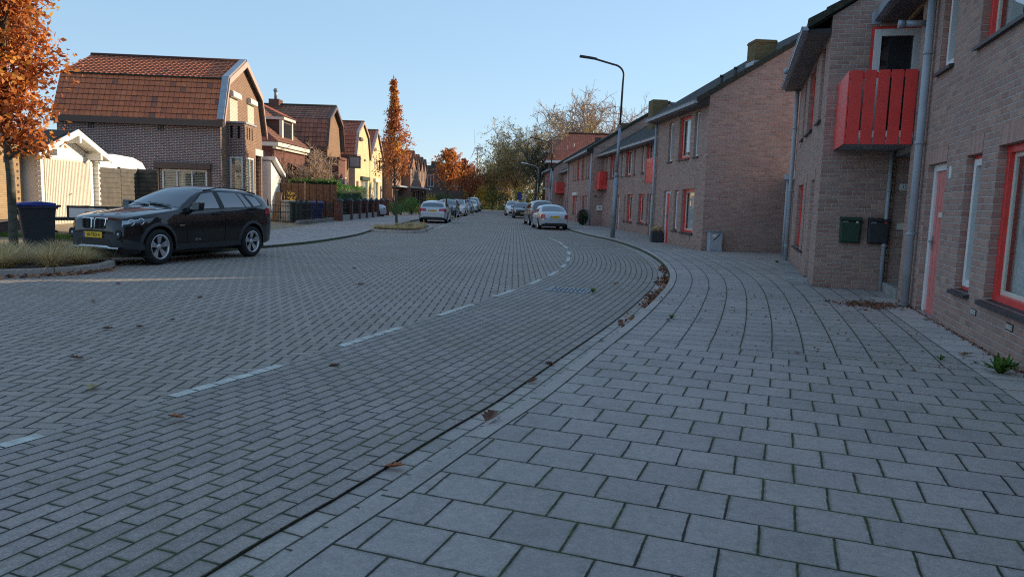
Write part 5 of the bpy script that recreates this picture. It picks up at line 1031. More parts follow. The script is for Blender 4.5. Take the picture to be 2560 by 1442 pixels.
def wheel(par, pos, r, w=.205, spokes=5, side=1, style=0):
    x, y, z = pos; sg = 1 if y > 0 else -1; y0 = y
    b = MB(); f = lambda h: sg*h
    b.lathe([(r*.66,f(-w/2)),(r*.93,f(-w/2)),(r,f(-w/2+.03)),(r,f(w/2-.03)),(r*.95,f(w/2)),(r*.70,f(w/2+.004)),(r*.66,f(w/2-.015))], 36, (x,y0,z), 'y'); wh = b.build('wheel', M['tyre'], par, fixn=True)
    b = MB(); b.lathe([(r*.665,f(-w/2)),(r*.665,f(w/2-.012)),(r*.70,f(w/2+.006)),(r*.635,f(w/2+.004)),(r*.62,f(w/2-.05))], 36, (x,y0,z), 'y')
    yo = y0+f(w/2-.012)
    for k in range(spokes):
        a = 2*PI*k/spokes+PI/2
        for da in ((-.11,.11) if style == 0 else (0,)):
            d1 = Vector((math.cos(a+da*.35),0,math.sin(a+da*.35))); d2 = Vector((math.cos(a+da*1.45),0,math.sin(a+da*1.45))); n = Vector((-math.sin(a),0,math.cos(a)))
            c0 = Vector((x,yo-f(.03),z))+d1*r*.10; c1 = Vector((x,yo,z))+d2*r*.65; w0, w1 = (r*.05, r*.09) if style == 0 else (r*.09, r*.12)
            b.prism([c0-n*w0, c0+n*w0, c1+n*w1, c1-n*w1], (0,f(-.03),0))
    b.lathe([(.001,f(w/2-.02)),(r*.1,f(w/2-.02)),(r*.17,f(w/2-.035)),(r*.17,f(w/2-.08))], 20, (x,y0,z), 'y'); b.build('rim', M['alloy'], wh, fixn=True)
    b = MB(); b.lathe([(.001,f(w/2-.09)),(r*.64,f(w/2-.09))], 24, (x,y0,z), 'y'); b.build('brake_disc', M['dkgrey'], wh)
    return wh
def mirror(par, c, s, z, mat, q=1.):
    for sg in (1, -1):
        y = c.side_y(s, z); b = MB(); b.prism([c.pt(s-.09, sg*(y+.05), z+.01), c.pt(s-.09, sg*(y+.05+.17*q), z+.02), c.pt(s-.06, sg*(y+.06+.17*q), z+.15*q), c.pt(s-.06, sg*(y+.06), z+.14*q)], (-.13*q,0,0)); b.bar(c.pt(s-.02, sg*(y-.05), z), c.pt(s-.02, sg*(y+.1), z+.03), .06, .05); b.build('mirror', mat, par, bevel=.03, fixn=True)
def plate(par, loc, rot, txt=None, w=.52, h=.11):
    b = MB(); b.box(-w/2,w/2,-.006,.0,-h/2,h/2); p = b.build('number_plate', M['plateY'], par); p.location = loc; p.rotation_euler = rot
    b = MB(); b.box(-w/2,-w/2+.045,-.009,-.006,-h/2,h/2); b.build('country_strip', M['blue'], p)
    if txt: text_obj(txt, p, (.02,-.0075,-.002), .088, M['ink'], (PI/2,0,0), sx=1.0)
    return p
def car_common(t, c, paint, glass, win, ws, rw, wheels_y=None, spokes=5, style=0, n=84, interior=True):
    body = c.body('body', M[paint], t, n)
    for q in win: c.side_patch('side_window', glass, t, q, .005)
    c.top_patch('windscreen', glass, t, ws[0], ws[1], .93, .006); c.top_patch('rear_window', glass, t, rw[0], rw[1], .88, .006)
    yy = wheels_y or c.W/2-.115
    for a in c.ax:
        for sg in (1,-1): wheel(t, (c.L/2-a, sg*yy, c.wr), c.wr, spokes=spokes, style=style)
    b = MB()
    for a in c.ax: b.box(c.L/2-a-c.arch-.02, c.L/2-a+c.arch+.02, -yy+.12, yy-.12, .25, c.wr+c.arch+.06)
    b.box(-c.L/2+.25, c.L/2-.2, -yy+.1, yy-.1, .2, .45); b.build('underbody', M['black'], t)
    return body
# ---- the black SUV
XC = Car(4.45, 1.80,
    top=[(0,.66),(.015,.80),(.06,.885),(.16,.935),(.35,.975),(.8,1.035),(1.2,1.08),(1.42,1.115),(1.6,1.215),(1.95,1.40),(2.2,1.49),(2.45,1.53),(2.9,1.545),(3.4,1.53),(3.8,1.485),(4.05,1.44),(4.2,1.37),(4.32,1.18),(4.39,1.05),(4.43,.96),(4.45,.86)],
    belt=[(0,.62),(.1,.78),(.3,.87),(.8,.955),(1.4,1.01),(2.2,1.035),(3.2,1.075),(4.0,1.10),(4.45,1.10)],
    plan=[(0,.62),(.03,.70),(.1,.79),(.25,.885),(.5,.955),(.85,.99),(1.5,.985),(2.3,.985),(3.0,.99),(3.6,1.0),(4.0,.965),(4.25,.91),(4.38,.85),(4.43,.80),(4.45,.75)],
    zb=[(0,.33),(.08,.26),(.3,.235),(1.2,.26),(2.2,.27),(3.2,.28),(4.1,.30),(4.38,.36),(4.45,.42)], ax1=.81, ax2=3.57, wr=.345, tumble=.46, arch=.065)
def build_suv():
    t = thing('parked_car', 'shiny black compact SUV with yellow plate parked by the grass bed', 'car', (-7.5,16.5,.0), R(249)); t.scale = (.985,.985,1.06)
    c = XC; body = car_common(t, c, 'p_black', 'carglass', [], (1.46,2.16), (4.22,4.345))
    A = lambda s: c.top(s)-.075
    # side glazing (black surround first, then panes)
    sur = [(1.50,1.055),(4.02,1.13),(3.86,1.375),(2.12,1.405)]
    c.side_patch('window_surround', 'black', t, [(1.56,1.045),(2.64,1.075),(2.60,1.44),(2.16,1.408)], .004); c.side_patch('window_surround', 'black', t, [(2.64,1.075),(4.03,1.135),(3.80,1.385),(2.60,1.44)], .004)
    gw = [[(1.66,1.065),(2.56,1.088),(2.51,1.415),(2.17,1.375)], [(2.72,1.092),(3.38,1.112),(3.22,1.408),(2.66,1.418)], [(3.42,1.114),(3.60,1.12),(3.40,1.392),(3.26,1.405)], [(3.68,1.13),(3.97,1.15),(3.82,1.325),(3.50,1.375)]]
    for q in gw: c.side_patch('side_window', 'carglass', t, q, .008)
    # door seams with door skins
    for q, hs in (([(1.55,.40),(2.62,.40),(2.66,1.06),(1.52,1.03)], 2.44), ([(2.66,.40),(3.20,.40),(3.80,1.10),(2.70,1.07)], 3.50)):
        for d in c.side_patch('door', 'p_black', t, q, .005): 
            pass
    for sg in (1,-1):
        for hs in (2.42,3.52):
            z = .965 if hs < 3 else .985; y = c.side_y(hs, z)*sg; b = MB(); b.bar(c.pt(hs-.1,y+sg*.03,z),c.pt(hs+.1,y+sg*.03,z+.005),.022,.032,0); b.bar(c.pt(hs-.1,y,z),c.pt(hs-.1,y+sg*.03,z),.03,.03); b.bar(c.pt(hs+.1,y,z),c.pt(hs+.1,y+sg*.03,z),.03,.03); b.build('door_handle', M['p_black'], t, bevel=.006)
        b = MB()
        for q in ([(1.52,1.03),(1.53,.8),(1.56,.42)], [(2.655,1.06),(2.65,.8),(2.64,.42)], [(3.76,1.10),(3.70,.98),(3.52,.86)]): b.tube([c.pt(s, sg*(c.side_y(s,z)+.002), z) for s, z in q], .006, 5)
        b.build('door_seam', M['black'], t)
    # cladding: sills, wheel arches, bumpers
    c.side_patch('sill_cladding', 'clad', t, [(1.22,.27),(3.18,.29),(3.16,.40),(1.24,.39)], .012, nu=24, nv=3)
    for a in c.ax:
        for sg in (1,-1):
            b = MB(); b.smooth = True; P = []
            for th in np.linspace(-.12, PI+.12, 33):
                for rr in (c.arch-.004, c.arch+.028, c.arch+.058):
                    s = a - rr*math.cos(th); z = c.wr + rr*math.sin(th); s = min(max(s,.02),c.L-.02); P.append(c.pt(s, sg*(c.side_y(s, max(z, c.zb(s)+.02))+(.016 if rr < c.arch+.05 else .003)), z))
            b.grid(P, 33, 3); b.build('arch_trim', M['clad'], t)
            b = MB(); b.smooth = True; P = []
            for th in np.linspace(-.1, PI+.1, 25):
                s = a - c.arch*math.cos(th); z = c.wr+c.arch*math.sin(th); y = c.side_y(min(max(s,.02),c.L-.02), z)
                P += [c.pt(s, sg*(y+.012), z), c.pt(s, sg*(y-.25), z)]
            b.grid(P, 25, 2); b.build('wheel_well', M['black'], t)
    c.end_patch('front_bumper', 'clad', t, [(-.72,.36),(.72,.36),(.60,.60),(-.60,.60)], True, .012, 18, 5)
    c.end_patch('lower_grille', 'black', t, [(-.50,.385),(.50,.385),(.40,.50),(-.40,.50)], True, .02, 12, 3)
    for sg in (1,-1): c.side_patch('bumper_cladding', 'clad', t, [(.09,.33),(.46,.30),(.44,.42),(.07,.52)], .01, (sg,), 8, 4)
    b = MB(); b.smooth = True; P = []
    for y in np.linspace(-.62,.62,15):
        x = c.end_x(y, .36)
        for dz, dx in ((.0,-.06),(.0,.02),(.035+(.03 if abs(y) < .36 else 0),.022),(.04+(.03 if abs(y) < .36 else 0),.0)): P.append((x+dx, y, .315+dz))
    b.grid(P, 15, 4); b.build('skid_plate', M['alloy'], t)
    # kidney grille
    for sg in (1,-1):
        out = [(.035,.70),(.045,.86),(.07,.885),(.30,.885),(.325,.86),(.31,.76),(.27,.695),(.22,.675),(.07,.675)]
        def ringpts(sc, off):
            cy = sum(p[0] for p in out)/len(out); cz = sum(p[1] for p in out)/len(out); return [(c.end_x(.2, .76)+off-.05*(z-.77)*2.2-.32*max(0,y-.15)*.35, sg*(cy+(y-cy)*sc), cz+(z-cz)*sc) for y, z in out]
        b = MB(); o_, i_ = ringpts(1., .03), ringpts(.91, .034); ob = ringpts(1.03, -.03); n = len(out)
        for k in range(n): j = (k+1)%n; b.face([o_[k],o_[j],i_[j],i_[k]]); b.face([ob[k],ob[j],o_[j],o_[k]])
        kg = b.build('grille', M['chrome'], t, fixn=True)
        b = MB(); b.face(ringpts(.95, .012)); b.build('grille_mesh', M['black'], kg)
        b = MB()
        for k in range(7): y = sg*(.075+k*.035); x = c.end_x(.2,.76); b.prism([(x+.015,y-.005,.70),(x+.015,y+.005,.70),(x+.008,y+.005,.865),(x+.008,y-.005,.865)], (.02,0,0))
        b.build('grille_slat', M['clad'], kg)
        # headlight
        hl = c.side_patch('headlight', 'lens', t, [(.075,.735),(.60,.815),(.74,.925),(.11,.86)], .006, (sg,), 14, 6)[0]
        c.side_patch('lamp_mask', 'black', hl, [(.08,.735),(.52,.805),(.56,.835),(.10,.775)], .009, (sg,), 10, 3); c.side_patch('lamp_brow', 'black', hl, [(.11,.845),(.66,.905),(.75,.93),(.11,.868)], .009, (sg,), 10, 2)
        for s_, z_ in ((.22,.815),(.40,.835)):
            p = Vector(c.pt(s_, sg*(c.side_y(s_,z_)+.012), z_)); b = MB(); d = Vector((.75,sg*.66,0)); u = Vector((-sg*.66,.75,0)); pts = [p+u*math.cos(a)*.055+Vector((0,0,math.sin(a)*.055)) for a in np.linspace(0,2*PI,17)]; b.tube(pts, .009, 6); b.build('lamp_ring', M['chrome'], hl)
        # fog light
        p = Vector((c.end_x(.63,.60)+.012, sg*.63, .595)); b = MB(); b.lathe([(.085,.0),(.09,.014),(.06,.018),(.05,.004),(.001,.004)], 18, p, 'x'); fl = b.build('fog_light', M['black'], t); b = MB(); b.lathe([(.001,.02),(.032,.016),(.036,.006)], 14, p, 'x'); b.build('fog_lens', M['lens'], fl)
        # tail light, indicator, badge
        c.side_patch('tail_light', 'tail', t, [(4.06,.96),(4.40,.96),(4.36,1.07),(4.16,1.10)], .006, (sg,), 8, 4)
        c.side_patch('indicator', 'chrome', t, [(1.33,.735),(1.45,.74),(1.48,.765),(1.33,.762)], .008, (sg,), 4, 2)
    y = c.side_y(2.0,.47); text_obj('xDrive', t, c.pt(1.84, y+.016, .465), .062, M['chrome'], (PI/2,0,PI), 'badge'); 
    # bonnet emblem
    zc = c.top(.22); e = Vector(c.pt(.20, 0, zc+.004)); b = MB(); tilt = Matrix.Translation(e) @ Matrix.Rotation(.22, 4, 'Y'); b.M = tilt; n = 20
    b.lathe([(.028,0),(.041,0.001),(.041,-.004)], n, (0,0,.002)); b.build('emblem', M['chrome'], t)
    for k in range(4):
        b = MB(); b.M = tilt; a0 = k*PI/2+.0; b.face([(0,0,.003)] + [(.028*math.cos(a0+i*PI/12), .028*math.sin(a0+i*PI/12), .003) for i in range(7)]); b.build('emblem_quarter', M['blue'] if k % 2 else M['white'], t)
    plate(t, (c.end_x(0,.6)+.03, 0, .575), (0,0,PI/2), '50-TBD-4')
    mirror(t, c, 1.72, 1.02, M['p_black'], 1.3)
    # roof rails, shark antenna, wiper, bonnet creases
    for sg in (1,-1):
        b = MB(); P = [c.pt(s, sg*(c.keys(s)[11][0]-.035), c.keys(s)[11][1]+.055+(.0 if .2 < u < .8 else -.03)) for u, s in zip(np.linspace(0,1,9), np.linspace(2.3,3.95,9))]; b.tube(P, .014, 6); b.build('roof_rail', M['black'], t)
        b = MB(); b.tube([c.pt(s, sg*y, c.top(s)+.0-.03*(y/.7)**2) for s, y in ((.25,.30),(.6,.40),(1.0,.52),(1.36,.62))], .008, 5); b.build('bonnet_crease', M['p_black'], t)
    b = MB(); b.prism([c.pt(3.8,-.02,c.top(3.8)),c.pt(3.98,-.02,c.top(3.98)),c.pt(3.95,-.02,c.top(3.9)+.05)], (0,.04,0)); b.build('antenna', M['p_black'], t)
    b = MB(); b.bar(c.pt(1.44,.55,c.top(1.44)+.012),c.pt(1.5,-.15,c.top(1.5)+.03),.02,.012); b.bar(c.pt(1.44,-.1,c.top(1.44)+.012),c.pt(1.5,-.65,c.top(1.48)+.03),.02,.012); b.build('wiper', M['black'], t)
    # interior: seats, dash, steering wheel
    for sy in (.36,-.36):
        for s in (2.25,3.05):
            b = MB(); b.prism([c.pt(s+.25,sy-.23,.55),c.pt(s+.38,sy-.2,1.15),c.pt(s+.46,sy-.2,1.15),c.pt(s+.40,sy-.23,.55)], (0,.44,0)); b.prism([c.pt(s+.36,sy-.12,1.17),c.pt(s+.38,sy-.11,1.33),c.pt(s+.46,sy-.11,1.33),c.pt(s+.45,sy-.12,1.17)], (0,.24,0)); b.build('seat', M['seat'], t, bevel=.03)
    b = MB(); b.box(c.L/2-1.95,c.L/2-1.5,-.68,.68,.7,1.0); b.build('dashboard', M['black'], t, bevel=.05); b = MB(); b.lathe([(.17,-.012),(.19,0),(.17,.012),(.155,0)], 24, (0,0,0), 'x'); sw = b.build('steering_wheel', M['black'], t); sw.location = c.pt(1.98,.36,1.02); sw.rotation_euler = (0,R(-25),0)
    b = MB(); b.box(c.L/2-3.95,c.L/2-1.6,-.72,.72,.5,.53); b.build('cabin_floor', M['black'], t)
    b = MB(); b.smooth = True; P = []
    for s in np.linspace(2.2,3.95,8): k = c.keys(s); P += [c.pt(s, k[11][0]*f, k[11][1]-.02+(k[-1][1]-k[11][1])*(1-abs(f)**2.5)-.015) for f in np.linspace(-1,1,9)]
    return t
SUV = build_suv()
# ---- other cars
def generic(kind):
    D = dict(
     wagon=dict(L=4.70,W=1.83,top=[(0,.55),(.03,.68),(.12,.76),(.5,.86),(1.0,.95),(1.35,.99),(1.7,1.17),(2.1,1.36),(2.5,1.43),(3.1,1.435),(3.8,1.39),(4.2,1.33),(4.35,1.24),(4.55,1.0),(4.62,.92),(4.68,.80),(4.70,.68)],belt=[(0,.52),(.2,.70),(.8,.84),(1.5,.92),(3,.96),(4.7,.98)],ax=(.93,3.74),wr=.325,win=[[(1.75,.955),(2.55,.97),(2.5,1.345),(2.2,1.30)],[(2.62,.975),(3.45,.985),(3.4,1.34),(2.58,1.35)],[(3.52,.99),(4.15,1.0),(4.0,1.26),(3.46,1.33)]],ws=(1.4,2.12),rw=(4.30,4.53)),
     sedan=dict(L=4.38,W=1.735,top=[(0,.55),(.03,.66),(.12,.74),(.5,.86),(1.0,.94),(1.25,.98),(1.6,1.18),(1.95,1.37),(2.3,1.435),(2.8,1.44),(3.15,1.38),(3.5,1.22),(3.85,1.04),(4.1,1.01),(4.28,.99),(4.33,.93),(4.36,.80),(4.38,.66)],belt=[(0,.52),(.2,.68),(.8,.84),(1.5,.92),(3,.96),(4.38,.93)],ax=(.85,3.36),wr=.31,win=[[(1.62,.955),(2.4,.97),(2.36,1.35),(2.0,1.28)],[(2.47,.975),(3.2,.985),(3.0,1.30),(2.43,1.35)]],ws=(1.3,1.95),rw=(3.2,3.82)),
     hatch=dict(L=4.0,W=1.72,top=[(0,.55),(.03,.68),(.1,.76),(.4,.88),(.85,.97),(1.1,1.02),(1.5,1.25),(1.85,1.42),(2.2,1.475),(2.8,1.48),(3.3,1.43),(3.55,1.37),(3.7,1.25),(3.88,1.0),(3.95,.85),(3.98,.7),(4.0,.6)],belt=[(0,.52),(.2,.72),(.8,.88),(1.5,.96),(3,1.0),(4.0,1.02)],ax=(.78,3.28),wr=.30,win=[[(1.45,.99),(2.2,1.01),(2.15,1.38),(1.8,1.30)],[(2.27,1.01),(3.0,1.03),(2.95,1.37),(2.22,1.39)],[(3.08,1.035),(3.45,1.06),(3.3,1.3),(3.02,1.36)]],ws=(1.14,1.82),rw=(3.58,3.84)),
     mpv=dict(L=4.35,W=1.78,top=[(0,.55),(.03,.72),(.1,.85),(.4,.98),(.8,1.08),(1.0,1.13),(1.5,1.42),(1.9,1.60),(2.3,1.66),(3.2,1.67),(3.9,1.62),(4.1,1.52),(4.25,1.2),(4.3,1.0),(4.33,.8),(4.35,.6)],belt=[(0,.52),(.2,.78),(.8,.95),(1.5,1.03),(3,1.07),(4.35,1.08)],ax=(.85,3.5),wr=.32,win=[[(1.5,1.06),(2.3,1.08),(2.25,1.55),(1.9,1.45)],[(2.37,1.09),(3.2,1.1),(3.15,1.55),(2.32,1.56)],[(3.27,1.1),(3.95,1.12),(3.8,1.48),(3.22,1.55)]],ws=(1.05,1.88),rw=(4.1,4.23)))
    return D[kind]
def make_car(kind, label, loc, rz, paint, scale=1., txt='00-XX-00', group='cars parked along the street', glass='carglass'):
    g = generic(kind); L, W = g['L'], g['W']
    c = Car(L, W, g['top'], g['belt'], [(0,.64),(.03,.72),(.1,.81),(.3,.90),(.7,.97),(1.4,1.0),(L-1.2,1.0),(L-.5,.96),(L-.15,.90),(L-.04,.84),(L,.78)], [(0,.30),(.1,.22),(L*.5,.2),(L-.3,.26),(L,.36)], *g['ax'], g['wr'], tumble=.42, arch=.05)
    t = thing('parked_car', label, 'car', loc, rz, group); t.scale = (scale,)*3
    car_common(t, c, paint, glass, g['win'], g['ws'], g['rw'], n=56, style=1)
    ztl = g['belt'][-1][1]-.06
    for sg in (1,-1):
        q = [(sg*.38,ztl-.16),(sg*W*.43,ztl-.16),(sg*W*.42,ztl+.02),(sg*.42,ztl+.0)] if kind == 'wagon' else [(sg*W*.31,ztl-.22),(sg*W*.43,ztl-.22),(sg*W*.42,ztl+.02),(sg*W*.33,ztl+.02)]
        c.end_patch('tail_light', 'tail', t, q if sg > 0 else q, False, .012); 
        c.side_patch('tail_light', 'tail', t, [(L-.30,ztl-.2),(L-.045,ztl-.2),(L-.045,ztl+.0),(L-.26,ztl+.02)], .008, (sg,), 6, 3)
        c.side_patch('headlight', 'lens', t, [(.05,.60),(.42,.66),(.50,.77),(.09,.71)], .008, (sg,), 8, 4)
        b = MB()
        for q in g['win'][1:]: b.tube([c.pt(s, sg*(c.side_y(s,z)+.003), z) for s, z in ((q[0][0]-.035,q[0][1]),(q[0][0]-.03,.7),(q[0][0]-.03,.35))], .006, 4)
        b.build('door_seam', M['black'], t)
    c.end_patch('bumper_strip', 'black', t, [(-W*.36,.26),(W*.36,.26),(W*.33,.40),(-W*.33,.40)], False, .012, 10, 3); c.end_patch('grille', 'black', t, [(-.34,.56),(.34,.56),(.36,.66),(-.36,.66)], True, .01, 8, 2); c.end_patch('lower_grille', 'black', t, [(-.55,.26),(.55,.26),(.5,.42),(-.5,.42)], True, .012, 8, 2)
    mirror(t, c, g['ws'][0]+.32, g['belt'][2][1]+.10, M[paint])
    plate(t, (c.end_x(0,.48)+.02,0,.48), (0,0,PI/2), txt); plate(t, (c.end_x(0,ztl-.13,False)-.016,0,ztl-.13), (0,0,-PI/2), txt)
    for sy in (.34,-.34):
        b = MB(); s = g['win'][0][1][0]; b.prism([c.pt(s,sy-.22,.5),c.pt(s+.12,sy-.2,1.28),c.pt(s+.2,sy-.2,1.28),c.pt(s+.16,sy-.22,.5)], (0,.42,0)); b.prism([c.pt(s+.85,sy-.3,.5),c.pt(s+.95,sy-.28,1.15),c.pt(s+1.03,sy-.28,1.15),c.pt(s+1.0,sy-.3,.5)], (0,.6,0)); b.build('seat', M['seat'], t)
    b = MB(); b.box(-L/2+.6,L/2-1.2,-.68,.68,.48,.52); b.build('cabin_floor', M['black'], t)
    return t, c
UP, DN = R(92), R(-88)        # heading away from / towards the camera
wg, wc = make_car('wagon', 'silver estate car with red tail lights, first in the left line', (-4.98,46.75,0), R(91), 'p_silver', .96, '12-GFT-8', glass='carglass')
make_car('hatch', 'dark hatchback facing the camera behind the silver estate car', (-5.35,59.0,0), R(-91), 'p_dark', 1.0, '64-HJ-KL')
make_car('hatch', 'white hatchback third in the left line', (-5.15,66.5,0), R(-90), 'p_white', 1.0, '21-NP-RS')
make_car('sedan', 'pale silver sedan facing the camera farther along the left line', (-5.35,79.5,0), R(-91), 'p_silver', 1.0, '17-SV-TX')
make_car('wagon', 'white estate car near the far end of the left line', (-5.25,88.0,0), R(-90), 'p_white', 1.0, '33-LL-XZ')
make_car('mpv', 'tall beige van at the far end of the left line', (-5.3,96,0), R(90), 'p_white', 1.06, '48-DB-NN')
make_car('sedan', 'silver sedan with yellow plate, nearest car parked by the right kerb', (1.98,41.45,0), R(96), 'p_silver', .94, '42-SP-VR')
make_car('mpv', 'dark grey people carrier parked in front of the silver sedan', (1.62,47.7,0), R(96), 'p_grey', .95, '51-XJ-BB')
make_car('sedan', 'black saloon facing the camera on the right side of the street', (.68,64.9,0), R(-88), 'p_black', .97, '23-DD-TT')
make_car('hatch', 'white hatchback facing the camera behind the black saloon', (-.1,74.5,0), R(-87), 'p_white', 1.0, '75-HR-PP')
make_car('mpv', 'silver car on the drive behind the brick pillars and hedge', (-11.35,53.6,.05), R(10), 'p_silver', .92, '68-ZZ-KT')
# ------------------------------------------------------------------ vegetation
def leaf_quads(P, size, rng, flat=0., aspect=.55, up=None):
    n = len(P); a = rng.normal(size=(n,3)); a[:,2] *= (1-flat); a /= np.linalg.norm(a,axis=1)[:,None]
    b = rng.normal(size=(n,3)); b -= (b*a).sum(1)[:,None]*a; b /= np.linalg.norm(b,axis=1)[:,None]
    s = size*(.6+.8*rng.random(n))[:,None]; w = s*aspect; nrm = np.cross(a,b)
    V = np.stack([P-a*s*.5, P+b*w*.5+nrm*s*.12, P+a*s*.5, P-b*w*.5+nrm*s*.12], 1).reshape(-1,3)
    return V, np.arange(4*n).reshape(-1,4)
def foliage(name, P, size, mat, par, rng, bias=0., **k):
    V, F = leaf_quads(np.asarray(P), size, rng, **k); n = len(P)
    cl = np.asarray(P); ph = np.sin(cl[:,0]*2.3+1)*np.sin(cl[:,1]*2.1)*np.sin(cl[:,2]*2.7+.5)    # colour drifts from one spray to the next
    r = np.clip(rng.random(n)*.75+.13+ph*.22+bias, 0, 1); return npmesh(name, V, F, M[mat], par, r)
class Wood:
    def __init__(w): w.V = []; w.F = []; w.n = 0
    def tube(w, path, r0, r1, k=5):
        path = np.asarray(path, float); m = len(path); d = np.gradient(path, axis=0); d /= np.linalg.norm(d,axis=1)[:,None]+1e-9
        ref = np.array([0.3,0.9,.1]) if abs(d[0][2]) > .8 else np.array([0,0,1.]); a = np.cross(d, ref); a /= np.linalg.norm(a,axis=1)[:,None]+1e-9; b = np.cross(d, a)
        r = np.linspace(r0, r1, m)[:,None]; th = np.arange(k)*2*PI/k
        for t in th: pass
        ring = np.stack([path + (a*math.cos(t)+b*math.sin(t))*r for t in th], 1); w.V.append(ring.reshape(-1,3))
        for i in range(m-1):
            for t in range(k): u = (t+1)%k; w.F.append((w.n+i*k+t, w.n+i*k+u, w.n+(i+1)*k+u, w.n+(i+1)*k+t))
        w.n += m*k
    def build(w, name, mat, par): return npmesh(name, np.concatenate(w.V), w.F, M[mat], par, smooth=True)
def bend(p, d, L, rng, m=5, wig=.12, lift=0.):
    pts = [np.array(p, float)]; d = np.array(d, float); d /= np.linalg.norm(d)
    for i in range(m-1):
        d = d + rng.normal(size=3)*wig + np.array([0,0,lift]); d /= np.linalg.norm(d); pts.append(pts[-1]+d*L/(m-1))
    return np.array(pts), d
def oak(label, loc, h, zc, prof, seed, nb, nl, lsize, r0, cat='tree', mat='oak', side=(), leader=2.4, group='orange street oaks'):
    """upright street oak: prof = crown radius against (height fraction)"""
    rng = np.random.default_rng(seed); t = thing('oak_tree', label, cat, loc, 0, group); W = Wood(); rad = pchip(*zip(*prof)); L = []
    tr, _ = bend((0,0,-.05), (.01,0,1), h*.97, rng, 12, .025); W.tube(tr, r0, .012, 8); zs = tr[:,2]
    at = lambda z: np.array([np.interp(z, zs, tr[:,0]), np.interp(z, zs, tr[:,1]), z])
    for i in range(nb):
        f = ((i+rng.random())/nb)**1.05; z0 = zc-.15+(h*.93-zc)*f; az = i*2.4+rng.normal()*.4; R_ = max(.08, rad(min(1,(z0-zc)/(h-zc)+.12))); rr = R_*(.75+.4*rng.random())
        up = 1.15+.5*rng.random(); d = (math.cos(az), math.sin(az), up); Ln = rr*1.75
        pb, dd = bend(at(z0), d, Ln, rng, 6, .13, .10); W.tube(pb, max(.008, r0*.30*(1-f*.75)), .005, 5)
        for k in range(5):
            q = pb[2+int(rng.integers(0,4))]; dz = rng.normal(size=3)*.6+np.array([math.cos(az),math.sin(az),.5]); pt, _ = bend(q, dz, Ln*.34, rng, 3, .2); W.tube(pt, .009, .004, 3); L += [pt[-1], pt[1]]
        L += list(pb[2:])
    for z, az, ln in side:
        pb, _ = bend(at(z), (math.cos(az),math.sin(az),.55), ln, rng, 6, .12, .06); W.tube(pb, r0*.32, .008, 6)
        for k in range(6): pt, _ = bend(pb[2+k%4], rng.normal(size=3)*.7+np.array([math.cos(az),math.sin(az),.3]), ln*.35, rng, 3, .2); W.tube(pt, .009, .004, 3); L += [pt[-1], pt[1]]
        L += list(pb[3:])
    W.build('trunk', 'barkg', t); L = np.array(L); idx = rng.integers(0, len(L), nl); P = L[idx] + rng.normal(size=(nl,3))*np.array([.125,.125,.14])*np.clip(1.25-(L[idx][:,2:3]-zc)/(h-zc)*.9,.35,1.2)
    P = P[P[:,2] > zc-.35]; foliage('crown', P, lsize, mat, t, rng); return t
O1 = oak('large orange-leaved street oak at the left edge, standing in the near grass bed', (-10.4,15.2,.08), 9.6, 2.35, [(0,.42),(.12,.66),(.35,.70),(.6,.62),(.85,.4),(1,.12)], 3, 84, 18000, .115, .09, side=((2.0,.15,.7),(2.15,2.9,.9),(2.3,-1.2,.6),(2.5,.5,.7)))
O2 = oak('slim cone-shaped orange street oak in the second grass bed in front of the yellow houses', (-5.87,36.75,.1), 7.55, 1.95, [(0,.55),(.12,.72),(.3,.66),(.5,.45),(.72,.22),(.86,.08),(1,.03)], 8, 74, 5600, .115, .07)
O3 = oak('bright orange broad oak behind the silver estate car', (-5.1,54.5,.08), 5.3, 1.75, [(0,.7),(.2,1.05),(.45,.85),(.7,.55),(.9,.3),(1,.1)], 21, 44, 3600, .15, .07)
O4 = oak('dark orange pointed oak farther along the left line of cars', (-5.15,70.5,.08), 5.6, 1.6, [(0,.9),(.25,1.15),(.5,.8),(.75,.4),(1,.05)], 33, 40, 2900, .17, .07, mat='oakdk')
O5 = oak('rust-brown round oak, last of the street oaks on the left', (-5.15,82,.08), 4.6, 1.4, [(0,.9),(.3,1.3),(.6,1.0),(.85,.5),(1,.1)], 44, 34, 3600, .19, .07, mat='oakdk')
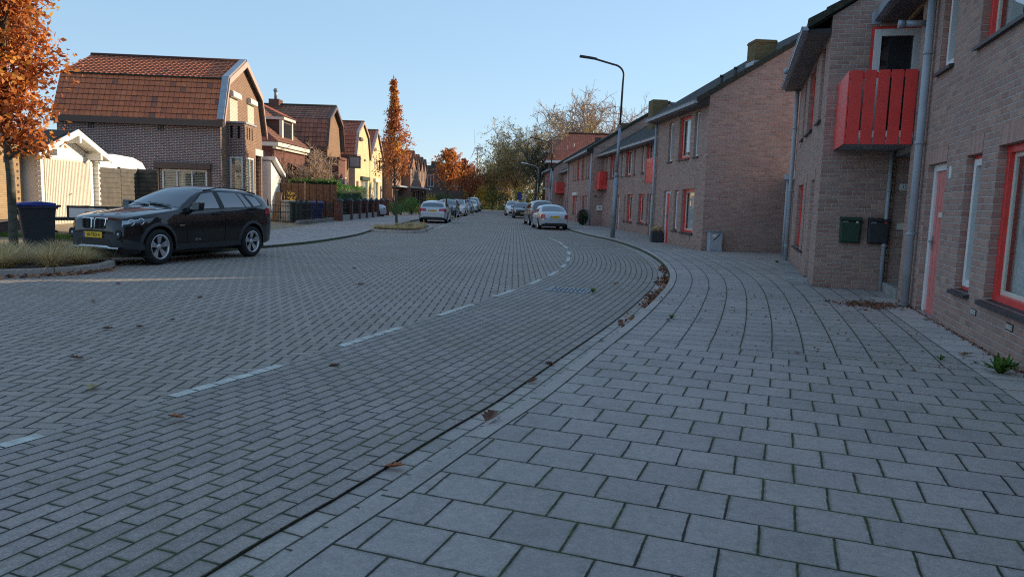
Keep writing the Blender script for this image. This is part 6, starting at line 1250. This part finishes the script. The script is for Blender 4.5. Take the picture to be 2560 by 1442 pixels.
def bare(label, loc, h, spread, seed, mat='bark', nl=400, lmat='paleleaf', ls=.2, limbs=7, zfork=.3, r0=.3, up=.75, lv=(6,6,5), tw=.016, group='bare trees beyond the street', name='bare_tree'):
    rng = np.random.default_rng(seed); t = thing(name, label, 'tree', loc, 0, group); W = Wood(); T = []
    tr, _ = bend((0,0,-.1), (.03,0,1), h*zfork, rng, 5, .04); W.tube(tr, r0, r0*.8, 8); top = tr[-1]
    for i in range(limbs):
        az = i*2*PI/limbs+rng.normal()*.25; out = spread*(.5+.5*rng.random()) if i else .1; d = np.array([math.cos(az)*out, math.sin(az)*out, h*(1-zfork)*up*(.75+.35*rng.random())]); L1 = np.linalg.norm(d)*.72
        p1, d1 = bend(top-np.array([0,0,h*zfork*.25*rng.random()]), d, L1, rng, 7, .09, .03); W.tube(p1, r0*.5, r0*.14, 6)
        for j in range(lv[0]):
            q = p1[1+(j*5)//lv[0]+int(rng.integers(0,2))]; dd = d1*.75+rng.normal(size=3)*.55; p2, d2 = bend(q, dd, L1*(.5+.2*rng.random()), rng, 6, .12, .04); W.tube(p2, r0*.17, tw*1.3, 4)
            for k in range(lv[1]):
                q2 = p2[1+int(rng.integers(0,5))]; p3, d3 = bend(q2, d2*.6+rng.normal(size=3)*.6, L1*.26, rng, 4, .15, .05); W.tube(p3, tw*1.5, tw*.9, 3); T.append(p3[-1])
                for m_ in range(lv[2]): p4, _ = bend(p3[1+int(rng.integers(0,3))], d3*.6+rng.normal(size=3)*.6, L1*.15, rng, 3, .15, .06); W.tube(p4, tw, tw*.6, 3); T.append(p4[-1])
    W.build('trunk', mat, t)
    if nl: T = np.array(T); P = T[rng.integers(0,len(T),nl)] + rng.normal(size=(nl,3))*ls*.8; foliage('crown', P, ls, lmat, t, rng)
    return t
bare('tall wide bare tree rising behind the red tiled roofs', (11.5,122,0), 20.5, 8.8, 5, nl=2200, ls=.22, limbs=11, zfork=.34, r0=.42, tw=.036, lv=(8,8,7), mat='twig')
bare('thick-trunked bare tree beside the short street lamp', (2.45,90,0), 12.6, 3.6, 6, nl=2200, lmat='olive', ls=.16, limbs=8, zfork=.36, r0=.30, tw=.018, lv=(6,6,6), mat='barkg')
bare('bare tree standing behind the thick-trunked tree, right of it', (5.2,106,0), 13.5, 4.5, 7, nl=4000, lmat='olive', ls=.2, limbs=8, zfork=.25, r0=.28, tw=.022, mat='twig', lv=(6,6,6))
bare('brown twiggy tree just left of the thick-trunked tree', (.2,117,0), 13.6, 4.6, 11, nl=10000, ls=.27, limbs=9, zfork=.18, r0=.26, tw=.024, mat='twig', lv=(7,7,6), lmat='olive')
bare('lower brown twiggy tree left of the tall twiggy tree', (-2.4,121,0), 10.6, 4.0, 12, nl=9000, lmat='olive', ls=.27, limbs=9, zfork=.15, r0=.22, tw=.024, mat='twig', lv=(7,7,6))
bare('lowest brown twiggy tree, nearest the wind turbine', (-4.9,126,0), 7.0, 2.8, 13, nl=4200, lmat='olive', ls=.24, limbs=8, zfork=.12, r0=.18, tw=.024, mat='twig', lv=(6,7,6))
bare('bare tree top showing behind the chimney of the set-back row', (13.6,72,0), 11.6, 3.6, 14, nl=150, ls=.12, limbs=8, zfork=.4, r0=.2, tw=.014, mat='twig')
bare('small grey bare tree over the dark flat-roofed building', (-12,132,0), 9.5, 3.5, 15, nl=100, ls=.2, limbs=8, zfork=.3, r0=.2, tw=.02, mat='twig')
bare('small thin bare tree in front of the wind turbine tower', (-9.4,122,0), 7.0, 2.0, 16, nl=250, ls=.2, limbs=7, zfork=.2, r0=.14, tw=.02, mat='twig')
bare('tangled bare climber above the brown wooden fence', (-12.2,43.6,0), 4.7, 2.6, 17, mat='twig', nl=420, ls=.09, limbs=12, zfork=.3, r0=.13, up=.7, tw=.011, lv=(6,6,5), lmat='dryleaf', group='garden shrubs on the left', name='climber')
def bush(name, label, loc, dims, n, ls, mat, seed, stem=True, group='shrubs beyond the bend', lump=.25, core=None, cat='shrub'):
    rng = np.random.default_rng(seed); t = thing(name, label, cat, loc, 0, group); dims = np.array(dims, float)
    u = rng.normal(size=(n,3)); u /= np.linalg.norm(u,axis=1)[:,None]; rr = rng.random(n)**.33
    lumpf = 1 + lump*np.sin(u[:,0]*4+seed)*np.sin(u[:,1]*5+seed*2)*1.2 + lump*.6*np.sin(u[:,2]*7+seed)
    P = u*(rr*lumpf)[:,None]*dims + np.array([0,0,dims[2]*.98]); P = P[P[:,2] > .03]; foliage('foliage', P, ls, mat, t, rng)
    if stem:
        W = Wood()
        for k in range(9): p, _ = bend((0,0,0), (rng.normal()*dims[0]*.5, rng.normal()*dims[1]*.5, dims[2]*1.3), dims[2]*1.2, rng, 5, .12); W.tube(p, .03+.01*dims[2], .008, 4)
        W.build('stem', 'bark', t)
    return t
for k, (lab, loc, dims, n, ls, mat) in enumerate((
    ('large yellow shrub at the bend right of the oaks', (-6.6,113,0), (2.2,1.8,2.2), 2600, .22, 'shruby'), ('second yellow shrub nearer the road bend', (-4.6,116,0), (1.9,1.6,1.6), 1800, .2, 'shruby'),
    ('bright lime green young tree behind the white marker post', (.9,101,0), (1.35,1.2,1.95), 1700, .18, 'shruby'), ('dark green rounded conifer at the bend', (-1.5,110,0), (1.3,1.2,1.45), 2600, .13, 'conif'),
    ('grey-brown upright conifer left of the dark green one', (-3.4,111,0), (1.1,1.0,1.75), 2200, .14, 'shrubg'), ('low green shrub by the white hatchback', (-.3,106,0), (1.7,1.2,.75), 1500, .14, 'shrubg'),
    ('tall olive shrub under the thick-trunked tree', (3.0,97,0), (1.3,1.6,2.0), 2200, .18, 'shruby'), ('dark olive shrub right behind the black saloon', (1.9,103,0), (1.3,1.4,1.5), 1800, .16, 'shrubg'),
    ('yellow-leaved tree crown showing behind the red hipped roof', (11.6,112,0), (3.0,2.2,6.4), 3000, .3, 'shruby'), ('green shrub at the foot of the dark flat-roofed building', (-10.6,108,0), (1.8,1.2,1.2), 1700, .16, 'shrubg'),
    ('yellow-green shrub at the end of the sunlit gables', (-12.4,107,0), (1.5,1.2,1.0), 1200, .16, 'shruby'))):
    bush('tree' if 'tree' in lab else 'shrub', lab, loc, dims, n, ls, mat, 60+k)
# wood beyond the bend, as one mass
rng = np.random.default_rng(99); n = 15000; xx = rng.uniform(-75,60,n); yy = rng.uniform(134,168,n); hh = 4.2+2.6*np.sin(xx*.31)+1.6*np.sin(xx*.83+1)+np.clip((xx+12)*.10,-1,3); P = np.c_[xx,yy,hh*(rng.random(n)**.7)]
tag(foliage('woodland', P, .55, 'paleleaf', None, rng), 'brown belt of woodland closing the view beyond the bend', 'woodland', kind='stuff')
n = 7000; xx = rng.uniform(-9,6,n); yy = rng.uniform(107,128,n); P = np.c_[xx,yy,(.4+.5*rng.random(n)*(1+np.sin(xx*1.3)))*rng.random(n)]
tag(foliage('undergrowth', P, .17, 'shrubg', None, rng), 'low undergrowth on the verge under the trees at the bend', 'undergrowth', kind='stuff')
# garden plants on the left
def leafbox(name, label, loc, dims, n, ls, mat, seed, core='conif', rz=0., cat='hedge', group=None):
    rng = np.random.default_rng(seed); t = thing(name, label, cat, loc, rz, group); x, y, z = dims; P = rng.random((n,3))*np.array([x,y,z]) - np.array([x/2,y/2,0])
    f = rng.integers(0,5,n)
    for k, (ax, v) in enumerate(((0,-x/2),(0,x/2),(1,-y/2),(1,y/2),(2,z))): P[f==k, ax] = v + rng.normal(size=(f==k).sum())*.045
    P[:,2] += .07*np.sin(P[:,1]*2.2)*(P[:,2]/z); foliage('foliage', P, ls, mat, t, rng)
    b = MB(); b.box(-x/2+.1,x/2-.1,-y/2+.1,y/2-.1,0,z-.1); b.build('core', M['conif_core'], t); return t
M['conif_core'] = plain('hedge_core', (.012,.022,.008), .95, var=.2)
leafbox('hedge', 'dense green clipped hedge behind the brick pillars', (-10.5,46.2,SW), (.7,8.6,1.95), 6500, .085, 'hedge', 70)
leafbox('hedge', 'leafy top of a hedge growing over the brown wooden fence', (-11.3,41.75,1.5), (2.7,.6,.85), 1900, .085, 'hedge', 71)
bush('conifer', 'round bright green garden conifer right of the slim oak', (-8.6,61.5,SW), (.78,.78,.75), 2600, .08, 'hedge', 72, group='garden shrubs on the left', lump=.03)
for k, (lab, loc, dims, mat) in enumerate((('low green garden shrub beside the end brick pillar', (-9.4,57.8,SW), (.7,.9,.55), 'hedge'), ('tan dry garden shrub in front of the round conifer', (-8.2,63.5,SW), (.6,.7,.4), 'straw'), ('dark olive garden shrub behind the slim oak trunk', (-9.2,59.6,SW), (.75,.9,.7), 'shrubg'), ('grey-green low shrub beside the silver estate car', (-8.0,65.5,SW), (.7,.8,.38), 'shrubg'))): bush('shrub', lab, loc, dims, 1100, .09, mat, 80+k, group='garden shrubs on the left')
bush('shrub', 'small climbing plant at the corner of the brick house behind the black car', (-12.0,39.6,SW), (.35,.4,.75), 500, .09, 'shruby', 88, group='garden shrubs on the left')
bush('clipped_bush', 'small dark clipped bush against the brick house behind the silver sedan', (4.4,46.9,SW), (.42,.42,.52), 2600, .06, 'conif', 90, group='plants along the right row', lump=.04)
bush('dead_plant', 'withered plant in the black planter box', (5.55,28.45,SW+.42), (.24,.24,.09), 220, .07, 'straw', 91, stem=False, group='plants along the right row', lump=.1)
# ---- grass beds
def tuft_mesh(seed, n=900, h=.37, spread=.62):
    rng = np.random.default_rng(seed); V = []; F = []; k = 0
    for i in range(n):
        az = rng.random()*2*PI; lean = abs(rng.normal())*.6+.15; hh = h*(.6+.55*rng.random()); p0 = np.array([math.cos(az),math.sin(az),0])*rng.random()*.10; d = np.array([math.cos(az),math.sin(az),0]); sd = np.array([-math.sin(az),math.cos(az),0])*.0036
        pts = [p0 + d*spread*lean*(f**1.7) + np.array([0,0,hh*(f-.34*lean*f*f)]) for f in (0,.4,.75,1.)]
        for a, q in enumerate(pts): w = sd*(1-a*.28); V += [q-w, q+w]
        for a in range(3): F.append((k+2*a, k+2*a+1, k+2*a+3, k+2*a+2))
        k += 8
    return np.array(V), F, np.repeat(rng.random(n), 3)
PROT = []
for sd in (1,2,3):
    V, F, r = tuft_mesh(sd); me = npmesh('grass_clump', V, F, M['straw'], None, r); PROT.append(me); COL.objects.unlink(me)
def clump(x, y, z, s, lab, grp, sz=1.):
    o = random.choice(PROT).copy(); COL.objects.link(o); o.location = (x,y,z); o.rotation_euler = (0,0,random.uniform(0,6.28)); o.scale = (s,s,s*sz); o.name = 'grass_clump'; tag(o, lab, 'ornamental grass', grp)
def bed(name, label, poly, kerb_w=.13, h=.12):
    t = thing(name, label, 'planting bed'); P = [Vector((x,y,0)) for x, y in poly]; c = sum(P, Vector())/len(P); n = len(P); inn = []
    for i in range(n):
        a, b_, d = P[i-1], P[i], P[(i+1)%n]; e1 = (b_-a).normalized(); e2 = (d-b_).normalized(); nn = (Vector((-e1.y,e1.x,0))+Vector((-e2.y,e2.x,0))).normalized(); nn = nn if (c-b_).dot(nn) > -9 else -nn; inn.append(b_+nn*kerb_w)
    b = MB(); Z = Vector((0,0,1)); L = 0
    for i in range(n):
        j = (i+1)%n; l = (P[j]-P[i]).length; u0, u1 = L, L+l; L += l
        b.face([P[i], P[j], P[j]+Z*(h-.015), P[i]+Z*(h-.015)], 0, [(u0,0.02),(u1,.02),(u1,.12),(u0,.12)])
        o0 = P[i]+(inn[i]-P[i])*.12+Z*h; o1 = P[j]+(inn[j]-P[j])*.12+Z*h; b.face([P[i]+Z*(h-.015), P[j]+Z*(h-.015), o1, o0], 0, [(u0,.12),(u1,.12),(u1,.14),(u0,.14)])
        b.face([o0, o1, inn[j]+Z*h, inn[i]+Z*h], 0, [(u0,.14),(u1,.14),(u1,.27),(u0,.27)]); b.face([inn[i]+Z*h, inn[j]+Z*h, inn[j]+Z*(h-.07), inn[i]+Z*(h-.07)], 0, [(u0,.27),(u1,.27),(u1,.33),(u0,.33)])
    b.build('kerb_edge', M['kerb'], t); b = MB(); b.face([q+Z*(h-.05) for q in inn]); b.build('soil', M['soil'], t); return t
bed('grass_bed', 'kerbed bed with dry ornamental grass and the large oak at the left edge', [(-15,9.0),(-12.3,10.0),(-9.9,11.25),(-8.55,12.1),(-8.1,12.48),(-7.78,13.0),(-7.66,13.6),(-7.8,14.3),(-8.25,14.95),(-9.2,16.0),(-11.2,15.7),(-15,14.2)])
G1 = 'straw-coloured grass clumps around the large oak'; G2 = 'straw-coloured grass clumps around the slim oak'
for x, y in [(-9.55,12.15),(-8.85,12.6),(-8.2,12.95),(-8.1,13.65),(-8.5,14.35),(-9.2,13.6),(-9.3,14.9),(-10.0,13.2),(-10.4,12.1),(-10.9,13.4),(-11.3,12.0),(-10.1,14.5)]: clump(x+random.uniform(-.08,.08), y+random.uniform(-.08,.08), .07, random.uniform(1.0,1.3), 'dry straw-coloured grass clump in the near bed under the large oak', G1)
bed('grass_bed', 'kerbed bed of dry grass around the slim oak in front of the silver estate', [(-6.25,31.9),(-5.7,31.35),(-5.0,31.1),(-4.35,31.3),(-4.0,31.9),(-3.92,33.5),(-4.0,36.5),(-4.4,38.2),(-5.5,38.9),(-6.25,38.6)])
for x, y in [(-5.95,32.2),(-5.6,31.9),(-5.2,31.75),(-4.8,31.8),(-4.45,32.1),(-4.3,32.8),(-5.85,33.0),(-5.4,32.8),(-4.9,32.9),(-4.4,33.8),(-5.9,34.2),(-5.3,34.3),(-4.5,35.0),(-5.0,35.6),(-5.6,35.6),(-4.5,36.3),(-5.3,37.4),(-4.8,37.6)]: clump(x, y, .07, random.uniform(.65,.9), 'dry straw-coloured grass clump in the second bed under the slim oak', G2, .8)
for x, y, lab in ((-5.0,53.0,'third'),(-5.0,71.8,'fourth')):
    bed('grass_bed', 'small kerbed bed under the %s oak of the left line' % lab, [(x-1.1,y-1.5),(x-.5,y-1.9),(x+.6,y-1.9),(x+.95,y-1.3),(x+.95,y+2.2),(x-1.1,y+2.4)])
    for dx, dy in ((-.6,-1.1),(0,-1.3),(.5,-.9),(-.2,-.3),(.4,.3),(-.6,.5)): clump(x+dx, y+dy, .07, .8, 'dry grass clump in the small bed under the %s oak' % lab, 'straw-coloured grass clumps farther along the street', .9)
# green verge by the garage
rng = np.random.default_rng(5); n = 2600; P = np.c_[rng.uniform(-15.2,-10.4,n), rng.uniform(18.9,19.5,n), .16+rng.random(n)*.12]; V, F = leaf_quads(P, .16, rng, aspect=.12)
tag(npmesh('grass', V, F, M['grass'], None, rng.random(n)), 'strip of green grass in front of the trailer and the low wall', 'grass', kind='stuff')
# ---- fallen leaves
def leaf_shape(mb, s, curl):
    out = [(-.5,0),(-.38,.10),(-.25,.20),(-.12,.15),(0,.28),(.12,.19),(.25,.27),(.33,.14),(.5,.03),(.33,-.12),(.25,-.25),(.12,-.17),(0,-.27),(-.12,-.14),(-.25,-.19),(-.38,-.09)]
    P = [(x*s, y*s, curl*s*(abs(y)*2.2+ .5*x*x) + .004) for x, y in out]; c = mb.P((0,0,.003)); ids = [mb.P(p) for p in P]
    for i in range(len(ids)): mb.idx((c, ids[i], ids[(i+1)%len(ids)]))
LP = {}
for nm, col in (('brown leaf',(.17,.075,.04)),('orange leaf',(.38,.12,.04)),('yellowish leaf',(.42,.33,.15))):
    mt = plain(nm.replace(' ','_'), col, .75, var=.25, vs=40); b = MB(); leaf_shape(b, .13, .28); o = b.build('fallen_leaf', mt); COL.objects.unlink(o); LP[nm] = o
def drop(kind, x, y, z, s, lab, grp): o = LP[kind].copy(); COL.objects.link(o); o.location = (x,y,z); o.rotation_euler = (random.uniform(-.2,.2),random.uniform(-.2,.2),random.uniform(0,6.28)); o.scale = (s,)*3; tag(o, lab, 'leaf', grp)
for k, (x, y) in enumerate([(-2.18,4.66),(1.93,13.53)]): drop('orange leaf', x, y, .04, 1.0, ['orange leaf lying in the foreground of the brick parking strip','orange leaf lying past the drain grate on the parking strip'][k], 'leaves on the road bricks')
for x, y in [(-3.86,6.38),(-4.1,7.97),(-3.98,8.49),(-1.56,6.39),(-4.36,7.8),(-4.45,10.36),(-5.6,9.7),(-6.3,11.6),(-2.6,12.5),(-3.3,15.2)]: drop('brown leaf', x, y, .01, random.uniform(.8,1.1), 'brown leaf lying on the herringbone road bricks', 'leaves on the road bricks')
drop('yellowish leaf', -3.16, 5.42, .01, 1.3, 'large pale yellowish leaf lying on the near road bricks', 'leaves on the road bricks')
drop('orange leaf', -.63, 3.94, .02, 1.0, 'orange leaf lying in the gutter nearest the camera', 'leaves along the kerb'); drop('brown leaf', -.12, 4.67, .1, 1.5, 'curled brown leaf standing on the kerb stone in the foreground', 'leaves along the kerb')
for x, y in [(.37,6.68),(.2,6.0),(1.0,8.0)]: drop('brown leaf', x, y, .02, .9, 'single brown leaf lying in the gutter short of the leaf drift', 'leaves along the kerb')
drop('yellowish leaf', 4.62, 7.32, .1, 1.2, 'pale leaf lying on the slabs near the brick wall and weed', 'leaves on the pavement')
for x, y in [(4.5,6.95),(2.88,7.25),(5.55,9.7),(1.97,9.07),(3.75,8.03)]: drop('brown leaf', x, y, .095, .7, 'small brown leaf lying on the pavement slabs', 'leaves on the pavement')
rng = np.random.default_rng(12); P = []
for i in range(560):
    y = 8.2+10.3*rng.beta(2.6,2.3); s = KERB.near((np.interp(y,[8,11,15,19],[1.2,2.1,3.2,3.85]), y)); q = KERB.at(s, -.02-abs(rng.normal())*.09); 
    if math.sin(s*2.1)+rng.normal()*.5 > -.35: P.append((q[0],q[1],.012+rng.random()*.03))
V, F = leaf_quads(np.array(P), .085, rng, flat=.8, aspect=.6); tag(npmesh('leaf_litter', V, F, M['dryleaf'], None, rng.random(len(P))), 'drift of brown fallen leaves in the gutter along the bend', 'leaf litter', kind='stuff')
P = []
for i in range(240):
    f = rng.random(); A = [(-12.3,9.9),(-9.9,11.15),(-8.5,11.98),(-8.0,12.35),(-7.65,13.0),(-7.5,13.7)]; a = f*5; k = min(int(a),4); q = np.array(A[k])*(1-(a-k))+np.array(A[k+1])*(a-k)+np.array([.06,-.1])*abs(rng.normal()); P.append((q[0],q[1],.012+rng.random()*.03))
V, F = leaf_quads(np.array(P), .10, rng, flat=.8, aspect=.6); tag(npmesh('leaf_litter', V, F, M['dryleaf'], None, np.clip(rng.random(len(P))+.15,0,1)), 'line of brown leaves along the kerb of the near grass bed', 'leaf litter', kind='stuff')
# moss, weeds and grit on the pavement
def weed(label, x, y, z, h, n, seed, mat='grass'):
    rng = np.random.default_rng(seed); V = []; F = []; k = 0
    for i in range(n):
        az = rng.random()*2*PI; l = .35+.65*rng.random(); d = np.array([math.cos(az),math.sin(az),0]); sd = np.array([-math.sin(az),math.cos(az),0])*h*.07
        for a, f in enumerate((0,.35,.7,1.)): q = d*h*l*.75*f**1.2 + np.array([0,0,h*(.35+.65*rng.random()*(1-l*.3))*f*(1-.45*f*l)]); w = sd*(1,1.3,1.0,.1)[a]; V += [q-w, q+w]
        for a in range(3): F.append((k+2*a,k+2*a+1,k+2*a+3,k+2*a+2))
        k += 8
    o = npmesh('weed', np.array(V), F, M[mat], None, np.repeat(rng.random(n),3)); o.location = (x,y,z); tag(o, label, 'weed', 'weeds in the paving joints')
weed('leafy green weed growing at the foot of the nearest brick wall', 4.47, 6.55, SW, .27, 46, 1)
weed('small grass tuft by the drain grate', 1.36, 12.2, .03, .13, 26, 2); weed('small grass tuft in the slab joint beside the kerb', 2.05, 9.25, SW, .10, 22, 3); weed('tiny grass tuft in the paving joint near the pale leaf', 4.25, 7.1, SW, .09, 20, 4); weed('mossy tuft on the slabs in front of the porch step', 5.35, 11.35, SW, .09, 40, 5); weed('grass tuft at the foot of the alley downpipes', 7.0, 19.4, SW, .12, 30, 6)
P = np.c_[rng.normal(5.55,.3,420), rng.normal(11.15,.22,420), np.full(420,SW+.012)]; V, F = leaf_quads(P, .055, rng, flat=.7); tag(npmesh('debris', V, F, M['dryleaf'], None, rng.random(420)*.6), 'dark patch of soil and dead leaves by the porch step', 'debris', kind='stuff')
n = 420; P = np.c_[rng.uniform(2.2,5.0,n), rng.uniform(6.5,13.5,n), np.full(n,SW+.008)]; V, F = leaf_quads(P, .028, rng, flat=.8); tag(npmesh('debris', V, F, M['dryleaf'], None, rng.random(n)*.4), 'scattered dark bits and grit on the pavement slabs', 'debris', kind='stuff')
n = 300; u = rng.uniform(-5,2.2,n); q = np.array(PF)[None]+dF[None]*u[:,None]-nF[None]*np.abs(rng.normal(size=n)*.035)[:,None]; P = np.c_[q, np.full(n,SW+.012)]; V, F = leaf_quads(P, .04, rng, flat=.6); tag(npmesh('debris', V, F, M['dryleaf'], None, rng.random(n)*.5), 'thin line of dirt along the foot of the nearest wall', 'debris', kind='stuff')
